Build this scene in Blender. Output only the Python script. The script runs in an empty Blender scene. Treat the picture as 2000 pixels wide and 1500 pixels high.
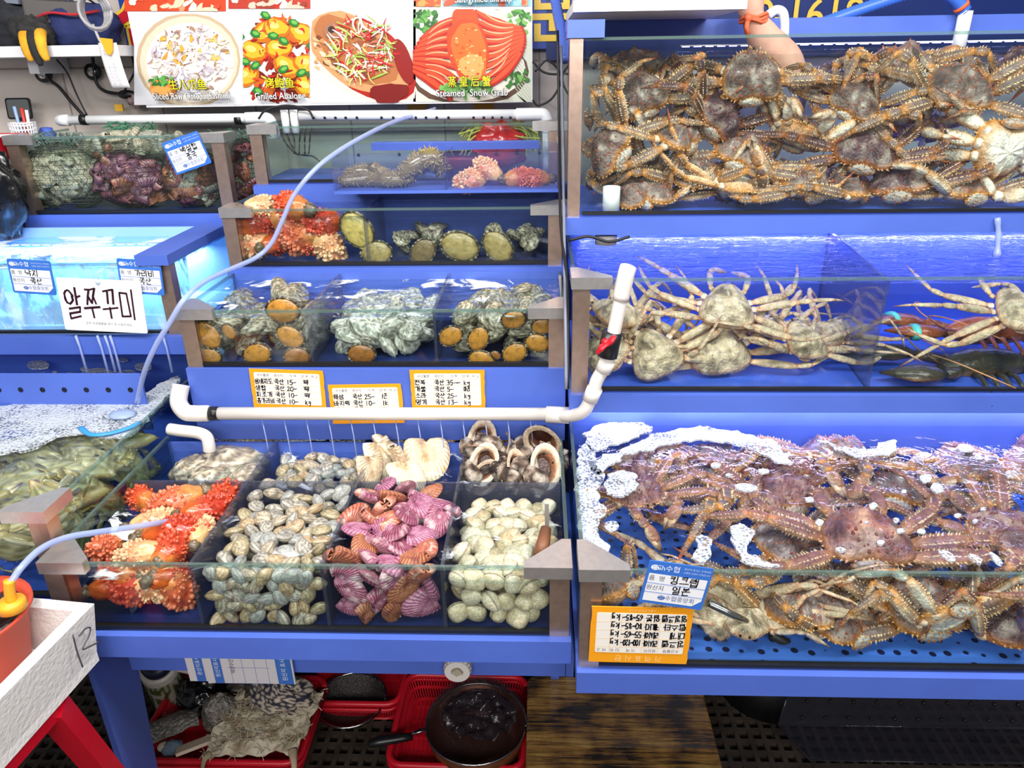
import bpy, math, random
from math import sin, cos, pi, radians as R_, sqrt, atan2, exp
from mathutils import Vector as V, Matrix as M, Euler, noise
SC = bpy.context.scene
COL = SC.collection
rnd = random.Random(7)

# ---------------------------------------------------------------- camera
CAM_Z, F_PX = 1.6, 1435.2
PIT, YAW, ROL = R_(23.723), R_(2.323), R_(-0.911)
_cp, _sp = cos(PIT), sin(PIT)
_z = M.Rotation(YAW, 3, 'Z')
CF, CU, CR = _z @ V((0, _cp, -_sp)), _z @ V((0, _sp, _cp)), _z @ V((1, 0, 0))
CR, CU = cos(ROL) * CR + sin(ROL) * CU, -sin(ROL) * CR + cos(ROL) * CU
cd = bpy.data.cameras.new('camera')
cd.sensor_width = 36; cd.lens = F_PX / 2000 * 36; cd.clip_start = .02
cam = bpy.data.objects.new('camera', cd); COL.objects.link(cam)
mw = M.Identity(4)
for i, a in enumerate((CR, CU, -CF)):
    for j in range(3): mw[j][i] = a[j]
mw[2][3] = CAM_Z
cam.matrix_world = mw
SC.camera = cam

def at(px, py, axis, val):
    """The point of the place that the photograph shows at px, py, on the plane axis = val."""
    d = CF + CR * ((px - 1000) / F_PX) - CU * ((py - 750) / F_PX)
    o = V((0, 0, CAM_Z)); i = 'xyz'.index(axis)
    return o + d * ((val - o[i]) / d[i])

# ---------------------------------------------------------------- light
w = bpy.data.worlds.new('hall'); SC.world = w; w.use_nodes = True
w.node_tree.nodes['Background'].inputs[0].default_value = (.9, .95, 1, 1)
w.node_tree.nodes['Background'].inputs[1].default_value = .16
def area(name, loc, target, sx, sy, power, col):
    l = bpy.data.lights.new(name, 'AREA'); l.shape = 'RECTANGLE'; l.size = sx; l.size_y = sy
    l.energy = power; l.color = col
    o = bpy.data.objects.new(name, l); COL.objects.link(o); o.location = loc
    o.rotation_euler = (V(target) - V(loc)).to_track_quat('-Z', 'Y').to_euler()
    return o
area('market_tube_light', (-.9, .55, 2.75), (-.5, 1.4, 1), 1.5, .16, 24, (1, .985, .96))
area('market_tube_light', (.9, .55, 2.75), (.6, 1.4, 1), 1.5, .16, 24, (1, .985, .97))
for _x in (-1.1, -.25, .6, 1.35):
    _l = bpy.data.lights.new('market_bulb', 'POINT'); _l.energy = 13; _l.shadow_soft_size = .045; _l.color = (1, .98, .95)
    _o = bpy.data.objects.new('market_bulb', _l); COL.objects.link(_o); _o.location = (_x, .75, 2.45)
area('market_hall_light', (0, -1.3, 2.3), (0, 1.3, .7), 2.6, .5, 46, (1, .97, .94))  # unseen fill added behind the camera to brighten the under-tank space
SC.view_settings.view_transform = 'Standard'; SC.view_settings.look = 'None'
SC.view_settings.gamma = 1; SC.view_settings.use_curve_mapping = False
SC.view_settings.exposure = 0.5
try:
    SC.cycles.max_bounces = 8; SC.cycles.diffuse_bounces = 3; SC.cycles.glossy_bounces = 3
    SC.cycles.transparent_max_bounces = 24; SC.cycles.caustics_reflective = False; SC.cycles.caustics_refractive = False
    SC.cycles.sample_clamp_indirect = 4; SC.cycles.use_denoising = True
except Exception: pass

# ---------------------------------------------------------------- helpers
def S(r, g, b):
    f = lambda c: (c / 255 / 12.92) if c <= 10.3 else ((c / 255 + .055) / 1.055) ** 2.4
    return (f(r), f(g), f(b))
def mixc(a, b, t):
    t = max(0, min(1, t)); return tuple(a[i] * (1 - t) + b[i] * t for i in range(3))
def sm(a, b, x):
    t = max(0, min(1, (x - a) / (b - a))); return t * t * (3 - 2 * t)
def nz(p, s=1.0, k=0): return noise.noise(V((p[0] * s + k * 7.3, p[1] * s - k * 3.1, p[2] * s + k)))
WHITE = (.8, .8, .8)

class MB:
    def __init__(s): s.v = []; s.f = []; s.c = []; s.col = WHITE
    def add(s, vs, fs, cols=None, m=None):
        b = len(s.v)
        for i, p in enumerate(vs):
            s.v.append(tuple(m @ V(p)) if m is not None else tuple(p))
            s.c.append(cols[i] if cols else s.col)
        for f in fs: s.f.append(tuple(b + i for i in f))
        return s
    def box(s, x0, x1, y0, y1, z0, z1, m=None, col=None):
        if col: s.col = col
        vs = [(x, y, z) for z in (z0, z1) for x, y in ((x0, y0), (x1, y0), (x1, y1), (x0, y1))]
        return s.add(vs, [(3, 2, 1, 0), (4, 5, 6, 7), (0, 1, 5, 4), (1, 2, 6, 5), (2, 3, 7, 6), (3, 0, 4, 7)], m=m)
    def prism(s, poly, z0, z1, m=None, col=None):
        if col: s.col = col
        n = len(poly)
        a = sum(poly[i][0] * poly[(i + 1) % n][1] - poly[(i + 1) % n][0] * poly[i][1] for i in range(n))
        if a < 0: poly = poly[::-1]
        vs = [(x, y, z0) for x, y in poly] + [(x, y, z1) for x, y in poly]
        fs = [tuple(range(n))[::-1], tuple(range(n, 2 * n))] + [(i, (i + 1) % n, n + (i + 1) % n, n + i) for i in range(n)]
        return s.add(vs, fs, m=m)
    def tube(s, pts, rad, n=10, flat=1.0, colf=None, up=(0, 0, 1), cap=True, col=None, m=None):
        if col: s.col = col
        pts = [V(p) for p in pts]; N = len(pts)
        if not hasattr(rad, '__len__'): rad = [rad] * N
        vs, cs = [], []
        u = V(up); prev = None
        for i, p in enumerate(pts):
            t = (pts[min(i + 1, N - 1)] - pts[max(i - 1, 0)])
            t = t.normalized() if t.length > 1e-9 else V((1, 0, 0))
            if prev is None:
                a = t.cross(u)
                if a.length < 1e-4: a = t.cross(V((0, 1, 0)))
                a.normalize()
            else:
                a = prev - t * prev.dot(t); a.normalize()
            prev = a; b = a.cross(t)
            for k in range(n):
                g = 2 * pi * k / n
                d = a * cos(g) + b * (sin(g) * flat)
                vs.append(p + d * rad[i])
                cs.append(colf(i / (N - 1), sin(g), p) if colf else s.col)
        fs = [(i * n + k, i * n + (k + 1) % n, (i + 1) * n + (k + 1) % n, (i + 1) * n + k) for i in range(N - 1) for k in range(n)]
        if cap: fs += [tuple(range(n))[::-1], tuple(range((N - 1) * n, N * n))]
        return s.add(vs, fs, cs, m)
    def ell(s, c, r, nu=14, nv=9, colf=None, col=None, disp=None, m=None):
        if col: s.col = col
        vs, cs, fs = [], [], []
        for j in range(nv + 1):
            ph = pi * j / nv
            for i in range(nu):
                th = 2 * pi * i / nu
                d = V((sin(ph) * cos(th), sin(ph) * sin(th), cos(ph)))
                k = 1 + (disp(d) if disp else 0)
                vs.append((c[0] + d.x * r[0] * k, c[1] + d.y * r[1] * k, c[2] + d.z * r[2] * k))
                cs.append(colf(d) if colf else s.col)
        for j in range(nv):
            for i in range(nu):
                fs.append((j * nu + i, (j + 1) * nu + i, (j + 1) * nu + (i + 1) % nu, j * nu + (i + 1) % nu))
        return s.add(vs, fs, cs, m)
    def cone(s, p, d, h, r, n=4, col=None, tip=None):
        if col: s.col = col
        p = V(p); d = V(d).normalized(); a = d.cross(V((.31, .52, .79))).normalized(); b = d.cross(a)
        vs = [p + (a * cos(2 * pi * k / n) + b * sin(2 * pi * k / n)) * r for k in range(n)] + [p + d * h]
        return s.add(vs, [(k, (k + 1) % n, n) for k in range(n)], [s.col] * n + [tip or s.col])
    def poly(s, pts, z=0, col=None):
        if col: s.col = col
        return s.add([(x, y, z) for x, y in pts], [tuple(range(len(pts)))])
    def rev(s, prof, n=24, col=None, colf=None, m=None):
        if col: s.col = col
        vs, cs = [], []
        for r, z in prof:
            for k in range(n):
                vs.append((r * cos(2 * pi * k / n), r * sin(2 * pi * k / n), z)); cs.append(colf(r, z, k / n) if colf else s.col)
        fs = [(i * n + k, i * n + (k + 1) % n, (i + 1) * n + (k + 1) % n, (i + 1) * n + k) for i in range(len(prof) - 1) for k in range(n)]
        return s.add(vs, fs, cs, m)
    def mesh(s, name, mat, smooth=True):
        me = bpy.data.meshes.new(name)
        me.from_pydata(s.v, [], s.f)
        a = me.color_attributes.new('Col', 'FLOAT_COLOR', 'POINT')
        fl = []
        for c in s.c: fl += [c[0], c[1], c[2], 1.0]
        a.data.foreach_set('color', fl)
        me.polygons.foreach_set('use_smooth', [smooth] * len(me.polygons))
        if mat: me.materials.append(mat)
        me.update()
        return me
    def build(s, name, mat, parent=None, smooth=False, **kw):
        return obj(name, s.mesh(name, mat, smooth), parent, **kw)

def obj(name, me, parent=None, loc=(0, 0, 0), rot=(0, 0, 0), scale=None):
    o = bpy.data.objects.new(name, me); COL.objects.link(o)
    o.location = loc; o.rotation_euler = rot
    if scale is not None: o.scale = scale if hasattr(scale, '__len__') else (scale,) * 3
    if parent: o.parent = parent
    return o
def tag(o, label, cat, group=None, kind=None):
    o['label'] = label; o['category'] = cat
    if group: o['group'] = group
    if kind: o['kind'] = kind
    return o
def thing(name, label, cat, loc=(0, 0, 0), rot=(0, 0, 0), group=None, scale=None):
    o = obj(name, None, None, loc, rot, scale); o.empty_display_size = .02
    return tag(o, label, cat, group)
def struct(o): o['kind'] = 'structure'; return o
def dup(root, loc, rot, label=None, group=None, scale=None):
    r = root.copy(); COL.objects.link(r); r.location = loc; r.rotation_euler = rot
    if scale is not None: r.scale = (scale,) * 3
    if label: r['label'] = label
    if group: r['group'] = group
    for ch in root.children:
        c = ch.copy(); COL.objects.link(c); c.parent = r
        for g in ch.children:
            d = g.copy(); COL.objects.link(d); d.parent = c
    return r
def spline(pts, k=8):
    """Catmull-Rom through the points."""
    P = [V(p) for p in pts]; P = [P[0] * 2 - P[1]] + P + [P[-1] * 2 - P[-2]]; out = []
    for i in range(1, len(P) - 2):
        a, b, c, d = P[i - 1:i + 3]
        for j in range(k):
            t = j / k
            out.append(.5 * ((2 * b) + (c - a) * t + (2 * a - 5 * b + 4 * c - d) * t * t + (3 * b - a - 3 * c + d) * t ** 3))
    out.append(P[-2]); return out

# ---------------------------------------------------------------- materials
def _new(name):
    m = bpy.data.materials.new(name); m.use_nodes = True
    nt = m.node_tree; return m, nt, nt.nodes['Principled BSDF'], nt.nodes['Material Output']
def _node(nt, t, **kw):
    n = nt.nodes.new(t)
    for k, v in kw.items():
        if hasattr(n, k): setattr(n, k, v)
    return n
def _noise(nt, scale, detail=3, coord='Object', dist=0):
    tc = _node(nt, 'ShaderNodeTexCoord'); n = _node(nt, 'ShaderNodeTexNoise')
    n.inputs['Scale'].default_value = scale; n.inputs['Detail'].default_value = detail
    n.inputs['Distortion'].default_value = dist
    nt.links.new(tc.outputs[coord], n.inputs['Vector']); return n
def _bump(nt, bsdf, src, strength, dist=.01):
    b = _node(nt, 'ShaderNodeBump'); b.inputs['Strength'].default_value = strength; b.inputs['Distance'].default_value = dist
    nt.links.new(src, b.inputs['Height']); nt.links.new(b.outputs[0], bsdf.inputs['Normal']); return b
def mat(name, col, rough=.5, metal=0, nscale=0, namt=.0, bump=0, bscale=40, spec=.5, coat=0, coord='Object', emit=None, estr=0):
    """Plain or vertex-coloured (col=None) surface with some procedural mottling and bump."""
    m, nt, b, _ = _new(name)
    b.inputs['Roughness'].default_value = rough; b.inputs['Metallic'].default_value = metal
    b.inputs['Specular IOR Level'].default_value = spec; b.inputs['Coat Weight'].default_value = coat
    b.inputs['Coat Roughness'].default_value = .08
    if col is None:
        a = _node(nt, 'ShaderNodeVertexColor'); a.layer_name = 'Col'; src = a.outputs['Color']
    else:
        a = _node(nt, 'ShaderNodeRGB'); a.outputs[0].default_value = (*col, 1); src = a.outputs[0]
    if nscale:
        n = _noise(nt, nscale, 4, coord)
        mr = _node(nt, 'ShaderNodeMapRange'); mr.inputs[1].default_value = .3; mr.inputs[2].default_value = .7
        mr.inputs[3].default_value = 1 - namt; mr.inputs[4].default_value = 1 + namt * .6
        nt.links.new(n.outputs[0], mr.inputs[0])
        mx = _node(nt, 'ShaderNodeVectorMath', operation='MULTIPLY')
        nt.links.new(src, mx.inputs[0]); nt.links.new(mr.outputs[0], mx.inputs[1]); src = mx.outputs[0]
    nt.links.new(src, b.inputs['Base Color'])
    if bump: _bump(nt, b, _noise(nt, bscale, 4, coord).outputs[0], bump)
    if emit:
        b.inputs['Emission Color'].default_value = (*emit, 1); b.inputs['Emission Strength'].default_value = estr
    return m
def clear(name, tint, gloss=.9, rough=.02, ior=1.45, body=None, bodyfac=0, bump=0, bscale=20, foam=0, foamscale=8, foamcol=(.85, .88, .9), stretch=(1, 1, 1), droplets=0):
    """Thin clear sheet (glass, acrylic, film, a water surface): see-through, with Fresnel reflection."""
    m, nt, b, out = _new(name); nt.nodes.remove(b)
    tr = _node(nt, 'ShaderNodeBsdfTransparent'); tr.inputs[0].default_value = (*tint, 1)
    gl = _node(nt, 'ShaderNodeBsdfGlossy'); gl.inputs['Roughness'].default_value = rough; gl.inputs[0].default_value = (gloss,) * 3 + (1,)
    fr = _node(nt, 'ShaderNodeLayerWeight'); fr.inputs[0].default_value = .5     # Schlick: f0 + (1 - f0) facing^5
    pw = _node(nt, 'ShaderNodeMath', operation='POWER'); pw.inputs[1].default_value = 5
    ml = _node(nt, 'ShaderNodeMath', operation='MULTIPLY_ADD'); f0 = ((ior - 1) / (ior + 1)) ** 2
    ml.inputs[1].default_value = 1 - f0; ml.inputs[2].default_value = f0
    nt.links.new(fr.outputs['Facing'], pw.inputs[0]); nt.links.new(pw.outputs[0], ml.inputs[0])
    mx = _node(nt, 'ShaderNodeMixShader')
    nt.links.new(ml.outputs[0], mx.inputs[0]); nt.links.new(tr.outputs[0], mx.inputs[1]); nt.links.new(gl.outputs[0], mx.inputs[2])
    last = mx
    tc = _node(nt, 'ShaderNodeTexCoord'); mp = _node(nt, 'ShaderNodeMapping'); mp.inputs['Scale'].default_value = stretch
    nt.links.new(tc.outputs['Object'], mp.inputs[0])
    if bump:
        n = _node(nt, 'ShaderNodeTexNoise'); n.inputs['Scale'].default_value = bscale; n.inputs['Detail'].default_value = 3; n.inputs['Distortion'].default_value = .6
        nt.links.new(mp.outputs[0], n.inputs['Vector'])
        bp = _node(nt, 'ShaderNodeBump'); bp.inputs['Strength'].default_value = bump; bp.inputs['Distance'].default_value = .02
        nt.links.new(n.outputs[0], bp.inputs['Height'])
        nt.links.new(bp.outputs[0], gl.inputs['Normal']); nt.links.new(bp.outputs[0], fr.inputs['Normal'])
    if body:
        d = _node(nt, 'ShaderNodeBsdfPrincipled'); d.inputs['Base Color'].default_value = (*body, 1); d.inputs['Roughness'].default_value = .2
        m2 = _node(nt, 'ShaderNodeMixShader'); m2.inputs[0].default_value = bodyfac
        nt.links.new(last.outputs[0], m2.inputs[1]); nt.links.new(d.outputs[0], m2.inputs[2]); last = m2
    if foam:
        n = _node(nt, 'ShaderNodeTexNoise'); n.inputs['Scale'].default_value = foamscale; n.inputs['Detail'].default_value = 6; n.inputs['Roughness'].default_value = .62; n.inputs['Distortion'].default_value = .8
        nt.links.new(mp.outputs[0], n.inputs['Vector'])
        mr = _node(nt, 'ShaderNodeMapRange'); mr.inputs[1].default_value = 1 - foam; mr.inputs[2].default_value = 1 - foam + .07
        nt.links.new(n.outputs[0], mr.inputs[0])
        d = _node(nt, 'ShaderNodeBsdfDiffuse'); d.inputs[0].default_value = (*foamcol, 1)
        m2 = _node(nt, 'ShaderNodeMixShader'); nt.links.new(mr.outputs[0], m2.inputs[0])
        nt.links.new(last.outputs[0], m2.inputs[1]); nt.links.new(d.outputs[0], m2.inputs[2]); last = m2
    nt.links.new(last.outputs[0], out.inputs[0])
    return m

m_blue = mat('blue_paint', S(80, 108, 200), .38, nscale=6, namt=.1, bump=.04, bscale=30)
m_blue_in = mat('blue_tank_lining', S(58, 92, 195), .4, nscale=9, namt=.15)
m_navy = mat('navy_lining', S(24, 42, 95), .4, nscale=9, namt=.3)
m_steel = mat('brushed_stainless', S(196, 168, 152), .3, metal=.85, nscale=60, namt=.12)  # brown tint holds the surroundings reflected in the posts
m_steelcap = mat('pale_stainless', S(205, 200, 198), .3, metal=.8, nscale=80, namt=.08)
m_glass = clear('tank_glass', (.95, .985, .975))
m_glass_side = clear('tank_side_glass', (.88, .94, .92))
m_rim = clear('polished_glass_edge', (.66, .78, .75), body=S(140, 165, 158), bodyfac=.22)
m_whelk = mat('whelk_shell', None, .62, nscale=9, namt=.5, bump=.5, bscale=14, spec=.2)
m_smoothcrab = mat('smooth_crab_shell', None, .3, nscale=5, namt=.2, bump=.15, bscale=18, coat=.2)
m_acry = clear('smoky_acrylic', (.72, .75, .82), body=S(120, 122, 140), bodyfac=.16)
m_acryblue = clear('blue_tinted_acrylic', (.95, .96, .99), body=S(120, 135, 215), bodyfac=.05)
m_tubing = clear('clear_blue_tubing', (.8, .86, .98), body=S(190, 205, 250), bodyfac=.5, rough=.05)
m_film = clear('smoky_film', (.62, .6, .64), body=S(60, 58, 66), bodyfac=.12, bump=.5, bscale=14, rough=.06)
m_pvc = mat('white_plastic_pipe', S(226, 220, 214), .3, nscale=10, namt=.06)
m_pvcclean = mat('clean_white_pipe', S(236, 238, 240), .3)
m_black = mat('black_plastic', S(22, 22, 24), .35)
m_rubber = mat('black_rubber', S(14, 14, 16), .5)
m_red = mat('red_plastic', S(196, 22, 40), .35, nscale=5, namt=.1)
m_art = mat('vertex_coloured_print', None, .35, spec=.3)
m_shell = mat('wet_shell', None, .25, nscale=11, namt=.3, bump=.25, bscale=16, coat=.3)
m_crab = mat('wet_crab_shell', None, .34, nscale=9, namt=.42, bump=.55, bscale=22, coat=.15)
m_flesh = mat('wet_flesh', None, .2, nscale=9, namt=.25, bump=.2, bscale=18, coat=.4)
m_plast = mat('painted_plastic', None, .4)
m_cloth = mat('matte_cloth', None, .85, nscale=30, namt=.2, bump=.3, bscale=60)
m_paper = mat('sign_card', None, .35, spec=.4)
def foam_mat():
    m, nt, b, out = _new('sea_foam'); b.inputs['Base Color'].default_value = (*S(196, 203, 212), 1); b.inputs['Roughness'].default_value = .5
    tc = _node(nt, 'ShaderNodeTexCoord'); vo = _node(nt, 'ShaderNodeTexVoronoi'); vo.inputs['Scale'].default_value = 170; n = _noise(nt, 14, 5)
    nt.links.new(tc.outputs['Object'], vo.inputs['Vector']); _bump(nt, b, vo.outputs['Distance'], .8, .004)
    ad = _node(nt, 'ShaderNodeMath', operation='MULTIPLY_ADD'); ad.inputs[1].default_value = 1.5; nt.links.new(n.outputs[0], ad.inputs[0]); nt.links.new(vo.outputs['Distance'], ad.inputs[2])
    mr = _node(nt, 'ShaderNodeMapRange'); mr.inputs[1].default_value = .82; mr.inputs[2].default_value = 1.25; mr.inputs[3].default_value = .12; mr.inputs[4].default_value = 1; nt.links.new(ad.outputs[0], mr.inputs[0])
    tr = _node(nt, 'ShaderNodeBsdfTransparent'); mx = _node(nt, 'ShaderNodeMixShader'); nt.links.new(mr.outputs[0], mx.inputs[0]); nt.links.new(tr.outputs[0], mx.inputs[1]); nt.links.new(b.outputs[0], mx.inputs[2]); nt.links.new(mx.outputs[0], out.inputs[0]); return m
m_foam = foam_mat()
m_styro = mat('white_styrofoam', S(236, 232, 228), .6, bump=.25, bscale=120)
m_chrome = mat('polished_metal', S(190, 188, 185), .15, metal=1)
# ---------------------------------------------------------------- the setting
def wallmat():
    m, nt, b, _ = _new('white_wall_panels')
    tc = _node(nt, 'ShaderNodeTexCoord'); mp = _node(nt, 'ShaderNodeMapping'); mp.inputs['Rotation'].default_value = (pi / 2, 0, 0)
    br = _node(nt, 'ShaderNodeTexBrick'); br.offset = 0
    br.inputs['Color1'].default_value = (*S(198, 188, 180), 1); br.inputs['Color2'].default_value = (*S(192, 182, 175), 1)
    br.inputs['Mortar'].default_value = (*S(146, 136, 128), 1); br.inputs['Scale'].default_value = 1
    br.inputs['Mortar Size'].default_value = .003; br.inputs['Brick Width'].default_value = .3; br.inputs['Row Height'].default_value = .4
    nt.links.new(tc.outputs['Object'], mp.inputs[0]); nt.links.new(mp.outputs[0], br.inputs['Vector'])
    nt.links.new(br.outputs[0], b.inputs['Base Color']); b.inputs['Roughness'].default_value = .35
    return m
m_floor = mat('wet_dark_concrete', S(52, 44, 40), .35, nscale=5, namt=.4, bump=.2, bscale=25)
struct(MB().box(-3.2, 3.2, -2.5, 2.5, -.06, -.03).build('floor', m_floor))
struct(MB().box(-3.2, 3.2, 2.46, 2.52, -.03, 2.9).build('wall_back', wallmat()))

# floor grates (dark plastic duckboard): real openings
m_grate = mat('worn_black_grate', S(62, 54, 47), .45, nscale=14, namt=.5, bump=.2, bscale=60)
def grate(x0, x1, y0, y1, label):
    mb = MB(); p = .034; b = .006
    nx, ny = int((x1 - x0) / p), int((y1 - y0) / p)
    for i in range(nx + 1): mb.box(x0 + i * p - b, x0 + i * p + b, y0 - b, y0 + ny * p + b, -.012, 0)
    for j in range(ny + 1): mb.box(x0 - b, x0 + nx * p + b, y0 + j * p - b, y0 + j * p + b, -.013, -.0008)
    for i in range(0, nx + 1, 3):
        for j in range(0, ny + 1, 3): mb.box(x0 + i * p - .008, x0 + i * p + .008, y0 + j * p - .008, y0 + j * p + .008, -.03, -.012)
    tag(mb.build('floor_grate', m_grate), label, 'floor grate', 'floor grates')
grate(-1.5, -.03, 1.0, 1.75, 'brown-black plastic floor grate under the red baskets')
grate(.0, 1.5, 1.0, 1.75, 'near-black plastic floor grate under the clear bent panel and king crab tank')

# ---------------------------------------------------------------- tanks
def post(root, x, y, z0, z1, sx, sy, w=.034, capw=.078, capmat=None, lip=.02):
    """Stainless corner post with a triangular cap; sx, sy point into the tank."""
    p = MB().box(*sorted((x, x + sx * w)), *sorted((y, y + sy * w)), z0, z1 - lip).build('corner_post', m_steel, root)
    tri = [(x - sx * .004, y - sy * .004), (x + sx * capw, y - sy * .004), (x + sx * capw, y + sy * .012), (x + sx * .012, y + sy * capw), (x - sx * .004, y + sy * capw)]
    MB().prism(tri, z1 - lip, z1 + .004).build('post_cap', capmat or m_steelcap, p)
def tank(name, label, x0, x1, y0, y1, zb, zr, zf, cap_l=True, cap_r=True, back=None, side_l=True, side_r=True, water=None, wmat=None, wlabel='', dividers=(), cross=None, lining=None, yf=None, zback=None, capmat=None, frame_y1=None, back_y=None):
    t = thing(name, label, 'fish tank', (0, 0, 0))
    yf = y0 - .014 if yf is None else yf
    MB().box(x0 - .004, x1 + .004, yf, (frame_y1 or y1 + .01), zf, zb - .004).build('base_frame', m_blue, t)
    MB().box(x0 + .004, x1 - .004, y0 + .004, y1, zb - .004, zb).build('tank_floor', lining or m_blue_in, t)
    MB().box(x0 + .034, x1 - .034, y0, y0 + .007, zb + .007, zr - .006).build('front_glass', m_glass, t)
    MB().box(x0 + .034, x1 - .034, y0, y0 + .007, zr - .006, zr).build('glass_rim', m_rim, t)
    MB().box(x0 + .034, x1 - .034, y0 - .001, y0 + .009, zb, zb + .007).build('gasket', m_rubber, t)
    MB().box(x0, x1, y1, y1 + .008, zb, zback or zr).build('back_panel', back or m_blue_in, t)
    for on, a in ((side_l, x0), (side_r, x1 - .007)):
        if on:
            MB().box(a, a + .007, y0 + .034, y1, zb, zr - .006).build('side_glass', m_glass_side, t)
            MB().box(a, a + .007, y0 + .034, y1, zr - .006, zr).build('glass_rim', m_rim, t)
    if cap_l: post(t, x0, y0, zb - .004, zr, 1, 1, capmat=capmat)
    if cap_r: post(t, x1, y0, zb - .004, zr, -1, 1, capmat=capmat)
    for d in dividers:
        a, b, ya, yb, z1 = d
        mb = MB(); mb.add([(a - .003, ya, zb), (a + .003, ya, zb), (b + .003, yb, zb), (b - .003, yb, zb), (a - .003, ya, z1), (a + .003, ya, z1), (b + .003, yb, z1), (b - .003, yb, z1)], [(3, 2, 1, 0), (4, 5, 6, 7), (0, 1, 5, 4), (1, 2, 6, 5), (2, 3, 7, 6), (3, 0, 4, 7)])
        mb.build('divider', m_acry, t)
    if cross:
        for xa, xb, yc, z1 in cross: MB().box(xa, xb, yc - .003, yc + .003, zb, z1).build('cross_divider', m_acry, t)
    if water:
        mb = MB(); n = 2
        mb.add([(x0 + .008, y0 + .008, water), (x1 - .008, y0 + .008, water), (x1 - .008, y1, water), (x0 + .008, y1, water)], [(0, 1, 2, 3)])
        tag(mb.build('tank_water', wmat), wlabel, 'water', kind='stuff')
    return t
w_calm = clear('calm_tank_water', (.88, .95, .93), rough=.03, ior=1.33, bump=.35, bscale=28)
w_foamy = clear('foamy_tank_water', (.88, .94, .96), rough=.04, ior=1.33, bump=.6, bscale=24, foam=.42, foamscale=11)
w_ripple = clear('rippled_tank_water', (.84, .9, .97), rough=.03, ior=1.36, bump=1.0, bscale=30, stretch=(.6, 1.4, 1))
w_blue = clear('bubbling_blue_water', (.75, .87, .99), rough=.05, ior=1.4, bump=.9, bscale=20, foam=.5, foamscale=6, foamcol=(.72, .82, .98))

def perf_mat():
    m, nt, b, _ = _new('perforated_blue_sheet'); tc = _node(nt, 'ShaderNodeTexCoord'); vo = _node(nt, 'ShaderNodeTexVoronoi'); vo.inputs['Scale'].default_value = 34; vo.inputs['Randomness'].default_value = .25
    nt.links.new(tc.outputs['Object'], vo.inputs['Vector']); cr = _node(nt, 'ShaderNodeValToRGB'); e = cr.color_ramp.elements; e[0].position = .2; e[0].color = (*S(14, 22, 60), 1); e[1].position = .24; e[1].color = (*S(70, 120, 215), 1)
    nt.links.new(vo.outputs['Distance'], cr.inputs[0]); nt.links.new(cr.outputs[0], b.inputs['Base Color']); b.inputs['Roughness'].default_value = .4; return m
m_pale = mat('pale_glow_lining', S(150, 190, 240), .4)  # pale colour carries the bright glow of the lit bubbling water
X1L, X1R = -.862, .052
T1 = tank('shellfish_tank', 'long low glass tank of clams, scallops, whelks and sea squirts in eight compartments', X1L, X1R, 1.008, 1.478, .675, .818, .622,
     water=.778, wmat=w_foamy, wlabel='clear water with light froth in the shellfish tank', back=m_blue, lining=m_navy, zback=.80,
     dividers=((-.604, -.604, 1.016, 1.476, .812), (-.374, -.374, 1.016, 1.476, .812), (-.166, -.166, 1.016, 1.476, .812)),
     cross=((-.853, -.607, 1.302, .805), (-.601, -.377, 1.302, .805), (-.371, -.169, 1.302, .805), (-.163, .044, 1.302, .805)))
T2 = tank('abalone_tank', 'three-part glass tank of yellow-footed abalone above the orange price cards', -.785, .054, 1.496, 1.806, .986, 1.115, .805, yf=1.489,
     water=1.096, wmat=w_foamy, wlabel='frothy clear water of the three-part abalone tank', back=m_blue, lining=m_navy,
     dividers=((-.505, -.505, 1.504, 1.8, 1.113), (-.227, -.227, 1.504, 1.8, 1.113)))
T3 = tank('mixed_tank', 'glass tank with red sea squirts and five large abalone under the small blue box', -.794, .056, 1.824, 2.06, 1.13, 1.272, 1.100,
     water=1.248, wmat=w_ripple, wlabel='dark rippled water over the five large abalone', back=m_blue, lining=m_navy, zback=1.292,
     dividers=((-.437, -.437, 1.832, 2.068, 1.262),))
T4 = tank('empty_tank', 'nearly empty glass tank under the pipe with a row of holes', -.792, .059, 2.085, 2.38, 1.298, 1.447, 1.23, yf=2.074,
     water=1.432, wmat=w_ripple, wlabel='clear water of the nearly empty top tank', back=m_glass_side, lining=m_blue, zback=1.44)
L1 = tank('swimming_crab_tank', 'deep glass tank of olive swimming crabs under white foam beside the sea squirts', -1.95, -.872, 1.062, 1.86, .70, .885, .64,
     water=.858, wmat=w_calm, wlabel='water over the olive swimming crabs', back=m_blue, side_l=False, cap_l=False, zback=.9)
L2 = tank('bubbling_tank', 'pale blue bubbling glass tank behind the white handwritten card', -1.95, -.868, 1.66, 2.02, 1.005, 1.178, .955,
     water=1.164, wmat=w_blue, wlabel='bubbling pale blue water behind the white handwritten card', back=m_pale, lining=m_pale, side_l=False, cap_l=False, cap_r=False, zback=1.19)
MB().box(-.94, -.862, 1.648, 2.02, 1.176, 1.2).build('top_rail', m_blue, L2)
MB().box(-.902, -.868, 1.66, 1.69, 1.0, 1.176).build('corner_post', m_steel, L2)
MB().box(-1.56, -1.5, 1.75, 2.02, 1.178, 1.2).build('top_rail', m_blue, L2)
L3 = tank('scallop_tank', 'glass tank of netted scallop bags in the upper corner', -1.455, -.852, 2.05, 2.34, 1.225, 1.43, 1.175, yf=2.045,
     water=1.395, wmat=w_calm, wlabel='water around the netted scallop bags', back=m_glass_side, lining=m_navy, zback=1.42)
XR = 1.62
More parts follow.
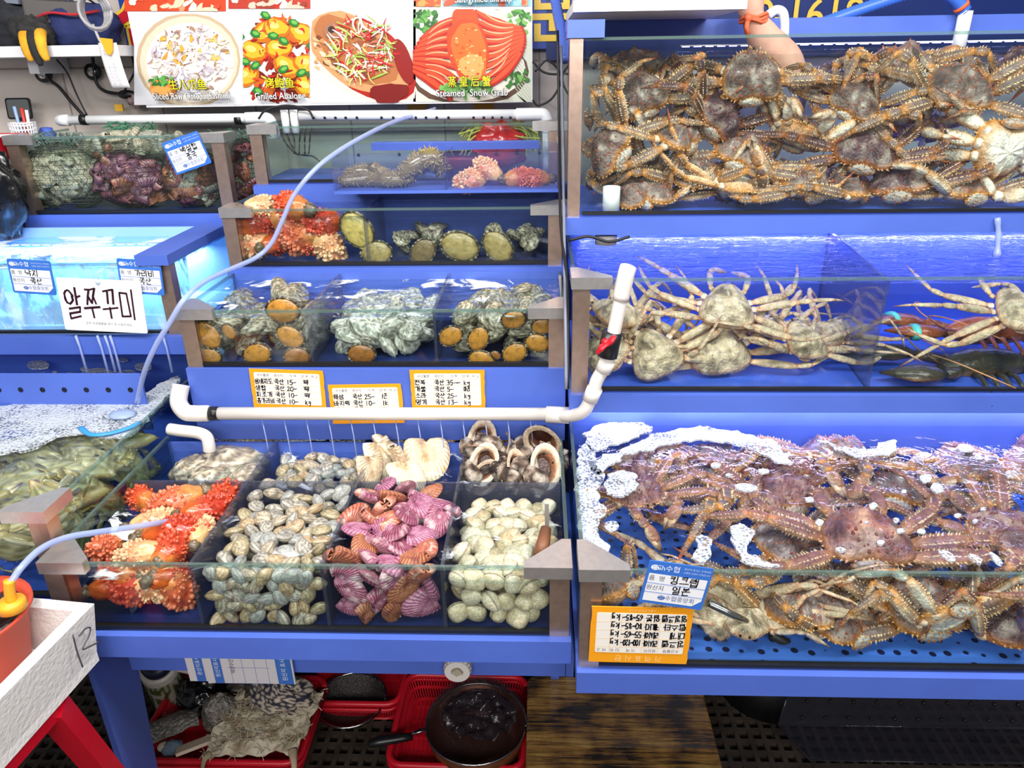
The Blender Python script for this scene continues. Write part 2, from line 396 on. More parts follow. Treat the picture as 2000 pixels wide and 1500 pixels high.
R1 = tank('king_crab_tank', 'wide low open glass tank of king crabs with an orange card on its glass', .068, XR, .965, 1.52, .648, .848, .598,
     water=.828, wmat=clear('king_crab_water', (.86, .92, .97), rough=.04, ior=1.33, bump=.5, bscale=16), wlabel='water with drifting froth over the king crabs', back=m_blue, lining=perf_mat(), side_r=False, cap_r=False , zback=.9)
R2 = tank('snow_crab_tank', 'blue-lit glass tank of snow crabs and lobsters between two king crab tanks', .068, XR, 1.428, 1.90, .956, 1.2, .912,
     water=1.186, wmat=w_ripple, wlabel='rippled water over the snow crabs and lobsters', back=m_blue, side_r=False, cap_r=False, dividers=((.69, .74, 1.436, 1.9, 1.192),), zback=1.22)
R3 = tank('crowded_king_crab_tank', 'tall glass tank packed to the rim with king crabs', .064, XR, 1.7, 2.14, 1.275, 1.643, 1.232,
     water=1.605, wmat=w_calm, wlabel='water of the packed king crab tank', back=m_glass_side, cap_l=False, side_r=False, cap_r=False, zback=1.62)
MB().box(.064, .092, 1.7, 1.73, 1.271, 1.642).build('corner_post', m_steel, R3)
MB().box(.058, .135, 1.69, 1.77, 1.642, 1.676).build('post_cap', m_blue, R3)
MB().box(.066, XR, 2.10, 2.15, 1.645, 1.69).build('top_rail', m_blue, R3)
m_bub = clear('microbubble_water', (.8, .92, 1), rough=.1, body=S(196, 226, 255), bodyfac=.22, bump=1, bscale=30, foam=.47, foamscale=9, foamcol=(.7, .86, 1), stretch=(1, 1, .5))
mb = MB()
for k, yy in enumerate((1.672, 1.72, 1.80)): mb.add([(-1.94, yy, 1.008), (-.905, yy, 1.008), (-.905, yy + .03, 1.16), (-1.94, yy + .03, 1.16)], [(0, 1, 2, 3)])
tag(mb.build('bubble_cloud', m_bub), 'cloud of white bubbles filling the pale blue tank behind the handwritten card', 'bubbles', kind='stuff')
# perforated weir board in the crab tank
mb = MB(); a, b2 = (-1.42, -.93), (.862, .925)
N = 9
xs = [a[0] + (a[1] - a[0]) * i / 160 for i in range(161)]
holes = [(-1.40 + .0585 * k, .895) for k in range(9)]
mb.box(-1.42, -.93, 1.545, 1.551, .80, .945)
wb = mb.build('weir_board', m_blue, L1)
hole = MB().add([(.0065 * cos(k * pi / 8), 0, .0065 * sin(k * pi / 8)) for k in range(16)], [tuple(range(16))], [S(16, 22, 40)] * 16).mesh('drain_hole', m_art)
for k in range(9): obj('drain_hole', hole, wb, loc=(-1.385 + .053 * k, 1.5444, .905))
# stand panels below the low tanks
def stand(label, parts):
    t = thing('tank_stand', label, 'tank stand')
    if 'shellfish' in label: MB().prism([(1.02, 0), (1.09, 0), (1.16, .619), (1.02, .619)], -.006, .006, M(((0, 0, 1, -.844), (1, 0, 0, 0), (0, 1, 0, 0), (0, 0, 0, 1)))).build('end_leg', m_blue, t)
    for nm, bx in parts: MB().box(*bx).build(nm, m_blue, t)
stand('blue stand with a deep sump tray under the shellfish tank', (('sump_tray', (-.80, .05, 1.07, 1.47, .515, .619)), ('stand_leg', (.03, .052, 1.45, 1.48, 0, .619)), ('rear_leg', (-.8, -.78, 1.6, 1.64, 0, .8))))
stand('blue stand with a shallow tray under the wide king crab tank', (('sump_tray', (.07, 1.6, 1.03, 1.5, .545, .595)), ('stand_leg', (.07, .09, 1.46, 1.5, 0, .595)), ('stand_leg', (1.55, 1.6, 1.46, 1.5, 0, .595))))
stand('blue stand under the olive swimming crab tank', (('sump_tray', (-1.9, -.88, 1.10, 1.85, .56, .64)), ('stand_leg', (-1.3, -1.26, 1.6, 1.64, 0, .56)), ('stand_leg', (-1.9, -1.86, 1.8, 1.84, 0, .6))))
# navy sheet standing for the darkness at the back of the under-tank space
struct(MB().box(-1.6, 1.6, 1.86, 1.88, -.03, .6).build('shade_sheet_1', m_navy))
# blue frame that carries the upper tiers
t = thing('tier_frame', 'blue steel frame carrying the upper tanks, mostly hidden behind them', 'tank stand')
for x in (-.8, .02):
    for y in (1.9, 2.36): MB().box(x, x + .03, y, y + .03, 0, 1.226 if y > 2 else 1.096).build('upright', m_blue, t)
for x in (.07, 1.5): MB().box(x, x + .03, 2.10, 2.14, 0, 1.228).build('upright', m_blue, t)
for x in (-1.44, -.90): MB().box(x, x + .03, 2.3, 2.34, 0, 1.171).build('upright', m_blue, t)
for x in (-1.44, -.92): MB().box(x, x + .03, 1.98, 2.02, 0, .951).build('upright', m_blue, t)
# small blue acrylic box
BX = thing('blue_acrylic_box', 'small blue-tinted acrylic box of sea cucumbers and sea squirts, in two halves', 'fish tank')
bx0, bx1, by0, by1, bz0, bz1 = -.52, .05, 1.885, 2.045, 1.297, 1.394
MB().box(bx0, bx1, by0, by1, bz0, bz0 + .008).build('box_floor', m_blue, BX)
for nm, b in (('front_wall', (bx0, bx1, by0, by0 + .006, bz0 + .008, bz1)), ('back_wall', (bx0, bx1, by1 - .006, by1, bz0 + .008, bz1 + .01)), ('side_wall', (bx0, bx0 + .006, by0, by1, bz0 + .008, bz1)), ('side_wall', (bx1 - .006, bx1, by0, by1, bz0 + .008, bz1 + .02)), ('divider', (-.238, -.232, by0, by1, bz0 + .008, bz1))):
    MB().box(*b).build(nm, m_acryblue, BX)
MB().box(-.45, .0, 2.046, 2.075, 1.385, 1.405).build('weir_ledge', m_blue, BX)
for hx in (-.485, -.375, -.315, -.29, -.262, -.222, -.17, -.115, -.06, .0):
    obj('drain_hole', hole, BX, loc=(hx, 2.037, 1.375), scale=.7)

# ---------------------------------------------------------------- LED strips of the tanks
def led(name, label, x0, x1, y, z, strength, col, boost=1):
    t = thing(name, label, 'light strip')
    MB().box(x0, x1, y, y + .014, z, z + .003).build('housing', m_pvcclean, t)
    mb = MB(); n = int((x1 - x0) / .03)
    for i in range(n): mb.box(x0 + .03 * i + .006, x0 + .03 * i + .024, y + .002, y + .012, z - .002, z)
    e = bpy.data.materials.new(name + '_glow'); e.use_nodes = True
    b = e.node_tree.nodes['Principled BSDF']; b.inputs['Emission Color'].default_value = (*col, 1); b.inputs['Emission Strength'].default_value = strength
    mb.build('diode_row', e, t)
    l = bpy.data.lights.new(name + '_light', 'AREA'); l.shape = 'RECTANGLE'; l.size = x1 - x0; l.size_y = .02
    l.energy = strength * .13 * boost * (x1 - x0); l.color = col
    o = bpy.data.objects.new(name + '_light', l); COL.objects.link(o); o.location = ((x0 + x1) / 2, y + .008, z - .012); o.rotation_euler = (0, 0, 0); o.parent = t
led('led_strip', 'violet light strip inside the packed king crab tank', .36, 1.5, 2.08, 1.628, 5, (.36, .32, 1), 5)
led('led_strip', 'violet-white light strip over the snow crab water', .1, 1.5, 1.86, 1.208, 12, (.5, .5, 1))
led('led_strip', 'violet-white light strip over the wide king crab tank', .1, 1.5, 1.49, .9005, 10, (.72, .66, 1))
led('led_strip', 'white light strip under the rear edge of the bubbling tank', -1.75, -.95, 1.985, 1.150, 8, (.72, .88, 1), 5)
# ---------------------------------------------------------------- shells
def clam_mesh(seed, base, band, dark, lx=.5, ly=.4, th=.27, bands=7, contrast=.6):
    """A closed clam, umbo at +y, hinge line along the seam; unit width, scaled at placing."""
    r = random.Random(seed); mb = MB(); nu, nv = 22, 12; ph0 = r.random() * 6; sk = r.uniform(-.12, .12)
    vs, cs, fs = [], [], []
    for j in range(nv + 1):
        p = pi * j / nv
        for i in range(nu):
            t = 2 * pi * i / nu
            x, y, z = sin(p) * cos(t), sin(p) * sin(t), cos(p)
            X = lx * x * (1 - .28 * max(0, y)) + sk * y * .3
            Y = ly * y * (1 - .12 * x * x) + .03
            Z = th * (abs(z) ** 1.2) * (1 if z > 0 else -1) * (1 + .35 * max(0, y) * (1 - abs(x)))
            d = sqrt((X - sk * .3) ** 2 + (Y - ly) ** 2)
            b = .5 + .5 * sin(d * bands * 6.28 + ph0 + 1.2 * noise.noise(V((X * 3, Y * 3, seed))))
            c = mixc(base, band, contrast * b)
            c = mixc(c, dark, .6 * sm(.1, .5, noise.noise(V((X * 4, Y * 4, Z * 4 + seed * 3.7)))))
            if abs(z) < .1: c = mixc(c, S(70, 60, 46), .7)
            k = 1 + .012 * b
            vs.append((X * k, Y * k, Z * k)); cs.append(c)
    for j in range(nv):
        for i in range(nu): fs.append((j * nu + i, (j + 1) * nu + i, (j + 1) * nu + (i + 1) % nu, j * nu + (i + 1) % nu))
    mb.add(vs, fs, cs); return mb.mesh('clam', m_shell)
def valve_mesh(name, seed, base, rib, spot, nrib=20, depth=.2, sgn=1, ears=True, inner=None):
    """One scallop valve, hinge at +y, unit width; sgn=-1 gives the lower valve."""
    r = random.Random(seed); mb = MB(); nr, na = 9, nrib * 4
    vs, cs, fs = [], [], []
    for side in (0, 1):
        for j in range(nr + 1):
            q = j / nr
            for i in range(na + 1):
                a = (i / na - .5) * R_(212)
                Rr = .95 * (1 - .02 * abs(a)) * (cos(a * .5) ** .55 if abs(a) < R_(106) else .3)
                rr = q * Rr; x = rr * sin(a) * .62 * .92; y = .46 - rr * cos(a) * .98 if abs(a) < pi / 2 else .46 - rr * cos(a) * .6
                w_ = cos(a * nrib * 2 * pi / R_(212))
                e = max(0, 1 - (q ** 2.0)); zz = depth * (sqrt(max(0, 1 - (q * 2 * .5) ** 2.4))) * (.35 + .65 * sm(0, .5, q)) + .012 * w_ * sm(.1, .5, q)
                if side: zz -= .02
                vs.append((x, y, sgn * max(zz, 0 if not side else -.01)))
                c = mixc(base, rib, .5 + .5 * w_)
                c = mixc(c, spot, .75 * sm(.15, .45, noise.noise(V((x * 5, y * 5, seed * 2.3)))))
                c = mixc(c, base, .4 * (.5 + .5 * sin(q * 26)))
                cs.append(inner if (side and inner) else c)
    n1 = (nr + 1) * (na + 1)
    for s_ in (0, 1):
        for j in range(nr):
            for i in range(na):
                a = s_ * n1 + j * (na + 1) + i
                fs.append((a, a + 1, a + na + 2, a + na + 1))
    mb.add(vs, fs, cs)
    if ears:
        for sx in (-1, 1): mb.add([(0, .47, sgn * .012), (sx * .22, .5, sgn * .01), (sx * .2, .36, sgn * .03), (sx * .05, .33, sgn * .05), (0, .47, -sgn * .004), (sx * .22, .5, -sgn * .004), (sx * .2, .36, 0), (sx * .05, .33, 0)], [(0, 1, 2, 3), (7, 6, 5, 4), (0, 4, 5, 1), (1, 5, 6, 2)], [mixc(base, rib, .5)] * 8)
    return mb.mesh(name, m_shell)
def heap_spots(x0, x1, y0, y1, step, topf, jit=.3, r=rnd, zlift=0):
    out = []; ny = max(1, int((y1 - y0) / step)); nx = max(1, int((x1 - x0) / step))
    for j in range(ny):
        for i in range(nx):
            x = x0 + (i + .5 + (.25 if j % 2 else -.25)) * (x1 - x0) / nx + r.uniform(-jit, jit) * step
            y = y0 + (j + .5) * (y1 - y0) / ny + r.uniform(-jit, jit) * step
            x = min(max(x, x0), x1); y = min(max(y, y0), y1)
            out.append((x, y, topf(x, y) + r.uniform(-.25, .25) * step + zlift))
    return out
def face_spots(x0, x1, z0, z1, step, y, jit=.25, r=rnd):
    out = []; nz_ = max(1, int((z1 - z0) / step)); nx = max(1, int((x1 - x0) / step))
    for j in range(nz_):
        for i in range(nx):
            x = x0 + (i + .5 + (.25 if j % 2 else -.25)) * (x1 - x0) / nx + r.uniform(-jit, jit) * step
            out.append((min(max(x, x0), x1), y + r.uniform(0, .4) * step, z0 + (j + .5) * (z1 - z0) / nz_ + r.uniform(-jit, jit) * step * .7))
    return out
def lie(r, tilt=.9): return (r.gauss(0, tilt * .6), r.gauss(0, tilt * .6), r.uniform(0, 2 * pi))
def stand_face(r): return (pi / 2 + r.gauss(0, .45), r.uniform(0, 2 * pi), r.gauss(0, .45))
class Kind:
    """One kind of countable shell: the first use makes it, later uses copy it."""
    def __init__(s, name, cat, meshes): s.name, s.cat, s.meshes, s.src = name, cat, meshes, {}
    def put(s, loc, rot, size, label, group, k=None):
        k = rnd.randrange(len(s.meshes)) if k is None else k
        parts = s.meshes[k]
        if isinstance(parts, bpy.types.Mesh):
            o = obj(s.name, parts, None, loc, rot, size); return tag(o, label, s.cat, group)
        t = thing(s.name, label, s.cat, loc, rot, group, size)
        for nm, me in parts: obj(nm, me, t)
        return t
lit = Kind('littleneck_clam', 'clam', [clam_mesh(k, b, d, e, ly=.37, th=.24, contrast=.85) for k, (b, d, e) in enumerate((
    (S(214, 200, 174), S(130, 116, 96), S(112, 108, 98)), (S(200, 194, 180), S(106, 100, 92), S(86, 86, 84)), (S(205, 185, 150), S(160, 130, 96), S(120, 96, 74)),
    (S(190, 182, 160), S(88, 82, 72), S(70, 72, 72)), (S(190, 176, 142), S(134, 120, 88), S(100, 92, 72)), (S(186, 186, 178), S(136, 138, 136), S(90, 96, 100))))])
whi = Kind('surf_clam', 'clam', [clam_mesh(20 + k, b, d, e, ly=.42, th=.3, bands=9, contrast=.55) for k, (b, d, e) in enumerate((
    (S(224, 212, 182), S(180, 156, 116), S(200, 186, 150)), (S(214, 202, 170), S(160, 138, 100), S(186, 168, 130)), (S(230, 220, 196), S(196, 180, 146), S(214, 200, 166)), (S(206, 188, 150), S(140, 116, 78), S(180, 156, 116))))])
def scal(seed, base, rib, spot, nrib=20, depth=.2): return (('upper_valve', valve_mesh('upper_valve', seed, base, rib, spot, nrib, depth, 1)), ('lower_valve', valve_mesh('lower_valve', seed + 50, mixc(base, spot, .3), rib, spot, nrib, depth * .8, -1)))
pur = Kind('purple_scallop', 'scallop', [scal(1, S(126, 44, 76), S(200, 132, 156), S(232, 205, 205)), scal(2, S(140, 56, 96), S(214, 158, 182), S(130, 60, 90)), scal(3, S(150, 60, 46), S(214, 140, 112), S(235, 200, 180)),
     scal(4, S(104, 34, 60), S(180, 106, 132), S(222, 190, 190)), scal(5, S(140, 72, 46), S(206, 140, 104), S(120, 60, 60))])
big = Kind('large_white_scallop', 'scallop', [scal(8, S(226, 206, 170), S(244, 234, 214), S(206, 172, 128), 24, .13), scal(9, S(214, 186, 146), S(240, 224, 198), S(190, 140, 96), 24, .13)])
pal = Kind('netted_pale_scallop', 'scallop', [scal(11, S(150, 146, 126), S(204, 200, 176), S(110, 108, 92), 18), scal(12, S(168, 158, 132), S(216, 208, 182), S(128, 116, 92), 18), scal(13, S(128, 128, 116), S(188, 188, 170), S(92, 96, 88), 18)])
dpu = Kind('netted_purple_scallop', 'scallop', [scal(14, S(92, 46, 66), S(150, 98, 116), S(130, 96, 100), 20), scal(15, S(112, 54, 60), S(164, 104, 104), S(90, 50, 66), 20), scal(16, S(120, 66, 44), S(172, 114, 80), S(90, 44, 50), 20)])

# front and back compartments of the shellfish tank
G = 'grey littleneck clams in the front compartment'
for p in heap_spots(-.587, -.391, 1.036, 1.285, .0255, lambda x, y: .775 + .012 * sm(1.0, 1.3, y)):
    lit.put(p, lie(rnd, .8), rnd.uniform(.039, .05), 'small grey-brown littleneck clam heaped in the front compartment beside the purple scallops', G)
for p in face_spots(-.588, -.388, .676, .79, .0225, 1.027):
    lit.put(p, stand_face(rnd), rnd.uniform(.037, .046), 'small grey-brown littleneck clam heaped in the front compartment beside the purple scallops', G)
for p in heap_spots(-.58, -.398, 1.045, 1.28, .029, lambda x, y: .757):
    lit.put(p, lie(rnd, .7), rnd.uniform(.036, .046), 'small grey-brown littleneck clam heaped in the front compartment beside the purple scallops', G)
G = 'grey littleneck clams in the rear compartment'
for p in heap_spots(-.583, -.395, 1.325, 1.462, .026, lambda x, y: .772):
    lit.put(p, lie(rnd, .6), rnd.uniform(.036, .05), 'small olive-grey littleneck clam under the froth in the rear compartment between oysters and white scallops', G)
for p in heap_spots(-.575, -.405, 1.04, 1.28, .045, lambda x, y: .735):
    lit.put(p, lie(rnd, .8), .044, 'small grey-brown littleneck clam heaped in the front compartment beside the purple scallops', 'grey littleneck clams in the front compartment')
G = 'cream surf clams in the front corner compartment'
for p in heap_spots(-.147, .03, 1.038, 1.282, .029, lambda x, y: .765 + .008 * sm(1.1, 1.0, y)):
    whi.put(p, lie(rnd, .65), rnd.uniform(.042, .054), 'smooth cream surf clam in the front corner compartment by the king crab tank', G)
for p in face_spots(-.147, .012, .68, .785, .027, 1.028):
    whi.put(p, stand_face(rnd), rnd.uniform(.042, .052), 'smooth cream surf clam in the front corner compartment by the king crab tank', G)
for p in heap_spots(-.14, .022, 1.045, 1.272, .034, lambda x, y: .746):
    whi.put(p, lie(rnd, .7), rnd.uniform(.042, .05), 'smooth cream surf clam in the front corner compartment by the king crab tank', G)
for p in heap_spots(-.14, .02, 1.05, 1.27, .05, lambda x, y: .72):
    whi.put(p, lie(rnd, .8), .048, 'smooth cream surf clam in the front corner compartment by the king crab tank', G)
G = 'purple scallops in the front compartment'
for p in heap_spots(-.35, -.19, 1.042, 1.275, .0325, lambda x, y: .788 + .03 * exp(-((x + .27) / .1) ** 2) * sm(1.0, 1.2, y), .3):
    pur.put(p, lie(rnd, .75), rnd.uniform(.05, .068), 'purple-pink ribbed scallop heaped between the grey clams and the cream clams', G)
for p in face_spots(-.35, -.19, .686, .79, .034, 1.034):
    pur.put(p, stand_face(rnd), rnd.uniform(.05, .07), 'purple-pink ribbed scallop heaped between the grey clams and the cream clams', G)
for p in heap_spots(-.345, -.195, 1.08, 1.28, .062, lambda x, y: .745):
    pur.put(p, lie(rnd, .9), .068, 'purple-pink ribbed scallop heaped between the grey clams and the cream clams', G)
for (px, py, sz, rz, rx, ry, lab) in ((836, 902, .115, .25, .2, .1, 'large white fan scallop lying flat, widest of those behind the purple scallops'), (770, 888, .1, 1.4, .5, .6, 'large white scallop leaning beside the flat fan scallop'), (745, 905, .1, 1.1, 1.0, .2, 'tan-and-white scallop standing on edge beside the divider behind the purple scallops'), (782, 908, .09, 2.1, 1.2, .3, 'white scallop wedged upright against the flat fan scallop'),
        (850, 866, .1, .0, .2, .1, 'pale scallop under froth behind the flat fan scallop'), (800, 935, .09, .6, .1, .2, 'white scallop half hidden under the flat fan scallop'), (725, 925, .08, .9, 1.1, .2, 'slim white scallop on edge against the clam divider')):
    big.put(at(px, py, 'z', .79), (rx + .18, ry, rz), sz, lab, None)

# whelks
def whelk_meshes(seed):
    r = random.Random(seed); mb = MB(); turns, n, k = 3.4, 64, 12; ring = []
    for i in range(n + 1):
        t = i / n; a = t * turns * 2 * pi; g = exp(1.05 * (t - 1) * turns * .62)
        c = V((cos(a) * .2 * g, sin(a) * .2 * g, .56 - .86 * g))
        ring.append((c, .31 * g, a, g))
    vs, cs = [], []
    for c, rad, a, g in ring:
        for j in range(k):
            b = 2 * pi * j / k
            d = V((cos(a) * cos(b), sin(a) * cos(b), sin(b) * 1.35))
            f = 1 + .1 * max(0, cos(b)) * (1 if int(a * 2.2) % 2 else 0) + .07 * sin(6 * b) + .05 * noise.noise(V((a * 2, b * 2, seed)))
            p = c + d * rad * f
            n_ = noise.noise(p * 5 + V((seed * 3, 0, 0)))
            vs.append(p); cs.append(mixc(mixc(S(112, 90, 74), S(206, 192, 176) if n_ > .08 else S(46, 38, 36), min(1, abs(n_) * 3)), S(36, 30, 28), .55 * max(0, sin(b * 6)) ** 2))
    fs = [(i * k + j, i * k + (j + 1) % k, (i + 1) * k + (j + 1) % k, (i + 1) * k + j) for i in range(n) for j in range(k)]
    mb.add(vs, fs, cs)
    for i in range(n // 3, n, 2):
        c, rad, a, g = ring[i]; d = V((cos(a) * cos(.55), sin(a) * cos(.55), sin(.55) * 1.3)).normalized(); mb.cone(c + d * rad * .95, d, .09 * g + .01, .07 * g, 6, S(96, 76, 62), S(206, 190, 170))
    # flared pale lip round the mouth
    c, rad, a, g = ring[-1]; t = V((-sin(a), cos(a), 0)); lip, inn, dk = [], [], []
    for j in range(20):
        b = 2 * pi * j / 20
        d = V((cos(a) * cos(b), sin(a) * cos(b), sin(b) * 1.5))
        lip.append((c + d * rad * 1.28 + t * .07, c + d * rad * .98 + t * .085, c + d * rad * .86 - t * .02, c + d * rad * .6 - t * .2))
    vs = [q for row in zip(*lip) for q in row]
    L = MB()
    L.add(vs, [(s * 20 + j, s * 20 + (j + 1) % 20, (s + 1) * 20 + (j + 1) % 20, (s + 1) * 20 + j) for s in range(3) for j in range(20)], [S(214, 196, 172)] * 20 + [S(232, 206, 176)] * 20 + [S(196, 140, 104)] * 20 + [S(96, 54, 44)] * 20)
    op = MB(); op.add([c + (q[3] - c) * .97 for q in lip], [tuple(range(20))], [S(70, 38, 30)] * 20)
    return (('shell', mb.mesh('shell', m_whelk)), ('lip', L.mesh('lip', m_shell)), ('operculum', op.mesh('operculum', m_shell)))
whk = Kind('whelk', 'sea snail', [whelk_meshes(k) for k in range(3)])
wl = [((930, 838), .10, 0.083, 'whelk at the top of the heap with its pale ribbed mouth gaping wide'), ((975, 840), .092, 0.088, 'brown whelk with its pointed spire up, beside the gaping topmost whelk'), ((1030, 850), .092, 0.094, 'whelk with a toothed pale lip at the back of the heap under the pipe elbow'), ((1085, 850), .087, 0.061, 'small dark round whelk at the back corner of the heap'), ((945, 890), .083, 0.083, 'whelk with an orange-lined mouth by the white scallop compartment'),
      ((985, 880), .09, 0.066, 'small dark whelk in the middle of the heap'), ((1010, 895), .085, 0.083, 'whelk showing a grey wet mouth in the middle of the heap'), ((1055, 880), .095, 0.099, 'largest dark whelk with a coiled ribbed back'), ((1085, 905), .08, 0.066, 'brown whelk against the tank end glass'), ((925, 925), .077, 0.083, 'whelk lying on its side at the front of the heap beside the divider'), ((970, 920), .078, 0.077, 'tan banded whelk at the front of the heap with a dull spire'), ((1000, 935), .077, 0.077, 'whelk at the front of the heap with a dark round mouth'), ((1050, 935), .078, 0.088, 'whelk with an orange rim at the front of the heap near the corner'), ((1020, 915), .08, 0.066, 'dark wet whelk tucked behind the orange-rimmed one'), ((945, 865), .09, 0.066, 'grey whelk under the gaping topmost whelk')]
for i, ((px, py), hz, sz, lab) in enumerate(wl):
    p = at(px, py, 'z', .70 + hz); p.y = min(p.y, 1.45)
    whk.put(p, (R_((215, 100, 225, 20, 230, 140, 220, 150, 30, 215, 10, 225, 220, 120, 40)[i]), R_((10, 10, -15, 60, 0, 80, -12, 10, 45, 10, 30, 0, 15, -40, 90)[i]), R_((150, 90, 170, 10, 200, 60, 150, 140, 300, 140, 40, 190, 165, 100, 20)[i])), sz, lab, None, i % 3)

# oysters
def oyster_mesh(seed, cols, amp=.16):
    mb = MB()
    def disp(d):
        n_ = noise.noise(V((d.x * 2.2, d.y * 2.2, d.z * 2.2 + seed * 4.1))) + .6 * noise.noise(V((d.x * 5, d.y * 5, d.z * 5 + seed)))
        return amp * n_ + .06 * abs(sin(9 * d.x + 3 * n_))
    def cf(d):
        n_ = noise.noise(V((d.x * 4, d.y * 4, d.z * 4 + seed * 2)))
        return mixc(mixc(cols[0], cols[1], sm(-.3, .3, n_)), cols[2], .8 * sm(.02, .3, noise.noise(V((d.x * 7, d.y * 7, d.z * 6 - seed)))))
    mb.ell((0, 0, 0), (.5, .36, .2), 34, 20, cf, disp=disp); return mb.mesh('oyster', m_shell)
oyc = (S(150, 138, 120), S(226, 214, 188), S(84, 74, 66))
oys = Kind('oyster', 'oyster', [oyster_mesh(k, oyc) for k in range(3)])
for px, py, sz, rz, lab in ((455, 900, .16, .5, 'large rough white oyster, biggest in the compartment behind the sea squirts'), (372, 915, .11, -.4, 'rough grey oyster below the short white elbow pipe'), (415, 930, .1, .9, 'small pale oyster under the large rough oyster'), (500, 868, .12, .2, 'rough oyster under froth at the back wall by the clam divider'), (480, 930, .1, 1.4, 'brownish oyster beside the clam divider')):
    oys.put(at(px, py, 'z', .765), (rnd.uniform(-.3, .3), rnd.uniform(-.3, .3), rz), sz, lab, None)

# sea squirts
def squirt_mesh(seed, a, b, tip, knob=1.0, smooth_end=.3):
    """Body along +x; knobbly red end at +x, smooth leathery end at -x."""
    mb = MB(); r = random.Random(seed)
    pts = [V((r.gauss(0, 1), r.gauss(0, 1), r.gauss(0, 1))).normalized() for _ in range(230)]
    pts = [p for p in pts if p.x > -smooth_end]
    def near(d): return max((d.dot(p) for p in pts), default=0)
    def disp(d):
        return .08 * noise.noise(d * 2.5 + V((seed, 0, 0))) - .1 * max(0, -d.x) * (d.y * d.y)
    def cf(d):
        q = sm(.955, .992, near(d)); t = sm(-smooth_end - .3, .2 - smooth_end * .3, d.x + .2 * noise.noise(d * 3))
        return mixc(mixc(b, a, t), tip, q * .55 * t)
    mb.ell((0, 0, 0), (.46, .27, .27), 40, 28, cf, disp=disp)
    for p in pts:
        k = 1 + disp(p); q = V((p.x * .46 * k, p.y * .27 * k, p.z * .27 * k)); nrm = V((p.x / .46, p.y / .27, p.z / .27)).normalized(); s_ = r.uniform(.022, .046) * knob * (.6 + .6 * sm(-.3, .5, p.x))
        c0 = mixc(cf(p), tip, r.uniform(.2, .95)); mm = M.Translation(q + nrm * s_ * .5) @ nrm.to_track_quat('Z', 'Y').to_matrix().to_4x4()
        mb.ell((0, 0, 0), (s_, s_, s_ * r.uniform(1.0, 1.7)), 7, 5, col=c0, m=mm)
    return mb.mesh('body', m_flesh)
def root_mesh(seed):
    mb = MB(); mb.ell((-.5, 0, 0), (.14, .13, .13), 14, 10, lambda d: mixc(S(70, 58, 48), S(140, 120, 90), .5 + .5 * noise.noise(d * 6)), disp=lambda d: .5 * noise.noise(d * 5 + V((seed, 2, 1)))); return mb.mesh('root', m_shell)
sqk = [(S(176, 30, 16), S(206, 120, 50), S(220, 96, 60)), (S(184, 44, 22), S(214, 142, 76), S(226, 130, 90)), (S(168, 30, 18), S(204, 92, 28), S(210, 80, 52)), (S(212, 92, 44), S(240, 190, 132), S(246, 206, 160))]
sqm = [(('body', squirt_mesh(k, *c)), ('root', root_mesh(k))) for k, c in enumerate(sqk)]
squ = Kind('sea_squirt', 'sea squirt', sqm)
def squirts(rows, axis, val):
    for px, py, sz, rx, ry, rz, k, lab in rows:
        v = val
        p = at(px, py, axis, v) if not isinstance(v, tuple) else at(px, py, *v)
        if axis == 'y': p.x = min(max(p.x, (-.8 if v < 1.2 else -.735 if v < 1.9 else -.18)), (-.66 if v < 1.2 else -.49 if v < 1.9 else -.01)); p.z = max(p.z, .72 if v < 1.2 else 1.17 if v < 1.9 else 1.3)
        squ.put(p, (R_(rx), R_(ry), R_(rz)), sz, lab, None, k)
squirts(((345, 985, .13, 0, 10, 215, 1, 'sea squirt with a long smooth tan end at the back of the front compartment'), (400, 1000, .11, 20, 10, 40, 2, 'orange sea squirt with a knobbly red head beside the clam divider'), (430, 975, .10, 0, -20, 60, 0, 'red knobbly sea squirt tucked in the back corner by the clam divider'), (280, 975, .09, 0, 0, 150, 0, 'dark red sea squirt in the back corner by the side glass'),
    (300, 1025, .10, 0, 0, 20, 3, 'pale pink bumpy sea squirt in the middle of the compartment'), (340, 1045, .13, 30, 0, 12, 2, 'long glossy orange sea squirt lying across the middle'), (210, 1070, .085, 0, -30, 250, 1, 'round bumpy sea squirt beside the triangular steel cap'), (330, 1080, .1, 0, -20, 80, 0, 'deep red sea squirt by the front rim near the clam divider'), (275, 1085, .1, 0, 10, 190, 3, 'brownish orange sea squirt just behind the front rim'), (390, 1040, .09, 0, 0, 100, 3, 'salmon bumpy sea squirt squeezed against the clam divider')), 'z', .772)
squirts(((300, 1140, .115, 0, 0, 10, 3, 'spiky peach sea squirt pressed against the front glass'), (348, 1165, .11, 0, 70, 0, 1, 'upright yellow-orange sea squirt at the front glass by the divider'), (235, 1120, .09, 0, 0, 170, 0, 'red-brown sea squirt near the front glass by the steel post'), (290, 1185, .12, 0, 0, 190, 2, 'orange-brown sea squirt on the tank floor at the front glass'), (235, 1175, .1, 0, 0, 30, 2, 'dull orange sea squirt on the tank floor by the steel post'), (330, 1125, .09, 0, 20, 60, 2, 'sea squirt with a red back just under the front rim')), 'y', 1.075)
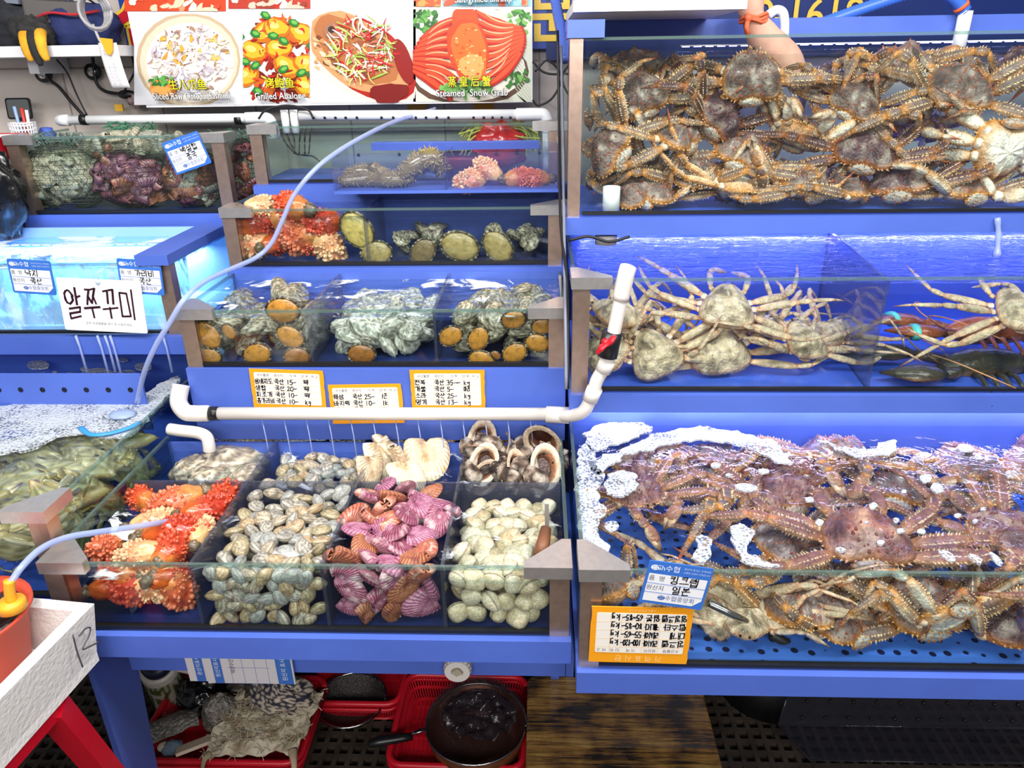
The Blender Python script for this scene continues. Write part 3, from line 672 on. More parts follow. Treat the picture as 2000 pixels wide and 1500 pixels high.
squirts(((478, 480, .12, 0, 0, 190, 3, 'pink-orange sea squirt low in the corner of the mixed tank'), (495, 435, .12, 0, -20, 20, 2, 'blurred red sea squirt behind the air tube'), (560, 440, .12, 0, 60, 0, 1, 'upright yellow-white sea squirt in the middle of the red heap'), (592, 460, .14, 0, 20, 170, 1, 'sea squirt with a pale belly and a knobbly red head'), (640, 490, .13, 0, 60, 20, 3, 'brownish knobbly sea squirt against the abalone divider'), (540, 500, .1, 0, 0, 60, 2, 'small red sea squirt on the floor behind the air tube'), (635, 435, .12, 0, 0, 210, 2, 'orange sea squirt at the top of the heap by the divider'), (570, 405, .13, 0, 0, 150, 0, 'red sea squirt floating under the water line'), (510, 405, .1, 0, 0, 30, 3, 'pale orange sea squirt near the water surface'), (600, 505, .1, 0, 0, 10, 0, 'dark red sea squirt on the tank floor near the divider')), 'y', 1.89)
squirts(((922, 352, .1, 0, 10, 200, 3, 'cream sea squirt with a peach end lying in front in the small blue box'), (955, 332, .09, 0, -30, 160, 3, 'pink bumpy sea squirt leaning on the cream one in the small blue box'), (1012, 348, .09, 0, 0, 20, 1, 'red-orange bumpy sea squirt beside the box end in the small blue box'), (1052, 350, .09, 0, 0, 190, 1, 'orange sea squirt touching the end wall of the small blue box')), 'y', 1.95)

# sea cucumbers / spiky tunicates in the small blue box
def cuke(seed, pts, rad):
    mb = MB(); r = random.Random(seed); P = spline(pts, 7)
    R = [rad * (.55 + .5 * sin(pi * (i + 1) / (len(P) + 1))) for i in range(len(P))]
    cf = lambda t, s, p: mixc(S(96, 84, 52), S(150, 136, 92), .5 + .5 * nz(p, 60, seed))
    mb.tube(P, R, 10, 1, cf)
    for i in range(len(P)):
        for k in range(12):
            a = r.uniform(0, 6.28); t = (P[min(i + 1, len(P) - 1)] - P[max(0, i - 1)]).normalized()
            s_ = t.cross(V((0, 0, 1))); s_ = s_.normalized() if s_.length > .1 else V((1, 0, 0)); u = s_.cross(t); d = s_ * cos(a) + u * sin(a)
            mb.cone(P[i] + d * R[i] * .9 + t * r.uniform(-.004, .004), d + t * r.uniform(-.5, .5), rad * r.uniform(.3, .55), rad * .12, 4, S(120, 104, 64), S(186, 172, 120))
    return mb
for px, pts, rad, lab in ((740, ((-.1, 0, .012), (-.03, .02, .014), (.04, 0, .014), (.09, .01, .02)), .02, 'spiky olive sea cucumber lying along the front of the small blue box'), (730, ((-.005, .02, .05), (.01, .03, .03), (.03, .02, .02), (.08, .03, .02), (.11, .03, .045)), .017, 'spiky sea cucumber bent up at both ends in the small blue box'), (705, ((-.05, .05, .02), (.0, .05, .028), (.05, .05, .02)), .02, 'short spiky sea cucumber at the back near the box end'), (822, ((-.05, .0, .02), (-.01, .01, .05), (.03, .02, .065), (.06, .02, .03)), .026, 'thick curled sea cucumber beside the box divider')):
    p = at(px, 365, 'y', 1.93); p.z = 1.31
    o = cuke(px, pts, rad).build('sea_cucumber', m_flesh, smooth=True, loc=p); tag(o, lab, 'sea cucumber')

# abalone clinging to the glass: shell behind, foot to the front
def aba_meshes(seed, foot):
    f = MB()
    f.ell((0, 0, .0), (.46, .34, .09), 30, 12, lambda d: mixc(foot, mixc(foot, S(70, 50, 30), .6), .75 * sm(.1, .5, noise.noise(V((d.x * 3, d.y * 6, seed)))) + .5 * sm(.8, 1, abs(sqrt(d.x ** 2 + d.y ** 2)))), disp=lambda d: .05 * noise.noise(V((d.x * 4, d.y * 4, seed))))
    fr = MB(); P = []
    for i in range(61):
        a = 2 * pi * i / 60; k = 1 + .035 * sin(23 * a) + .03 * noise.noise(V((cos(a) * 2, sin(a) * 2, seed)))
        P.append((.48 * k * cos(a), .36 * k * sin(a), -.02 + .012 * sin(19 * a)))
    fr.tube(P, [.035 + .008 * sin(i * 2.4) for i in range(61)], 7, 1, lambda t, s, p: mixc(S(44, 40, 34), S(176, 162, 132), sm(0, .6, nz(p, 16, seed))), cap=False)
    sh = MB(); sh.ell((0, 0, -.05), (.5, .39, .2), 24, 12, lambda d: mixc(S(90, 92, 74), S(160, 148, 120), .5 + .5 * noise.noise(V((d.x * 5, d.y * 5, d.z * 5 + seed)))), disp=lambda d: (.06 * noise.noise(d * 4 + V((0, seed, 0)))) - (.75 * max(0, d.z) if d.z > 0 else 0))
    return (('foot', f.mesh('foot', m_flesh)), ('frill', fr.mesh('frill', m_flesh)), ('shell', sh.mesh('shell', m_shell)))
aba = Kind('abalone', 'abalone', [aba_meshes(1, S(190, 132, 52)), aba_meshes(2, S(172, 118, 50)), aba_meshes(3, S(150, 96, 44)), aba_meshes(4, S(200, 176, 98)), aba_meshes(5, S(166, 146, 92)), aba_meshes(6, S(120, 100, 66))])
def abal(rows, y):
    for px, py, sz, tilt, k, lab in rows:
        p = at(px, py, 'y', y); aba.put(p, (pi / 2, R_(tilt), R_(rnd.uniform(-6, 6))), sz, lab, None, k)
abal(((407, 655, .072, 65, 0, 'tall oval abalone foot near the steel post of the three-part tank'), (410, 697, .056, 5, 1, 'abalone low in the corner under the tall oval one'), (447, 648, .04, 60, 1, 'small twisted abalone beside the tall oval one'), (552, 607, .08, -3, 0, 'abalone at the rim, half above water, near the first divider'), (567, 658, .068, 35, 0, 'abalone slanting below the one at the rim'), (502, 692, .07, -15, 0, 'abalone near the floor, middle of the first part of the tank'), (580, 697, .062, -5, 2, 'brown abalone on the floor against the first divider'),
      (706, 692, .066, 0, 2, 'lone abalone in the middle part of the tank'), (880, 657, .06, -30, 0, 'round abalone just past the second divider'), (934, 662, .062, -65, 0, 'upright abalone beside the round one past the second divider'), (1003, 625, .058, -15, 1, 'abalone high on the glass near the rim of the last part'), (1060, 637, .052, -5, 0, 'abalone beside the steel post under the rim'), (1050, 670, .058, 15, 0, 'lobed abalone below the post-side one'), (1005, 690, .062, -30, 0, 'large round abalone low on the glass of the last part'), (940, 703, .06, 15, 0, 'abalone at the floor of the last part near the divider'), (968, 694, .025, 30, 2, 'tiny abalone between the two lowest in the last part')), 1.517)
abal(((697, 450, .105, 55, 3, 'large yellow abalone on the divider in the mixed tank'), (735, 494, .085, -5, 4, 'pale abalone on the floor beside the divider of the mixed tank'), (826, 492, .08, -50, 5, 'grey-brown abalone half turned away, middle of the mixed tank floor'), (898, 482, .105, 15, 4, 'broad abalone with a dark frilled top edge'), (972, 482, .095, 50, 4, 'tilted abalone, last of the row on the mixed tank floor')), 1.855)
# shells and stones behind the abalone
gcol = (S(122, 116, 92), S(200, 190, 164), S(54, 50, 42)); gpal = (S(180, 180, 164), S(236, 232, 220), S(92, 96, 84))
bso = Kind('abalone_shell', 'abalone', [oyster_mesh(30 + k, gcol, .1) for k in range(3)])
bsp = Kind('pale_oyster', 'oyster', [oyster_mesh(40 + k, gpal, .14) for k in range(3)])
def fill(kind, x0, x1, y0, y1, z0, z1, n, s0, s1, lab, grp):
    for _ in range(n):
        kind.put((rnd.uniform(x0, x1), rnd.uniform(y0, y1), rnd.uniform(z0, z1)), (rnd.uniform(-1, 1), rnd.uniform(-1, 1), rnd.uniform(0, 6)), rnd.uniform(s0, s1), lab, grp)
fill(bso, -.74, -.54, 1.56, 1.76, 1.0, 1.082, 52, .06, .095, 'grey-green abalone shell heaped behind the glass-clinging ones, first part of the tank', 'abalone shells in the first part')
fill(bsp, -.46, -.27, 1.55, 1.76, 1.0, 1.072, 62, .06, .1, 'chalky pale oyster heaped in the middle part of the three-part tank', 'oysters in the middle part')
fill(bso, -.18, .005, 1.56, 1.76, 1.0, 1.082, 52, .055, .09, 'grey-green abalone shell heaped behind the glass-clinging ones, last part of the tank', 'abalone shells in the last part')
fill(bso, -.39, .0, 1.90, 2.02, 1.15, 1.185, 16, .06, .1, 'dark abalone shell lying behind the five large abalone', 'shells behind the large abalone')
# ---------------------------------------------------------------- crabs
JT = {}
def leg_mesh(seed, L, elev, yaw, rad, c, spin=1.0, flat=.75, hairy=False, pad=False, thin=False):
    """A walking leg along +x from its base: coxa, merus, carpus, propodus, dactyl. c = colours top, under, joint, tip, spine."""
    r = random.Random(seed); mb = MB(); top, und, joi, tip, spn = c
    p = V((0, 0, 0)); e = y = 0; joints = []
    prof = {0: (.8, 1, 1.05, 1, .85), 1: (.62, .92, 1.08, 1.1, 1.06, .95, .68), 2: (.66, .95, 1.08, .98, .68), 3: (.6, .9, .98, .92, .84, .72, .52), 4: (.62, .8, .72, .56, .38, .2, .04)}
    for s in range(5):
        e += R_(elev[s]); y += R_(yaw[s])
        d = V((cos(e) * cos(y), cos(e) * sin(y), sin(e)))
        pf = prof[s]; n = len(pf); k = rad[s]
        if pad and s == 4: pf = (.6, 1.3, 1.7, 1.75, 1.5, 1.0, .2)
        P = [p + d * (L[s] * i / (n - 1)) for i in range(n)]
        side = d.cross(V((0, 0, 1))); side = side.normalized() if side.length > .05 else V((0, 1, 0)); upv = side.cross(d)
        def cf(t, sn, q, s=s):
            c_ = mixc(und, top, sm(-.35, .35, -sn * 1 if False else sn + .25 * noise.noise(q * 40)))
            ed = max(sm(.72, 1, t), sm(.28, 0, t)) * (.9 if s else .5)
            c_ = mixc(c_, joi, ed * .85)
            if abs(sn) < .35: c_ = mixc(c_, joi, .65)
            if s == 4: c_ = mixc(c_, tip, sm(.1, .8, t))
            if s == 0: c_ = mixc(und, joi, .5 * sm(.3, .9, t))
            return c_
        fl = flat * (.3 if (pad and s == 4) else 1)
        mb.tube(P, [k * q for q in pf], 9, fl, cf, up=(0, 0, 1))
        if spin and s > 0:
            m = int(L[s] / rad[1] * 2.2 * spin)
            for rowa in (.15, 1.0, 2.1, 3.0, -.7, -2.4):
                for i in range(m):
                    t = (i + .5 + r.uniform(-.3, .3)) / m
                    if s == 4 and t > .7: continue
                    rr = k * pf[min(n - 1, int(t * n))]
                    nd = side * cos(rowa) + upv * sin(rowa) * fl
                    mb.cone(p + d * (L[s] * t) + nd * rr * .85, nd + d * .35, rr * r.uniform(.3, .6), rr * .17, 4, mixc(joi, spn, .5), spn)
        p = p + d * L[s] * .97; joints.append(p.copy())
    me = mb.mesh('walking_leg', m_crab); JT[me.name] = joints; return me
def claw_mesh(seed, L, elev, yaw, rad, c, spin=1.0, palm=1.5, open_=12, tipc=None):
    r = random.Random(seed); mb = MB(); top, und, joi, tip, spn = c
    p = V((0, 0, 0)); e = y = 0
    for s in range(3):
        e += R_(elev[s]); y += R_(yaw[s]); d = V((cos(e) * cos(y), cos(e) * sin(y), sin(e)))
        pf = ((.8, 1, .9), (.6, .95, 1.1, 1.05, .75), (.7, 1.05, 1.05, .75))[s]; n = len(pf)
        cf = lambda t, sn, q: mixc(mixc(und, top, sm(-.3, .4, sn)), joi, max(sm(.7, 1, t), sm(.3, 0, t)) * .8)
        mb.tube([p + d * (L[s] * i / (n - 1)) for i in range(n)], [rad[s] * q for q in pf], 9, .85, cf)
        if spin:
            sd = d.cross(V((0, 0, 1))).normalized(); u = sd.cross(d)
            for i in range(int(9 * spin)):
                a = r.uniform(-.6, 3.7); t = r.random(); nd = sd * cos(a) + u * sin(a)
                mb.cone(p + d * L[s] * t + nd * rad[s] * .85, nd + d * .3, rad[s] * .5, rad[s] * .17, 4, mixc(joi, spn, .5), spn)
        p = p + d * L[s] * .97
    e += R_(elev[3]); y += R_(yaw[3]); d = V((cos(e) * cos(y), cos(e) * sin(y), sin(e)))
    sd = d.cross(V((0, 0, 1))).normalized(); u = sd.cross(d); k = rad[3] * palm; l = L[3]
    cf = lambda t, sn, q: mixc(mixc(und, top, sm(-.2, .5, sn)), joi, .35 + .3 * nz(q, 50, seed))
    mb.tube([p + d * l * t for t in (0, .12, .3, .5, .6)], [k * q for q in (.5, .85, 1, .95, .8)], 11, .75, cf)
    for sg, sc_ in ((1, .62), (-1, .5)):
        b = p + d * l * .52 + sd * k * .42 * sg; op = tan_ = math.tan(R_(open_)) * (sg if sg > 0 else sg * .3)
        P = [b + d * l * .5 * t + sd * k * (op * t - sg * .55 * t * t) for t in (0, .25, .5, .75, 1)]
        mb.tube(P, [k * sc_ * q for q in (.9, .8, .62, .4, .08)], 8, .8, lambda t, sn, q: mixc(mixc(und, joi, .5), tipc or tip, sm(.2, .9, t)))
    me = mb.mesh('claw', m_crab); JT[me.name] = [p, p + d * l * .6, p + d * l]; return me
def carapace_mesh(seed, outline, h, c, spines=40, edge=26, belly=.2, lobes=(), spots=0, rough_=.02, under=None, spine_h=.05, spotc=None, rings=0):
    """Dome over the outline (half outline, front to rear, unit width), with a pale belly below."""
    r = random.Random(seed); mb = MB(); top, und, joi, tip, spn = c
    half = spline([(x, y, 0) for x, y in outline], 5)
    pts = [(q.x, q.y) for q in half] + [(-q.x, q.y) for q in half[::-1]][1:-1]
    cx, cy = 0, sum(p[1] for p in pts) / len(pts); N = len(pts); nr = 14
    vs, cs, fs = [], [], []
    def zt(x, y, q):
        z = h * (1 - q ** 2.3) ** .75 if q < 1 else 0
        for lx, ly, lr, lh in lobes:
            for sx in ((1, -1) if lx else (1,)):
                z += lh * exp(-(((x - lx * sx) / lr) ** 2 + ((y - ly) / lr) ** 2))* (1 - q ** 4)
        return z + rough_ * noise.noise(V((x * 9, y * 9, seed))) * (1 - q ** 6)
    for j in range(nr + 1):
        q = j / nr
        for i, (x, y) in enumerate(pts):
            X, Y = x * q, cy + (y - cy) * q
            n_ = noise.noise(V((X * 5, Y * 5, seed * 1.7)))
            cc = mixc(top, mixc(top, und, .28), sm(.0, .45, n_)); cc = mixc(cc, mixc(top, (.02, .01, .01), .6), sm(.05, .5, -n_)); cc = mixc(cc, joi, .85 * sm(.88, 1, q)); 
            if spots: cc = mixc(cc, spotc or und, .6 * sm(.25, .45, noise.noise(V((X * spots, Y * spots, seed)))))
            if rings: cc = mixc(cc, mixc(und, spotc, .5), .55 * (.5 + .5 * sin(q * rings + 3 * n_)) ** 2)
            vs.append((X, Y, zt(X, Y, q))); cs.append(cc)
    for j in range(nr):
        for i in range(N): fs.append((j * N + i, (j + 1) * N + i, (j + 1) * N + (i + 1) % N, j * N + (i + 1) % N))
    b0 = len(vs)
    for j in range(1, 6):
        q = 1 - j / 5.0
        for i, (x, y) in enumerate(pts):
            z = -belly * (1 - q ** 2) ** .5 * (1 + .08 * sin(22 * y) * (1 - q))
            vs.append((x * q * .96, cy + (y - cy) * q * .96, z)); cs.append(mixc(joi, und, sm(.0, .5, 1 - q)) if not under else under)
    prev = nr * N
    for j in range(5):
        a, b = (prev if j == 0 else b0 + (j - 1) * N), b0 + j * N
        for i in range(N): fs.append((a + i, b + i, b + (i + 1) % N, a + (i + 1) % N))
    mb.add(vs, fs, cs)
    for i in range(spines):
        while True:
            q = sqrt(r.random()) * .9; k = r.randrange(N); x, y = pts[k][0] * q, cy + (pts[k][1] - cy) * q
            if abs(x) > .03: break
        s_ = spine_h * r.uniform(.5, 1.2)
        mb.cone((x, y, zt(x, y, q) - s_ * .2), (x * .8, (y - cy) * .8, 1), s_, s_ * .42, 6, mixc(top, tip, .5), mixc(tip, (.03, .01, .01), .4))
    for i in range(edge):
        k = int(i * N / edge); x, y = pts[k]
        mb.cone((x * .98, y * .98, -.005), (x, y - cy, .15), spine_h * r.uniform(.7, 1.3), spine_h * .35, 5, joi, spn)
    return mb.mesh('carapace', m_crab)
KO = ((0, .52), (.06, .45), (.14, .43), (.23, .40), (.34, .3), (.45, .13), (.5, -.08), (.48, -.25), (.39, -.36), (.26, -.40), (.1, -.36), (0, -.33))
SO = ((0, .54), (.08, .5), (.15, .46), (.26, .34), (.4, .08), (.48, -.14), (.47, -.3), (.36, -.42), (.18, -.47), (0, -.47))
WO = ((0, .24), (.1, .25), (.2, .235), (.33, .18), (.42, .1), (.56, .0), (.42, -.07), (.3, -.17), (.18, -.24), (0, -.25))
kc1 = (S(126, 104, 96), S(246, 238, 220), S(216, 138, 34), S(180, 76, 14), S(248, 226, 180))
kc2 = (S(140, 92, 84), S(228, 204, 170), S(202, 138, 84), S(120, 48, 30), S(236, 208, 170))
kc3 = (S(88, 60, 66), S(226, 210, 188), S(190, 112, 40), S(120, 52, 24), S(226, 202, 160))
def king_set(seed, c, body=None):
    lob = ((0, .14, .13, .09), (.24, -.12, .15, .09), (0, -.27, .09, .05))
    d = dict(car=[carapace_mesh(seed + k, KO, .2, c, 70, 40, .2, lob, spine_h=.055, rough_=.05) for k in range(2)])
    ab = MB(); ab.ell((0, 0, 0), (.23, .075, .115), 22, 12, lambda q: mixc(mixc(mixc(c[0], c[1], .75), mixc(S(150, 152, 160), c[0], .4), .5 + 1.1 * noise.noise(q * 4)), c[2], .8 * sm(.75, .98, abs(q.x)) + .5 * sm(.5, .9, -q.z)), disp=lambda q: .06 * noise.noise(q * 5))
    r = random.Random(seed)
    for i in range(34):
        a = r.uniform(0, 6.28); k = sqrt(r.random()) if i > 16 else 1.0
        ab.cone((.225 * cos(a) * k, -.075 * sqrt(max(0, 1 - k * k)) - .0, .112 * sin(a) * k), (cos(a) * .7, -1, sin(a) * .7), .03, .014, 5, c[2], c[3])
    d['abd'] = ab.mesh('abdomen', m_crab)
    ra = (.085, .1, .086, .075, .05)
    poses = dict(spread=((18, -8, -14, -26, -22), (0, 4, 6, 10, 8)), arch=((30, 10, -22, -62, -20), (0, 6, 4, 4, 0)), fold=((20, 22, -28, -88, -34), (0, 12, 14, 20, 8)), back=((8, 2, -8, -18, -20), (0, 24, 30, 44, 18)), down=((-10, -22, -18, -14, -8), (0, 4, 8, 6, 4)), tuck=((24, 30, -50, -104, -20), (0, 4, 4, 0, 0)), flat=((2, 0, -2, -4, -8), (0, 10, 26, 46, 16)))
    LL = (.1, .64, .23, .5, .34)
    d['leg'] = {k: leg_mesh(seed + i, LL, e, y, ra, c) for i, (k, (e, y)) in enumerate(poses.items())}
    d['claw'] = [claw_mesh(seed, (.1, .34, .17, .46), (10, -10, -20, -30), (0, 30, 30, 22), (.08, .09, .084, .082), c, .9, tipc=S(60, 34, 24)), claw_mesh(seed + 1, (.1, .34, .17, .46), (10, 20, -30, -50), (0, 20, 34, 46), (.08, .09, .084, .082), c, .9, tipc=S(60, 34, 24))]
    d['base'] = (((.38, .13, -.05), 26), ((.40, -.04, -.06), -4), ((.34, -.2, -.06), -34)); d['cbase'] = ((.24, .33, -.04), 56)
    d['abl'] = ((0, -.37, -.1), (R_(14), 0, 0))
    return d
TANKB = dict(R3=((.10, 1.6), (1.714, 2.125), (1.282, 1.625)), R1=((.08, 1.6), (.978, 1.505), (.656, .84)), R2=((.08, 1.6), (1.442, 1.885), (.962, 1.19)), L1=((-1.9, -.884), (1.078, 1.845), (.708, .868)))
def make_crab(name, cat, d, loc, rot, size, label, pose, group=None, seed=0, spreadang=1.0, lift=0, skip=(), legs=None, eyes=True, clawk=None, tank_=None):
    """rot = (pitch, roll in the picture plane, yaw) in degrees; pose: one word or six (near-side legs first)."""
    r = random.Random(seed * 13 + 5); eu = Euler(tuple(R_(a) for a in rot)); RM = eu.to_matrix()
    B = TANKB.get(tank_)
    loc = V(loc)
    if B:
        ext = [V((0, 0, 0)), V((0, 0, 0))]
        for q in ((.42, .2, 0), (-.42, .2, 0), (.36, -.36, 0), (-.36, -.36, 0), (0, .5, 0), (0, -.46, 0), (0, 0, .24), (0, 0, -.18)):
            q = RM @ (V(q) * size)
            for k in range(3): ext[0][k] = min(ext[0][k], q[k]); ext[1][k] = max(ext[1][k], q[k])
        for k in range(3): loc[k] = min(max(loc[k], B[k][0] + .006 - ext[0][k]), max(B[k][1] - .006 - ext[1][k], B[k][0] + .006 - ext[0][k]))
    keys = list(d['leg'])
    def outside(jt, W):
        if not B: return 0
        s_ = 0
        for q in jt:
            w_ = W @ q
            for k in range(3): s_ += max(0, B[k][0] + .014 - w_[k]) + max(0, w_[k] - B[k][1] + .014)
        return s_
    TW = M.Translation(loc) @ RM.to_4x4() @ M.Scale(size, 4)
    t = thing(name, label, cat, loc, tuple(R_(a) for a in rot), group, size)
    obj('carapace', d['car'][seed % len(d['car'])], t)
    if d.get('abd'): obj('abdomen', d['abd'], t, *d['abl'])
    if eyes: obj('eye', d['eye'], t, loc=d['eyel']); obj('eye', d['eye'], t, loc=(-d['eyel'][0], d['eyel'][1], d['eyel'][2]))
    pz = pose.split() if isinstance(pose, str) else list(pose)
    if len(pz) == 1: pz = pz * 6
    i = 0; nb = len(d['base'])
    for sx in (1, -1):
        for (b, a) in d['base']:
            p = pz[i % len(pz)]; i += 1
            if p == '-': continue
            best = None
            for k in range(46 if B else 1):
                pk = p if k < 12 else r.choice(keys); w_ = 9 + k * 1.1
                rt = (R_(r.uniform(-w_, w_) * 1.3), R_(-lift * sx + r.uniform(-w_, w_)), R_((a * spreadang + r.uniform(-w_, w_)) * sx))
                W = TW @ M.Translation((b[0] * sx, b[1], b[2])) @ Euler(rt).to_matrix().to_4x4() @ M.Diagonal((sx, 1, 1, 1))
                o_ = outside(JT[d['leg'][pk].name], W)
                if best is None or o_ < best[0]: best = (o_, pk, rt)
                if o_ == 0: break
            if best[0] > .02 and B: continue
            obj('walking_leg', d['leg'][best[1]], t, (b[0] * sx, b[1], b[2]), best[2], (sx, 1, 1))
        b, a = d['cbase']
        best = None
        for k in range(40 if B else 1):
            me = d['claw'][(seed + (sx > 0) + k) % len(d['claw'])]; w_ = 8 + k * 1.2
            rt = (R_(r.uniform(-w_, w_)), R_(r.uniform(-w_, w_)), R_((a + r.uniform(-w_, w_)) * sx))
            W = TW @ M.Translation((b[0] * sx, b[1], b[2])) @ Euler(rt).to_matrix().to_4x4() @ M.Diagonal((sx, 1, 1, 1))
            o_ = outside(JT[me.name], W)
            if best is None or o_ < best[0]: best = (o_, me, rt)
            if o_ == 0: break
        if best[0] <= .02 or not B: obj('claw', best[1], t, (b[0] * sx, b[1], b[2]), best[2], (sx, 1, 1))
    return t
eye_m = MB().ell((0, 0, 0), (.022, .022, .022), 8, 6, col=S(16, 12, 12)).mesh('eye', m_crab)
K1, K2, K3 = king_set(1, kc1), king_set(5, kc2), king_set(9, kc3)
for d in (K1, K2, K3): d['eye'] = eye_m; d['eyel'] = (.06, .48, .03)
def kings(rows, axis, tk, nm='king_crab'):
    for n, (px, py, v, size, rot, pose, ks, lab) in enumerate(rows):
        make_crab(nm, 'king crab', (K1, K2, K3)[ks], at(px, py, axis, v), rot, size * .93, lab, pose, None, n, tank_=tk)
# the packed tank
kings(((1470, 128, 1.84, .15, (62, 0, 3), 'flat spread down flat spread down', 0, 'king crab lifted highest, its legs stretched to both sides and tail flap showing'),
 (1872, 172, 1.84, .165, (42, 4, 4), 'arch fold spread arch fold spread', 0, 'large king crab with a clean brown shell facing the glass, tail flap curled below'),
 (1955, 290, 1.78, .16, (-88, 6, 10), 'fold tuck fold fold tuck fold', 0, 'king crab upside down against the glass, white knuckled underside showing'),
 (1690, 292, 1.80, .15, (38, 8, -14), 'back down fold back spread down', 2, 'dark purple-shelled king crab tilted in the middle of the heap'),
 (1672, 195, 1.86, .125, (46, 24, -30), 'arch fold spread fold arch back', 0, 'smaller olive-shelled king crab behind an orange leg tip'),
 (1318, 262, 1.80, .145, (24, -10, 60), 'fold arch spread back down fold', 0, 'king crab in side view with yellow joint bulges, left half of the heap'),
 (1248, 185, 1.83, .14, (55, -22, 14), 'spread fold back flat fold down', 0, 'king crab with a round pale tail flap high near the steel post'),
 (1245, 128, 1.98, .14, (20, -12, 30), 'spread flat fold spread arch fold', 0, 'blurred king crab farthest up behind the one with the pale tail flap'),
 (1408, 226, 1.84, .14, (60, 40, 20), 'fold arch back tuck fold arch', 2, 'grey king crab standing on its side under the lifted one'),
 (1455, 300, 1.82, .15, (20, 18, -20), 'down back spread fold arch down', 0, 'brown king crab with cream joints below the centre of the heap'),
 (1352, 340, 1.79, .13, (-30, 0, 175), 'fold spread down fold spread down', 0, 'king crab facing the glass, small mouth and thick pale claws showing'),
 (1560, 262, 1.86, .14, (30, -20, 160), 'arch fold tuck arch fold tuck', 0, 'king crab with grey upright legs, just below the filter sock'),
 (1570, 362, 1.77, .15, (14, 6, 30), 'flat back spread fold flat spread', 0, 'king crab buried low, only banded grey-orange legs spread at the glass'),
 (1760, 362, 1.77, .15, (10, -8, -24), 'back flat spread back spread fold', 2, 'purple-legged king crab buried low beside the upside-down one'),
 (1190, 290, 1.79, .14, (30, -60, 0), 'fold arch down back fold spread', 0, 'king crab jammed against the end glass with a dark leg tip'),
 (1240, 380, 1.78, .14, (10, -30, 40), 'tuck arch fold down fold arch', 0, 'king crab in the bottom corner over the white pipe stub'),
 (1440, 390, 1.77, .14, (180, 4, 20), 'spread fold flat back spread fold', 0, 'king crab flipped over on the tank floor, pale claw at the glass'),
 (1270, 398, 1.78, .14, (8, 10, -30), 'flat spread back fold spread flat', 0, 'king crab flat on the tank floor beside the pipe stub'),
 (1870, 395, 1.78, .15, (6, 0, 20), 'flat spread back spread flat back', 0, 'king crab flat on the tank floor under the upside-down one'),
 (1640, 402, 1.79, .14, (4, 0, 80), 'spread flat back flat spread back', 0, 'king crab flat on the tank floor, mostly legs, near the middle'),
 (1610, 160, 1.98, .14, (20, 0, -40), 'arch spread fold arch spread fold', 2, 'reddish king crab legs and back rising behind the olive-shelled one'),
 (1760, 120, 1.98, .15, (-20, 10, 190), 'arch tuck fold arch tuck fold', 0, 'king crab behind the large clean one with high bent grey legs'),
 (1985, 130, 1.96, .15, (30, -20, -60), 'arch fold spread arch fold tuck', 2, 'king crab at the far edge of the packed tank near the surface'),
 (1380, 170, 1.95, .14, (10, 0, 10), 'flat arch fold flat spread fold', 2, 'dim king crab under the stretched arm of the lifted one'),
 (1790, 250, 1.95, .14, (10, 20, 100), 'back fold arch fold spread back', 2, 'shadowed king crab behind the tail flap of the large clean one')), 'y', 'R3')
# the wide low tank
kings(((1690, 1045, .80, .172, (10, 0, -6), 'flat spread back flat spread flat', 1, 'large rust-red spotted king crab close under the surface, nearest the front rim'),
 (1245, 965, .79, .13, (6, 0, 200), 'arch spread fold arch spread fold', 1, 'rust king crab with froth on its back beside the steel cap'),
 (1530, 1055, .755, .14, (6, 0, 40), '- spread back - flat back', 0, 'olive-brown bare-looking king crab beside the large rust-red one'),
 (1380, 888, .775, .17, (4, 0, 70), 'spread flat back flat spread back', 0, 'brown king crab under the froth band near the back'),
 (1620, 870, .80, .15, (16, 0, 170), 'spread flat back spread flat back', 0, 'king crab with a white froth patch on its shell at the back wall'),
 (1530, 960, .765, .155, (4, 0, 10), 'flat back spread flat back spread', 1, 'violet-lit king crab in the middle of the wide tank'),
 (1760, 950, .765, .15, (4, 0, -30), 'spread flat back flat back spread', 0, 'dark brown king crab with two froth spots behind the large rust-red one'),
 (1880, 900, .775, .15, (6, 0, 120), 'flat spread spread back flat spread', 0, 'king crab with long parallel legs toward the far end'),
 (1960, 1040, .775, .15, (8, 0, 60), 'spread arch flat spread fold flat', 1, 'king crab at the far end beside the large rust-red one'),
 (1960, 850, .78, .15, (6, 0, -20), 'flat spread back flat spread back', 1, 'pinkish king crab at the far back end under the violet light'),
 (1235, 850, .77, .15, (4, 0, -60), 'spread back flat spread flat back', 1, 'king crab in the back corner under speckled froth'),
 (1500, 830, .775, .14, (4, 0, 20), 'spread flat back spread flat back', 1, 'king crab hugging the back wall under the light strip')), 'z', 'R1')
kings(((1560, 1190, 1.06, .16, (12, 0, 176), '- down - - down spread', 0, 'cloudy yellowish king crab just behind the front glass'),
 (1800, 1180, 1.06, .15, (20, 0, 10), 'spread down fold spread down flat', 0, 'king crab resting its edge against the front glass under the large rust-red one'),
 (1830, 1240, 1.03, .13, (-60, 0, 20), 'down fold spread down flat back', 0, 'green-bellied king crab tipped up low against the front glass'),
 (1190, 1160, 1.06, .12, (-40, 20, 60), 'fold down spread fold down spread', 0, 'pale king crab behind the orange card corner by the steel post'),
 (1640, 1270, 1.03, .13, (0, 0, 30), 'flat spread back flat spread back', 0, 'king crab on the floor at the front glass, banded olive legs'),
 (1940, 1268, 1.03, .14, (0, 0, 60), 'spread flat back flat back spread', 2, 'dark red-legged king crab on the floor at the far front')), 'y', 'R1')

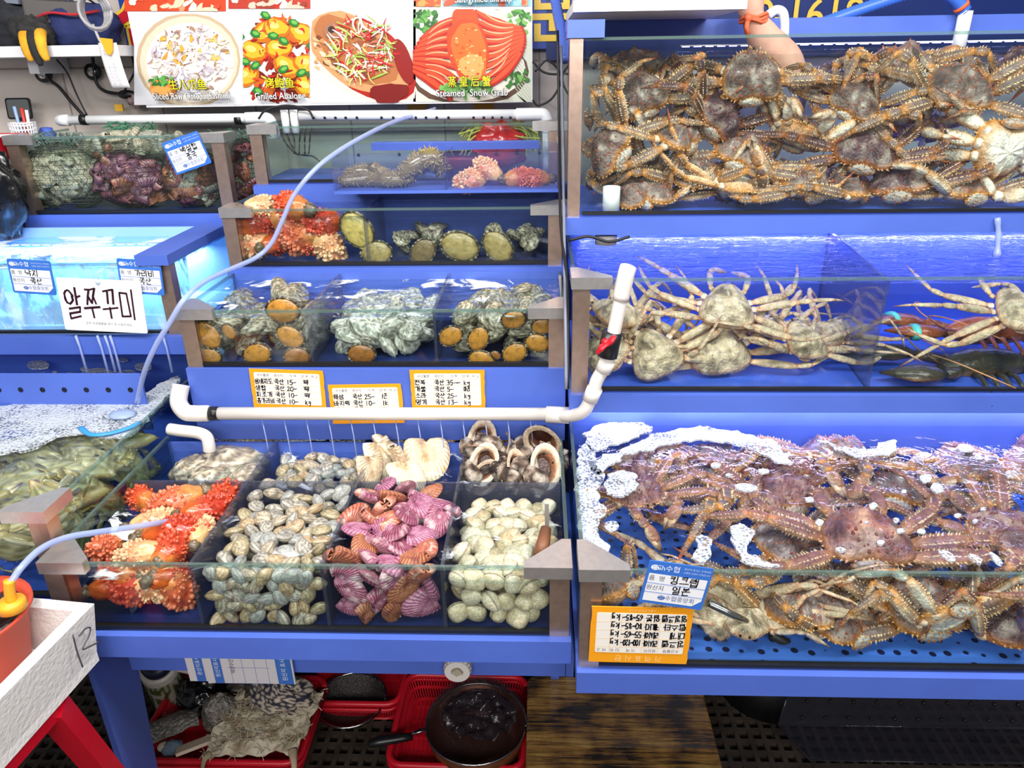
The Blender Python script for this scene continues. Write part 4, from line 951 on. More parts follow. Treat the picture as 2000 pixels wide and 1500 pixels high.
# snow crabs
sc1 = (S(204, 182, 150), S(240, 220, 202), S(222, 164, 124), S(150, 96, 60), S(236, 226, 200))
def snow_set(seed, c):
    lob = ((0, .1, .16, .05), (.22, -.12, .18, .06), (0, -.25, .12, .03))
    d = dict(car=[carapace_mesh(seed + k, SO, .2, c, 60, 30, .16, lob, spine_h=.022, rough_=.05, spots=11, spotc=S(224, 212, 180)) for k in range(2)])
    ra = (.06, .075, .056, .047, .036); LL = (.1, .72, .26, .5, .32)
    poses = dict(spread=((14, -6, -10, -16, -14), (0, 2, 4, 6, 4)), arch=((26, 12, -22, -48, -16), (0, 4, 4, 4, 0)), fold=((16, 16, -24, -78, -20), (0, 10, 14, 16, 8)), back=((6, 2, -6, -12, -12), (0, 16, 24, 34, 12)), down=((-6, -20, -14, -10, -4), (0, 2, 6, 6, 4)), flat=((0, 0, -2, -4, -6), (0, 6, 18, 30, 10)))
    d['leg'] = {k: leg_mesh(seed + i, LL, e, y, ra, c, .0, .6) for i, (k, (e, y)) in enumerate(poses.items())}
    d['claw'] = [claw_mesh(seed, (.08, .34, .16, .5), (8, -8, -16, -24), (0, 30, 34, 24), (.05, .056, .05, .05), c, 0, 1.2, tipc=S(120, 86, 60)), claw_mesh(seed + 1, (.08, .34, .16, .5), (4, -20, -20, -10), (0, 14, 24, 30), (.05, .056, .05, .05), c, 0, 1.2, tipc=S(230, 214, 190))]
    d['base'] = (((.36, .16, -.05), 34), ((.42, .02, -.05), 10), ((.42, -.12, -.05), -14), ((.36, -.26, -.05), -40)); d['cbase'] = ((.26, .34, -.04), 58)
    d['abd'] = MB().ell((0, 0, 0), (.2, .16, .035), 16, 8, lambda q: mixc(c[1], c[2], .5 + .5 * sin(q.y * 20))).mesh('abdomen', m_crab); d['abl'] = ((0, -.26, -.15), (R_(8), 0, 0))
    d['eye'] = eye_m; d['eyel'] = (.07, .52, .02)
    return d
SN = snow_set(21, sc1)
for n, (px, py, ax, v, size, rot, pose, lab) in enumerate((
 (1420, 598, 'y', 1.56, .115, (36, 6, -8), 'flat spread down down spread flat back fold', 'snow crab highest in the blue-lit tank, long legs reaching toward the stone block'),
 (1400, 695, 'y', 1.54, .13, (44, -4, 8), 'flat back back down flat spread back down', 'broad tan snow crab lying in the front middle of the blue-lit tank'),
 (1275, 725, 'y', 1.50, .11, (50, -20, 14), 'flat spread back down spread flat back down', 'pale speckled snow crab low against the front glass below the red valve'),
 (1200, 615, 'y', 1.56, .115, (10, 10, 40), 'fold arch down fold down fold arch down', 'snow crab by the steel post behind the white valve pipe'),
 (1255, 660, 'y', 1.60, .11, (30, 20, -30), 'fold down fold arch fold down fold arch', 'snow crab tucked behind the red valve, pale knobbed shell'),
 (1570, 665, 'y', 1.54, .10, (34, 10, 20), 'down spread down fold down spread down down', 'small brownish snow crab in front of the stone block, legs dangling'),
 (1620, 650, 'y', 1.66, .1, (20, 0, -60), 'flat fold spread fold fold flat spread fold', 'snow crab clambering on top of the stone block'),
 (1480, 640, 'y', 1.70, .11, (0, 0, 30), 'arch fold spread fold arch fold spread fold', 'violet-shadowed snow crab at the back under the highest one'),
 (1990, 605, 'y', 1.50, .11, (30, 0, 10), 'fold flat flat spread flat spread down down', 'snow crab stepping over the lobsters with long pink legs'),
 (1180, 690, 'y', 1.52, .1, (20, -40, 20), 'fold down fold down down fold down fold', 'snow crab in the bottom corner by the steel post'))):
    make_crab('snow_crab', 'snow crab', SN, at(px, py, ax, v), rot, size * 1.08, lab, pose, None, n, tank_='R2')
for n, (px, py, v, size, rot, pose, lab) in enumerate((
 (1395, 1215, 1.07, .125, (-30, 0, 178), 'fold spread fold spread fold spread fold spread', 'snow crab facing out between the orange card and the metal rod, mouth showing'),
 (1500, 1250, 1.06, .11, (10, 8, 200), 'down fold down flat flat down fold down', 'snow crab with a long white-tipped claw under the metal rod'),
 (1450, 1285, 1.02, .11, (16, 0, 165), 'flat back flat back flat back flat back', 'snow crab lying on the floor at the front glass by the orange card'))):
    make_crab('snow_crab', 'snow crab', SN, at(px, py, 'y', v), rot, size, lab, pose, None, n + 20, tank_='R1')

# olive swimming crabs
_keep = m_crab; m_crab = m_smoothcrab
wc = (S(132, 122, 76), S(224, 220, 196), S(196, 170, 110), S(84, 78, 66), S(206, 200, 168))
SW = dict(car=[carapace_mesh(60 + k, WO, .15, wc, 0, 22, .13, ((0, .04, .1, .03), (.22, .0, .13, .03)), spine_h=.025, spots=16, spotc=S(196, 182, 130), rough_=.03, rings=30) for k in range(2)])
_ra = (.04, .036, .032, .026, .02); _LL = (.06, .24, .12, .2, .2)
wl_ = (S(92, 88, 54), S(196, 190, 160), S(176, 140, 84), S(84, 78, 66), S(206, 200, 168))
SW['leg'] = {'spread': leg_mesh(70, _LL, (10, -6, -12, -20, -10), (0, 4, 6, 8, 4), _ra, wl_, 0, .55), 'fold': leg_mesh(71, _LL, (16, 10, -20, -60, -20), (0, 10, 14, 20, 8), _ra, wl_, 0, .55), 'paddle': leg_mesh(72, (.06, .16, .1, .14, .2), (6, 6, 6, 0, 0), (0, -10, 30, 34, 10), (.04, .042, .04, .04, .045), (wc[0], wc[1], wc[2], S(90, 84, 74), wc[4]), 0, .5, pad=True)}
SW['claw'] = [claw_mesh(73, (.06, .28, .1, .42), (0, -4, -6, -8), (0, 24, 40, 40), (.05, .055, .05, .05), wc, .8, 1.2, tipc=S(96, 70, 96)), claw_mesh(74, (.06, .28, .1, .42), (0, 6, -10, -20), (0, 16, 30, 60), (.05, .055, .05, .05), wc, .8, 1.2, tipc=S(96, 70, 96))]
SW['base'] = (((.3, .06, -.03), 20), ((.3, -.02, -.03), -4), ((.26, -.1, -.03), -26), ((.18, -.18, -.02), -56)); SW['cbase'] = ((.26, .12, -.02), 44)
SW['abd'] = MB().ell((0, 0, 0), (.14, .1, .02), 14, 8, lambda q: mixc(wc[1], wc[2], .4 + .4 * sin(q.y * 16))).mesh('abdomen', m_crab); SW['abl'] = ((0, -.14, -.12), (R_(8), 0, 0))
SW['eye'] = eye_m; SW['eyel'] = (.08, .25, .03)
P8 = 'spread - - paddle - spread - paddle'
for n, (px, py, z, size, rz, rx, lab) in enumerate(((235, 855, .835, .17, 200, 4, 'olive swimming crab just under the foam edge, a fin-like hind leg up'), (60, 870, .835, .19, 160, 0, 'wide swimming crab with pale growth rings next to the white foam'), (110, 925, .825, .2, 30, 0, 'large ring-marked swimming crab in the middle of the heap'), (30, 945, .81, .17, 100, 6, 'brown-speckled swimming crab at the frame edge above the steel cap'), (230, 905, .82, .16, -30, 4, 'swimming crab with claws folded beside the dark rim of the tank'), (30, 1000, .79, .17, -10, 0, 'swimming crab partly hidden behind the large steel cap'), (150, 860, .80, .16, 60, 0, 'swimming crab with an amber leg stretched over its neighbour'), (130, 985, .80, .18, 210, 8, 'swimming crab with a shell against the side glass, just behind the big steel cap'))):
    make_crab('swimming_crab', 'swimming crab', SW, at(px, py, 'z', z), (rx, 0, rz), size * 1.12, lab, P8, None, n, tank_='L1')
for n, (px, py, x, size, rot, lab) in enumerate(((270, 925, -.91, .15, (20, 70, 10), 'green-grey swimming crab showing a ridged claw at the side glass near the back'), (205, 970, -.92, .16, (10, 60, 30), 'swimming crab with a striped grey claw flat against the side glass'), (130, 1030, -.93, .18, (20, 64, -20), 'pale green swimming crab pressed on the side glass near the front post'), (150, 1085, -.93, .15, (0, 50, 40), 'swimming crab low in the front corner of the side glass'), (40, 1110, -.98, .16, (60, 0, 30), 'swimming crab behind the front glass over the red basin'))):
    make_crab('swimming_crab', 'swimming crab', SW, at(px, py, 'x', x), rot, size, lab, P8, None, n + 30, tank_='L1')

# lobsters
m_crab = _keep
def lobster(loc, rot, size, label, c, band):
    t = thing('lobster', label, 'lobster', loc, tuple(R_(a) for a in rot), None, size); dk, md, lt = c
    cf = lambda tt, sn, p: mixc(mixc(lt, md, sm(-.5, .1, sn)), dk, sm(0, .5, nz(p, 14, 3)) * .8)
    mb = MB(); mb.tube([(-.02, 0, 0), (.06, 0, .01), (.16, 0, .012), (.26, 0, .01), (.34, 0, .005), (.40, 0, 0), (.44, 0, .0)], [.05, .075, .085, .085, .07, .04, .008], 14, .95, cf); mb.build('carapace', m_crab, t, True)
    mb = MB(); P, Q = [], []
    for i in range(6):
        for k in range(3): P.append((-.02 - .055 * i - .02 * k, 0, -.004 * i)); Q.append((.076, .082, .07)[k] * (1 - .07 * i))
    mb.tube(P, Q, 14, .75, cf)
    for a in (-50, -25, 0, 25, 50): mb.ell((-.38 - .04 * cos(R_(a)), .06 * sin(R_(a)), -.03), (.055, .03, .008), 10, 6, lambda d: md, m=None)
    mb.build('tail', m_crab, t, True)
    for sy in (1, -1):
        mb = MB(); mb.tube([(.34, .05 * sy, 0), (.42, .12 * sy, .01), (.48, .13 * sy, .02)], [.02, .03, .026], 9, 1, cf)
        mb.tube([(.48, .13 * sy, .02), (.55, .15 * sy, .03), (.62, .15 * sy, .03), (.7, .13 * sy, .03), (.8, .10 * sy, .02)], [.03, .065, .075, .05, .008], 12, .55, cf)
        mb.tube([(.6, .2 * sy, .03), (.68, .2 * sy, .03), (.76, .16 * sy, .025)], [.03, .03, .006], 9, .6, cf)
        k = mb.build('claw', m_crab, t, True)
        if band:
            b = MB(); b.tube([(.645, .165 * sy, .03), (.675, .162 * sy, .03)], [.085, .08], 16, .55, col=S(96, 208, 190)); b.build('rubber_band', m_plast, k, True)
        for i in range(4):
            mb = MB(); x = .28 - .06 * i; mb.tube([(x, .06 * sy, -.02), (x + .02, .16 * sy, .0), (x + .01, .24 * sy, -.05), (x + .02, .28 * sy, -.1)], [.014, .012, .009, .003], 7, 1, cf); mb.build('walking_leg', m_crab, t, True)
        mb = MB(); mb.tube(spline([(.43, .015 * sy, .02), (.55, .06 * sy, .1), (.5, .25 * sy, .12), (.3, .4 * sy, .05)], 6), .004, 5, 1, col=lt); mb.build('antenna', m_crab, t, True)
lob1 = (S(58, 40, 28), S(120, 68, 34), S(196, 116, 60)); lob2 = (S(34, 38, 36), S(66, 62, 48), S(150, 110, 64)); lob3 = (S(84, 36, 26), S(160, 84, 50), S(214, 140, 90))
lobster(at(1995, 650, 'y', 1.64), (6, 0, 176), .40, 'orange-brown lobster with a turquoise band round its claw', lob3, True)
lobster(at(1990, 712, 'y', 1.54), (0, 0, 184), .42, 'dark olive lobster along the bottom of the front glass', lob2, False)
lobster(at(1815, 735, 'y', 1.56), (0, 0, 4), .34, 'blackish lobster curled in the bottom corner beside the divider', lob2, False)
lobster(at(1960, 690, 'y', 1.75), (0, 0, 168), .40, 'dim brown lobster at the back beneath the banded one', lob1, False)
tag(MB().box(-.055, .055, -.05, .05, 0, .075).build('stone_block', mat('mossy_stone', S(112, 116, 92), .8, nscale=25, namt=.5, bump=.5, bscale=50), loc=at(1618, 730, 'y', 1.66) * 1 + V((0, 0, -.015))), 'square mossy grey stone block on the floor of the blue-lit tank', 'stone block')
# ---------------------------------------------------------------- lettering
_fc = bpy.data.curves.new('lettering', 'FONT'); _fo = bpy.data.objects.new('lettering', _fc); COL.objects.link(_fo)
def glyphs(body, offset=0.0):
    _fc.body = body; _fc.align_x = 'CENTER'; _fc.align_y = 'CENTER'; _fc.offset = offset; _fc.resolution_u = 3
    dg = bpy.context.evaluated_depsgraph_get(); dg.update()
    me = bpy.data.meshes.new_from_object(_fo.evaluated_get(dg))
    vs = [tuple(v.co) for v in me.vertices]; fs = [tuple(p.vertices) for p in me.polygons]
    bpy.data.meshes.remove(me); return vs, fs
def put_text(mb, body, x, y, size, z, col, width=None, rot=0, offset=0.0, squeeze=1.0):
    vs, fs = glyphs(body, offset)
    if not vs: return
    wd = max(v[0] for v in vs) - min(v[0] for v in vs)
    sx = (width / wd) if width else size * squeeze
    mb.add([(x + (v[0] * sx) * cos(rot) - v[1] * size * sin(rot), y + (v[0] * sx) * sin(rot) + v[1] * size * cos(rot), z) for v in vs], fs, [col] * len(vs))
_ci = [(.5 + .5 * cos(a * pi / 6), .5 + .5 * sin(a * pi / 6)) for a in range(13)]
J = {'ㄱ': [[(0, .95), (1, 1), (.75, 0)]], 'ㄴ': [[(0, 1), (0, 0), (1, .05)]], 'ㄷ': [[(1, 1), (0, 1), (0, 0), (1, 0)]], 'ㄹ': [[(0, 1), (1, 1), (1, .5), (0, .5), (0, 0), (1, .02)]], 'ㅁ': [[(0, 1), (1, 1), (1, 0), (0, 0), (0, 1)]],
     'ㅂ': [[(0, 1), (0, 0), (1, 0), (1, 1)], [(0, .5), (1, .5)]], 'ㅅ': [[(.5, 1), (.4, .5), (0, 0)], [(.45, .6), (1, 0)]], 'ㅇ': [_ci], 'ㅈ': [[(0, 1), (1, 1), (.5, .5), (0, 0)], [(.5, .5), (1, 0)]], 'ㅊ': [[(.35, 1.1), (.65, 1.05)], [(0, .8), (1, .8), (.5, .4), (0, 0)], [(.5, .4), (1, 0)]],
     'ㅋ': [[(0, 1), (1, 1), (.8, 0)], [(.05, .5), (.9, .5)]], 'ㅌ': [[(1, 1), (0, 1), (0, 0), (1, 0)], [(0, .5), (.9, .5)]], 'ㅍ': [[(0, 1), (1, 1)], [(.3, 1), (.3, 0)], [(.7, 1), (.7, 0)], [(0, 0), (1, 0)]], 'ㅎ': [[(.3, 1.1), (.7, 1.05)], [(0, .8), (1, .8)], [(.2 + .6 * x, .62 * y) for x, y in _ci]]}
for d_, s_ in (('ㄲ', 'ㄱ'), ('ㅉ', 'ㅈ'), ('ㅆ', 'ㅅ')): J[d_] = [[(x * .46, y) for x, y in st] for st in J[s_]] + [[(.54 + x * .46, y) for x, y in st] for st in J[s_]]
VW = {'ㅏ': [[(.3, 1), (.3, 0)], [(.3, .5), (.95, .5)]], 'ㅑ': [[(.3, 1), (.3, 0)], [(.3, .65), (.9, .65)], [(.3, .35), (.9, .35)]], 'ㅓ': [[(.7, 1), (.7, 0)], [(.05, .5), (.7, .5)]], 'ㅕ': [[(.7, 1), (.7, 0)], [(.1, .65), (.7, .65)], [(.1, .35), (.7, .35)]], 'ㅣ': [[(.5, 1), (.5, 0)]], 'ㅐ': [[(.2, 1), (.2, 0)], [(.75, 1), (.75, 0)], [(.2, .5), (.75, .5)]], 'ㅔ': [[(.4, 1), (.4, 0)], [(.85, 1), (.85, 0)], [(0, .5), (.4, .5)]],
      'ㅗ': [[(0, .1), (1, .1)], [(.5, 1), (.5, .1)]], 'ㅛ': [[(0, .1), (1, .1)], [(.33, 1), (.33, .1)], [(.66, 1), (.66, .1)]], 'ㅜ': [[(0, .8), (1, .8)], [(.5, .8), (.5, 0)]], 'ㅠ': [[(0, .8), (1, .8)], [(.33, .8), (.33, 0)], [(.66, .8), (.66, 0)]], 'ㅡ': [[(0, .5), (1, .5)]]}
DG = {'0': [[(.5 + .4 * cos(a * pi / 6 + 1.6), .5 + .5 * sin(a * pi / 6 + 1.6)) for a in range(13)]], '1': [[(.55, 1), (.45, 0)]], '2': [[(.1, .8), (.5, 1), (.85, .75), (.1, 0), (.95, .05)]], '3': [[(.1, .95), (.7, 1), (.75, .7), (.4, .55), (.85, .4), (.7, .05), (.05, .05)]], '5': [[(.9, 1), (.25, 1), (.2, .55), (.7, .6), (.85, .3), (.6, 0), (.1, .05)]], '6': [[(.8, 1), (.3, .6), (.15, .25), (.5, 0), (.85, .25), (.5, .5), (.2, .3)]], '8': [[(.8, .85), (.3, .95), (.3, .65), (.75, .3), (.5, 0), (.2, .25), (.8, .8)]], '-': [[(.05, .45), (.95, .5)]], '~': [[(0, .4), (.3, .6), (.65, .4), (1, .6)]], '.': [[(.4, 0), (.5, .06)]], 'k': [[(.15, 1), (.1, 0)], [(.7, .65), (.15, .35), (.8, 0)]], 'g': [[(.8, .6), (.3, .65), (.25, .3), (.75, .35), (.8, .65), (.75, -.2), (.2, -.25)]]}
CHO = 'ㄱㄲㄴㄷㄸㄹㅁㅂㅃㅅㅆㅇㅈㅉㅊㅋㅌㅍㅎ'; JUNG = ['ㅏ', 'ㅐ', 'ㅑ', 'ㅒ', 'ㅓ', 'ㅔ', 'ㅕ', 'ㅖ', 'ㅗ', 'ㅘ', 'ㅙ', 'ㅚ', 'ㅛ', 'ㅜ', 'ㅝ', 'ㅞ', 'ㅟ', 'ㅠ', 'ㅡ', 'ㅢ', 'ㅣ']
JONG = ['', 'ㄱ', 'ㄲ', '', 'ㄴ', '', '', 'ㄷ', 'ㄹ', '', '', '', '', '', '', '', 'ㅁ', 'ㅂ', '', 'ㅅ', 'ㅆ', 'ㅇ', 'ㅈ', 'ㅊ', 'ㅋ', 'ㅌ', 'ㅍ', 'ㅎ']
def strokes(ch):
    def fit(st, x0, y0, x1, y1): return [[(x0 + (x1 - x0) * x, y0 + (y1 - y0) * y) for x, y in s] for s in st]
    if ch in DG: return fit(DG[ch], 0, 0, .6, .9), .62
    o = ord(ch) - 0xAC00
    if not 0 <= o < 11172: return [], .45
    c, v, k = CHO[o // 588], JUNG[(o % 588) // 28], JONG[o % 28]; b = .42 if k else 0
    if v in 'ㅗㅛㅜㅠㅡ': out = fit(J[c], .2, b + (1 - b) * .52, .8, .98) + fit(VW[v], .02, b + .02, .98, b + (1 - b) * .46)
    else: out = fit(J[c], .04, b + .12 * (1 - b), .52, .92) + fit(VW.get(v, VW['ㅣ']), .58, b, 1, 1)
    if k: out += fit(J[k], .2, 0, .85, .34)
    return out, 1.12
def handwrite(mb, s, x, y, h, z, col, th=.09, seed=0, width=None, up=1):
    """Marker strokes; x, y is the lower left corner."""
    r = random.Random(seed + len(s)); tot = sum(strokes(c)[1] if c != ' ' else .5 for c in s); sx = (width / tot / h) if width else .92
    for ch in s:
        if ch == ' ': x += .5 * h * sx; continue
        st, adv = strokes(ch)
        for line in st:
            P = [V((x + (px + r.uniform(-.035, .035)) * h * sx, y + (py + .06 * px + r.uniform(-.035, .035)) * h, 0)) for px, py in line]
            for i in range(len(P) - 1):
                d = P[i + 1] - P[i]
                if d.length < 1e-6: continue
                d.normalize(); n = V((-d.y, d.x, 0)) * th * h * r.uniform(.42, .6); e = d * th * h * .35
                a, b = P[i] - e, P[i + 1] + e
                mb.add([(a.x + n.x, a.y + n.y, z), (a.x - n.x, a.y - n.y, z), (b.x - n.x, b.y - n.y, z), (b.x + n.x, b.y + n.y, z)], [(0, 1, 2, 3)], [col] * 4)
        x += adv * h * sx
def rrect(w_, h_, r_, n=4):
    out = []
    for cx, cy, a0 in ((w_ / 2 - r_, h_ / 2 - r_, 0), (-w_ / 2 + r_, h_ / 2 - r_, 90), (-w_ / 2 + r_, -h_ / 2 + r_, 180), (w_ / 2 - r_, -h_ / 2 + r_, 270)):
        for i in range(n + 1): a = R_(a0 + 90 * i / n); out.append((cx + r_ * cos(a), cy + r_ * sin(a)))
    return out
INK = S(22, 18, 22)
def logo(mb, x, y, s, z, col, col2):
    mb.add([(x + s * cos(a * pi / 10), y + s * .72 * sin(a * pi / 10), z) for a in range(20)], [tuple(range(20))], [col] * 20)
    for k in (-.28, .28): mb.add([(x - s * .6, y + s * (k - .12), z + .0002), (x, y + s * (k - .12 + .1), z + .0002), (x + s * .6, y + s * (k + .1), z + .0002), (x + s * .6, y + s * (k + .26), z + .0002), (x, y + s * (k + .06), z + .0002), (x - s * .6, y + s * (k + .04), z + .0002)], [tuple(range(6))], [col2] * 6)
def blue_tag(loc, cw, lab, name, origin, seed, size=.103):
    t = thing('label_tag', lab, 'label tag', loc, (pi / 2, R_(cw), 0), 'blue product tags', size / .103)
    W, H = .103, .083; B = S(58, 112, 200)
    MB().prism(rrect(W, H, .004), -.001, .001, col=B).build('card', m_paper, t)
    mb = MB(); mb.add([(-.047, -.036, .0014), (.034, -.036, .0014), (.047, -.024, .0014), (.047, .018, .0014), (-.047, .018, .0014)], [(0, 1, 2, 3, 4)], [S(232, 232, 236)] * 5)
    mb.build('white_panel', m_paper, t)
    mb = MB(); mb.box(-.047, .047, -.0008, .0, .0016, .0018, col=B); mb.box(-.047, .047, -.0185, -.0177, .0016, .0018, col=B); mb.build('rule', m_paper, t)
    mb = MB(); WH = S(235, 240, 250); logo(mb, -.04, .030, .007, .0016, WH, B); put_text(mb, 'Sh수협', -.018, .030, .013, .0016, WH); put_text(mb, '원산지 표시는 고객과의', .027, .034, .0042, .0016, S(200, 215, 240), .042); put_text(mb, '소중한 신뢰의 시작입니다', .027, .027, .0042, .0016, S(200, 215, 240), .042)
    put_text(mb, '품  명', -.033, .009, .011, .0017, S(60, 60, 90)); put_text(mb, '원산지', -.032, -.0095, .0105, .0017, S(60, 60, 90)); logo(mb, -.018, -.027, .006, .0017, S(50, 90, 170), WH); put_text(mb, '수협중앙회', .012, -.027, .0105, .0017, S(50, 80, 150))
    mb.build('printed_text', m_paper, t)
    mb = MB(); handwrite(mb, name, -.012, .002, .0155, .0019, INK, .12, seed); handwrite(mb, origin, -.004, -.0165, .0145, .0019, INK, .12, seed + 1); mb.build('handwriting', m_paper, t)
blue_tag(at(1320, 1143, 'y', .953), 9, 'blue and white tag hanging on the front glass of the wide king crab tank', '킹크랩', '일본', 3)
blue_tag(at(365, 299, 'y', 2.041), -17, 'blue and white tag tilted on the netted scallop tank', '백설합', '중국', 5, .108)
blue_tag(at(62, 541, 'y', 1.652), 4, 'blue and white tag reading nakji on the bubbling tank, beside the large white card', '낙지', '국산', 7)
blue_tag(at(275, 541, 'y', 1.652), 4, 'blue and white tag on the bubbling tank nearest its steel post', '가리비', '국산', 9)
def price_card(loc, lab, rows, seed, flip=0, cw=0, H=.097, title=False):
    t = thing('price_card', lab, 'price card', loc, (pi / 2, R_(cw + 180 * flip), 0), 'orange price cards')
    W = .166; O = S(242, 160, 30); r = random.Random(seed)
    pts = []
    for a, b, n in (((W / 2, -H / 2), (W / 2, H / 2), 10), ((W / 2, H / 2), (-W / 2, H / 2), 18), ((-W / 2, H / 2), (-W / 2, -H / 2), 10), ((-W / 2, -H / 2), (W / 2, -H / 2), 18)):
        for i in range(n): q = i / n; j = .0012 if r.random() < .3 else 0; pts.append((a[0] + (b[0] - a[0]) * q - (j if a[0] > 0 else -j), a[1] + (b[1] - a[1]) * q))
    MB().prism(pts, -.001, .001, col=O).build('card', m_paper, t)
    top = H / 2 - (.008 if not title else .022); bot = -H / 2 + (.012 if not title else .012)
    MB().prism([(x, (top + bot) / 2 + y) for x, y in rrect(.147, top - bot, .003)], .001, .0016, col=S(238, 232, 224)).build('white_panel', m_paper, t)
    mb = MB(); g = S(235, 190, 130); hh = .013; rh = (top - bot - hh) / len(rows)
    for k in range(len(rows)): mb.box(-.075, .075, top - hh - rh * k - .0003, top - hh - rh * k + .0003, .0016, .0018, col=g)
    for x in (-.031, -.004, .032, .05): mb.box(x - .0003, x + .0003, bot + .002, top - .002, .0016, .0018, col=g)
    mb.build('rule', m_paper, t)
    mb = MB(); c = S(80, 74, 84)
    for s, x in (('수산물명', -.053), ('원산지', -.018), ('가 격', .014), ('단 위', .041), ('비 고', .063)): put_text(mb, s, x, top - .0065, .0074, .0019, c)
    put_text(mb, '가 격 표 시 판' if title else '수협노량진수산시장', 0, (H / 2 - .011) if title else -H / 2 + .0045, .014 if title else .0055, .0019, S(250, 214, 140)); 
    if title: put_text(mb, '수협노량진수산시장', 0, -H / 2 + .005, .0055, .0019, S(250, 214, 140))
    mb.build('printed_text', m_paper, t)
    mb = MB()
    for k, (a, b, p, u) in enumerate(rows):
        y = top - hh - rh * (k + 1) + rh * .12; h = rh * .74
        handwrite(mb, a, -.073, y, h, .002, INK, .15, seed + k, min(.041, .0125 * len(a))); handwrite(mb, b, -.029, y, h, .002, INK, .15, seed + k + 9, min(.024, .0115 * len(b))); handwrite(mb, p, -.002, y, h, .002, INK, .15, seed + k + 20, min(.034, .0075 * len(p))); handwrite(mb, u, .036, y, h, .002, INK, .15, seed + k + 30, .014)
    mb.build('handwriting', m_paper, t)
price_card(at(563, 761, 'y', 1.486), 'orange price card, farthest from the king crab tanks of the three under the abalone tank', (('삼배지도', '국산', '15-', '팩'), ('생합', '국산', '20~', '팩'), ('피조개', '국산', '10-', '팩'), ('홍가리비', '국산', '10-', 'kg')), 11, cw=2)
price_card(at(716, 789, 'y', 1.486), 'orange price card hung lowest, its bottom row hidden behind the white pipe', (('해삼', '국산', '25-', '1근'), ('바지락', '국산', '10-', '1k'), ('백합', '중국', '10-', '1k'), ('모시', '국산', '10-', 'kg')), 21, cw=-1)
price_card(at(875, 762, 'y', 1.486), 'orange price card above the pipe, closest to the whelks', (('전복', '국산', '35-~', 'kg'), ('개불', '국산', '5-', '마리'), ('소라', '국산', '25-', 'kg'), ('멍게', '국산', '13-', 'kg')), 31, cw=0)
price_card(at(1250, 1241, 'y', .958), 'orange price card stuck upside down on the front glass of the wide king crab tank', (('킹크랩', '러시아', '100~120-', 'kg'), ('대게', '러시아', '55~65-', 'kg'), ('랍스타', '캐나다', '80~85-', 'kg'), ('왕킹크랩', '일본', '65~85-', 'kg')), 41, 1, 1, .118, True)
# the large handwritten card
t = thing('handwritten_card', 'large white card with bold dark Korean handwriting hanging on the bubbling tank', 'sign card', at(200, 597, 'y', 1.638), (pi / 2 - .04, R_(3), 0))
MB().prism(rrect(.2, .128, .004), -.001, .001, col=S(236, 234, 238)).build('card', m_paper, t)
mb = MB(); c = S(196, 194, 202)
for k, s in enumerate(('가격표 옆에 세워두는 예비 안내 카드', '기준으로 산지 표기 그대로')): put_text(mb, s, 0, .012 - .016 * k, .007, .0013, c)
put_text(mb, '앞면 보호필름을 제거 후 사용하세요.', .01, -.045, .0075, .0013, S(120, 118, 124)); mb.build('printed_text', m_paper, t)
mb = MB(); handwrite(mb, '알쭈꾸미', -.088, -.034, .072, .0018, S(50, 14, 30), .066, 2, .176); mb.build('handwriting', m_paper, t)
mb = MB(); mb.tube([(0, .06, .002), (.004, .08, .004), (.012, .088, -.01)], .0015, 6, col=S(190, 200, 215)); mb.ell((0, .058, .003), (.006, .006, .004), 10, 6, col=S(190, 215, 235)); mb.build('hook', m_plast, t)

# ---------------------------------------------------------------- menu board
YP = 2.30
def B2(px, py): q = at(px, py, 'y', YP); return (q.x, q.z)
t = thing('menu_board', 'large white menu board of four Korean seafood dish photos over the tanks', 'menu board')
bl, br_ = B2(285, 207), B2(1040, 203); x0, x1, zb = bl[0], br_[0], (bl[1] + br_[1]) / 2
MB().box(x0, x1, YP + .002, YP + .012, zb, 1.98, col=S(236, 238, 244)).build('board', m_paper, t)
class Paint:
    """Flat printed shapes, each a hair in front of the last; photo pixel units in the frame of the board."""
    def __init__(s, box, seed): s.mb = MB(); s.k = 0; s.b = box; s.r = random.Random(seed)
    def shape(s, pts, col):
        s.k += 1; y = YP - .00004 * s.k; X0, Y0, X1, Y1 = s.b
        P = []
        for px, py in pts:
            q = B2(min(max(px, X0), X1), min(max(py, Y0), Y1)); P.append((q[0], y, q[1]))
        s.mb.add(P, [tuple(range(len(P)))], [col] * len(P))
    def rect(s, X0, Y0, X1, Y1, col): s.shape([(X0, Y0), (X1, Y0), (X1, Y1), (X0, Y1)], col)
    def ell(s, x, y, a, b, col, rot=0, wob=.0, n=22):
        ph = s.r.random() * 6; c, si = cos(rot), sin(rot)
        s.shape([(x + (a * cos(t_) * c - b * sin(t_) * si) * k, y + (a * cos(t_) * si + b * sin(t_) * c) * k) for t_ in [2 * pi * i / n for i in range(n)] for k in [1 + wob * sin(3 * t_ + ph) + wob * .6 * sin(7 * t_ + ph * 2)]], col)
    def stroke(s, x, y, l, w_, rot, col, bend=0):
        c, si = cos(rot), sin(rot); n = 6; top = []; bot = []
        for i in range(n + 1):
            u = (i / n - .5) * l; v = bend * (4 * (i / n - .5) ** 2); k = w_ * (1 - .5 * abs(2 * i / n - 1))
            top.append((x + u * c - (v - k) * si, y + u * si + (v - k) * c)); bot.append((x + u * c - (v + k) * si, y + u * si + (v + k) * c))
        s.shape(top + bot[::-1], col)
    def done(s, name): s.mb.build(name, m_art, t)
U = lambda p, a, b: p.r.uniform(a, b)
def spot(p, cx, cy, rx, ry):
    a, k = U(p, 0, 6.28), sqrt(p.r.random()); return cx + rx * k * cos(a), cy + ry * k * sin(a)
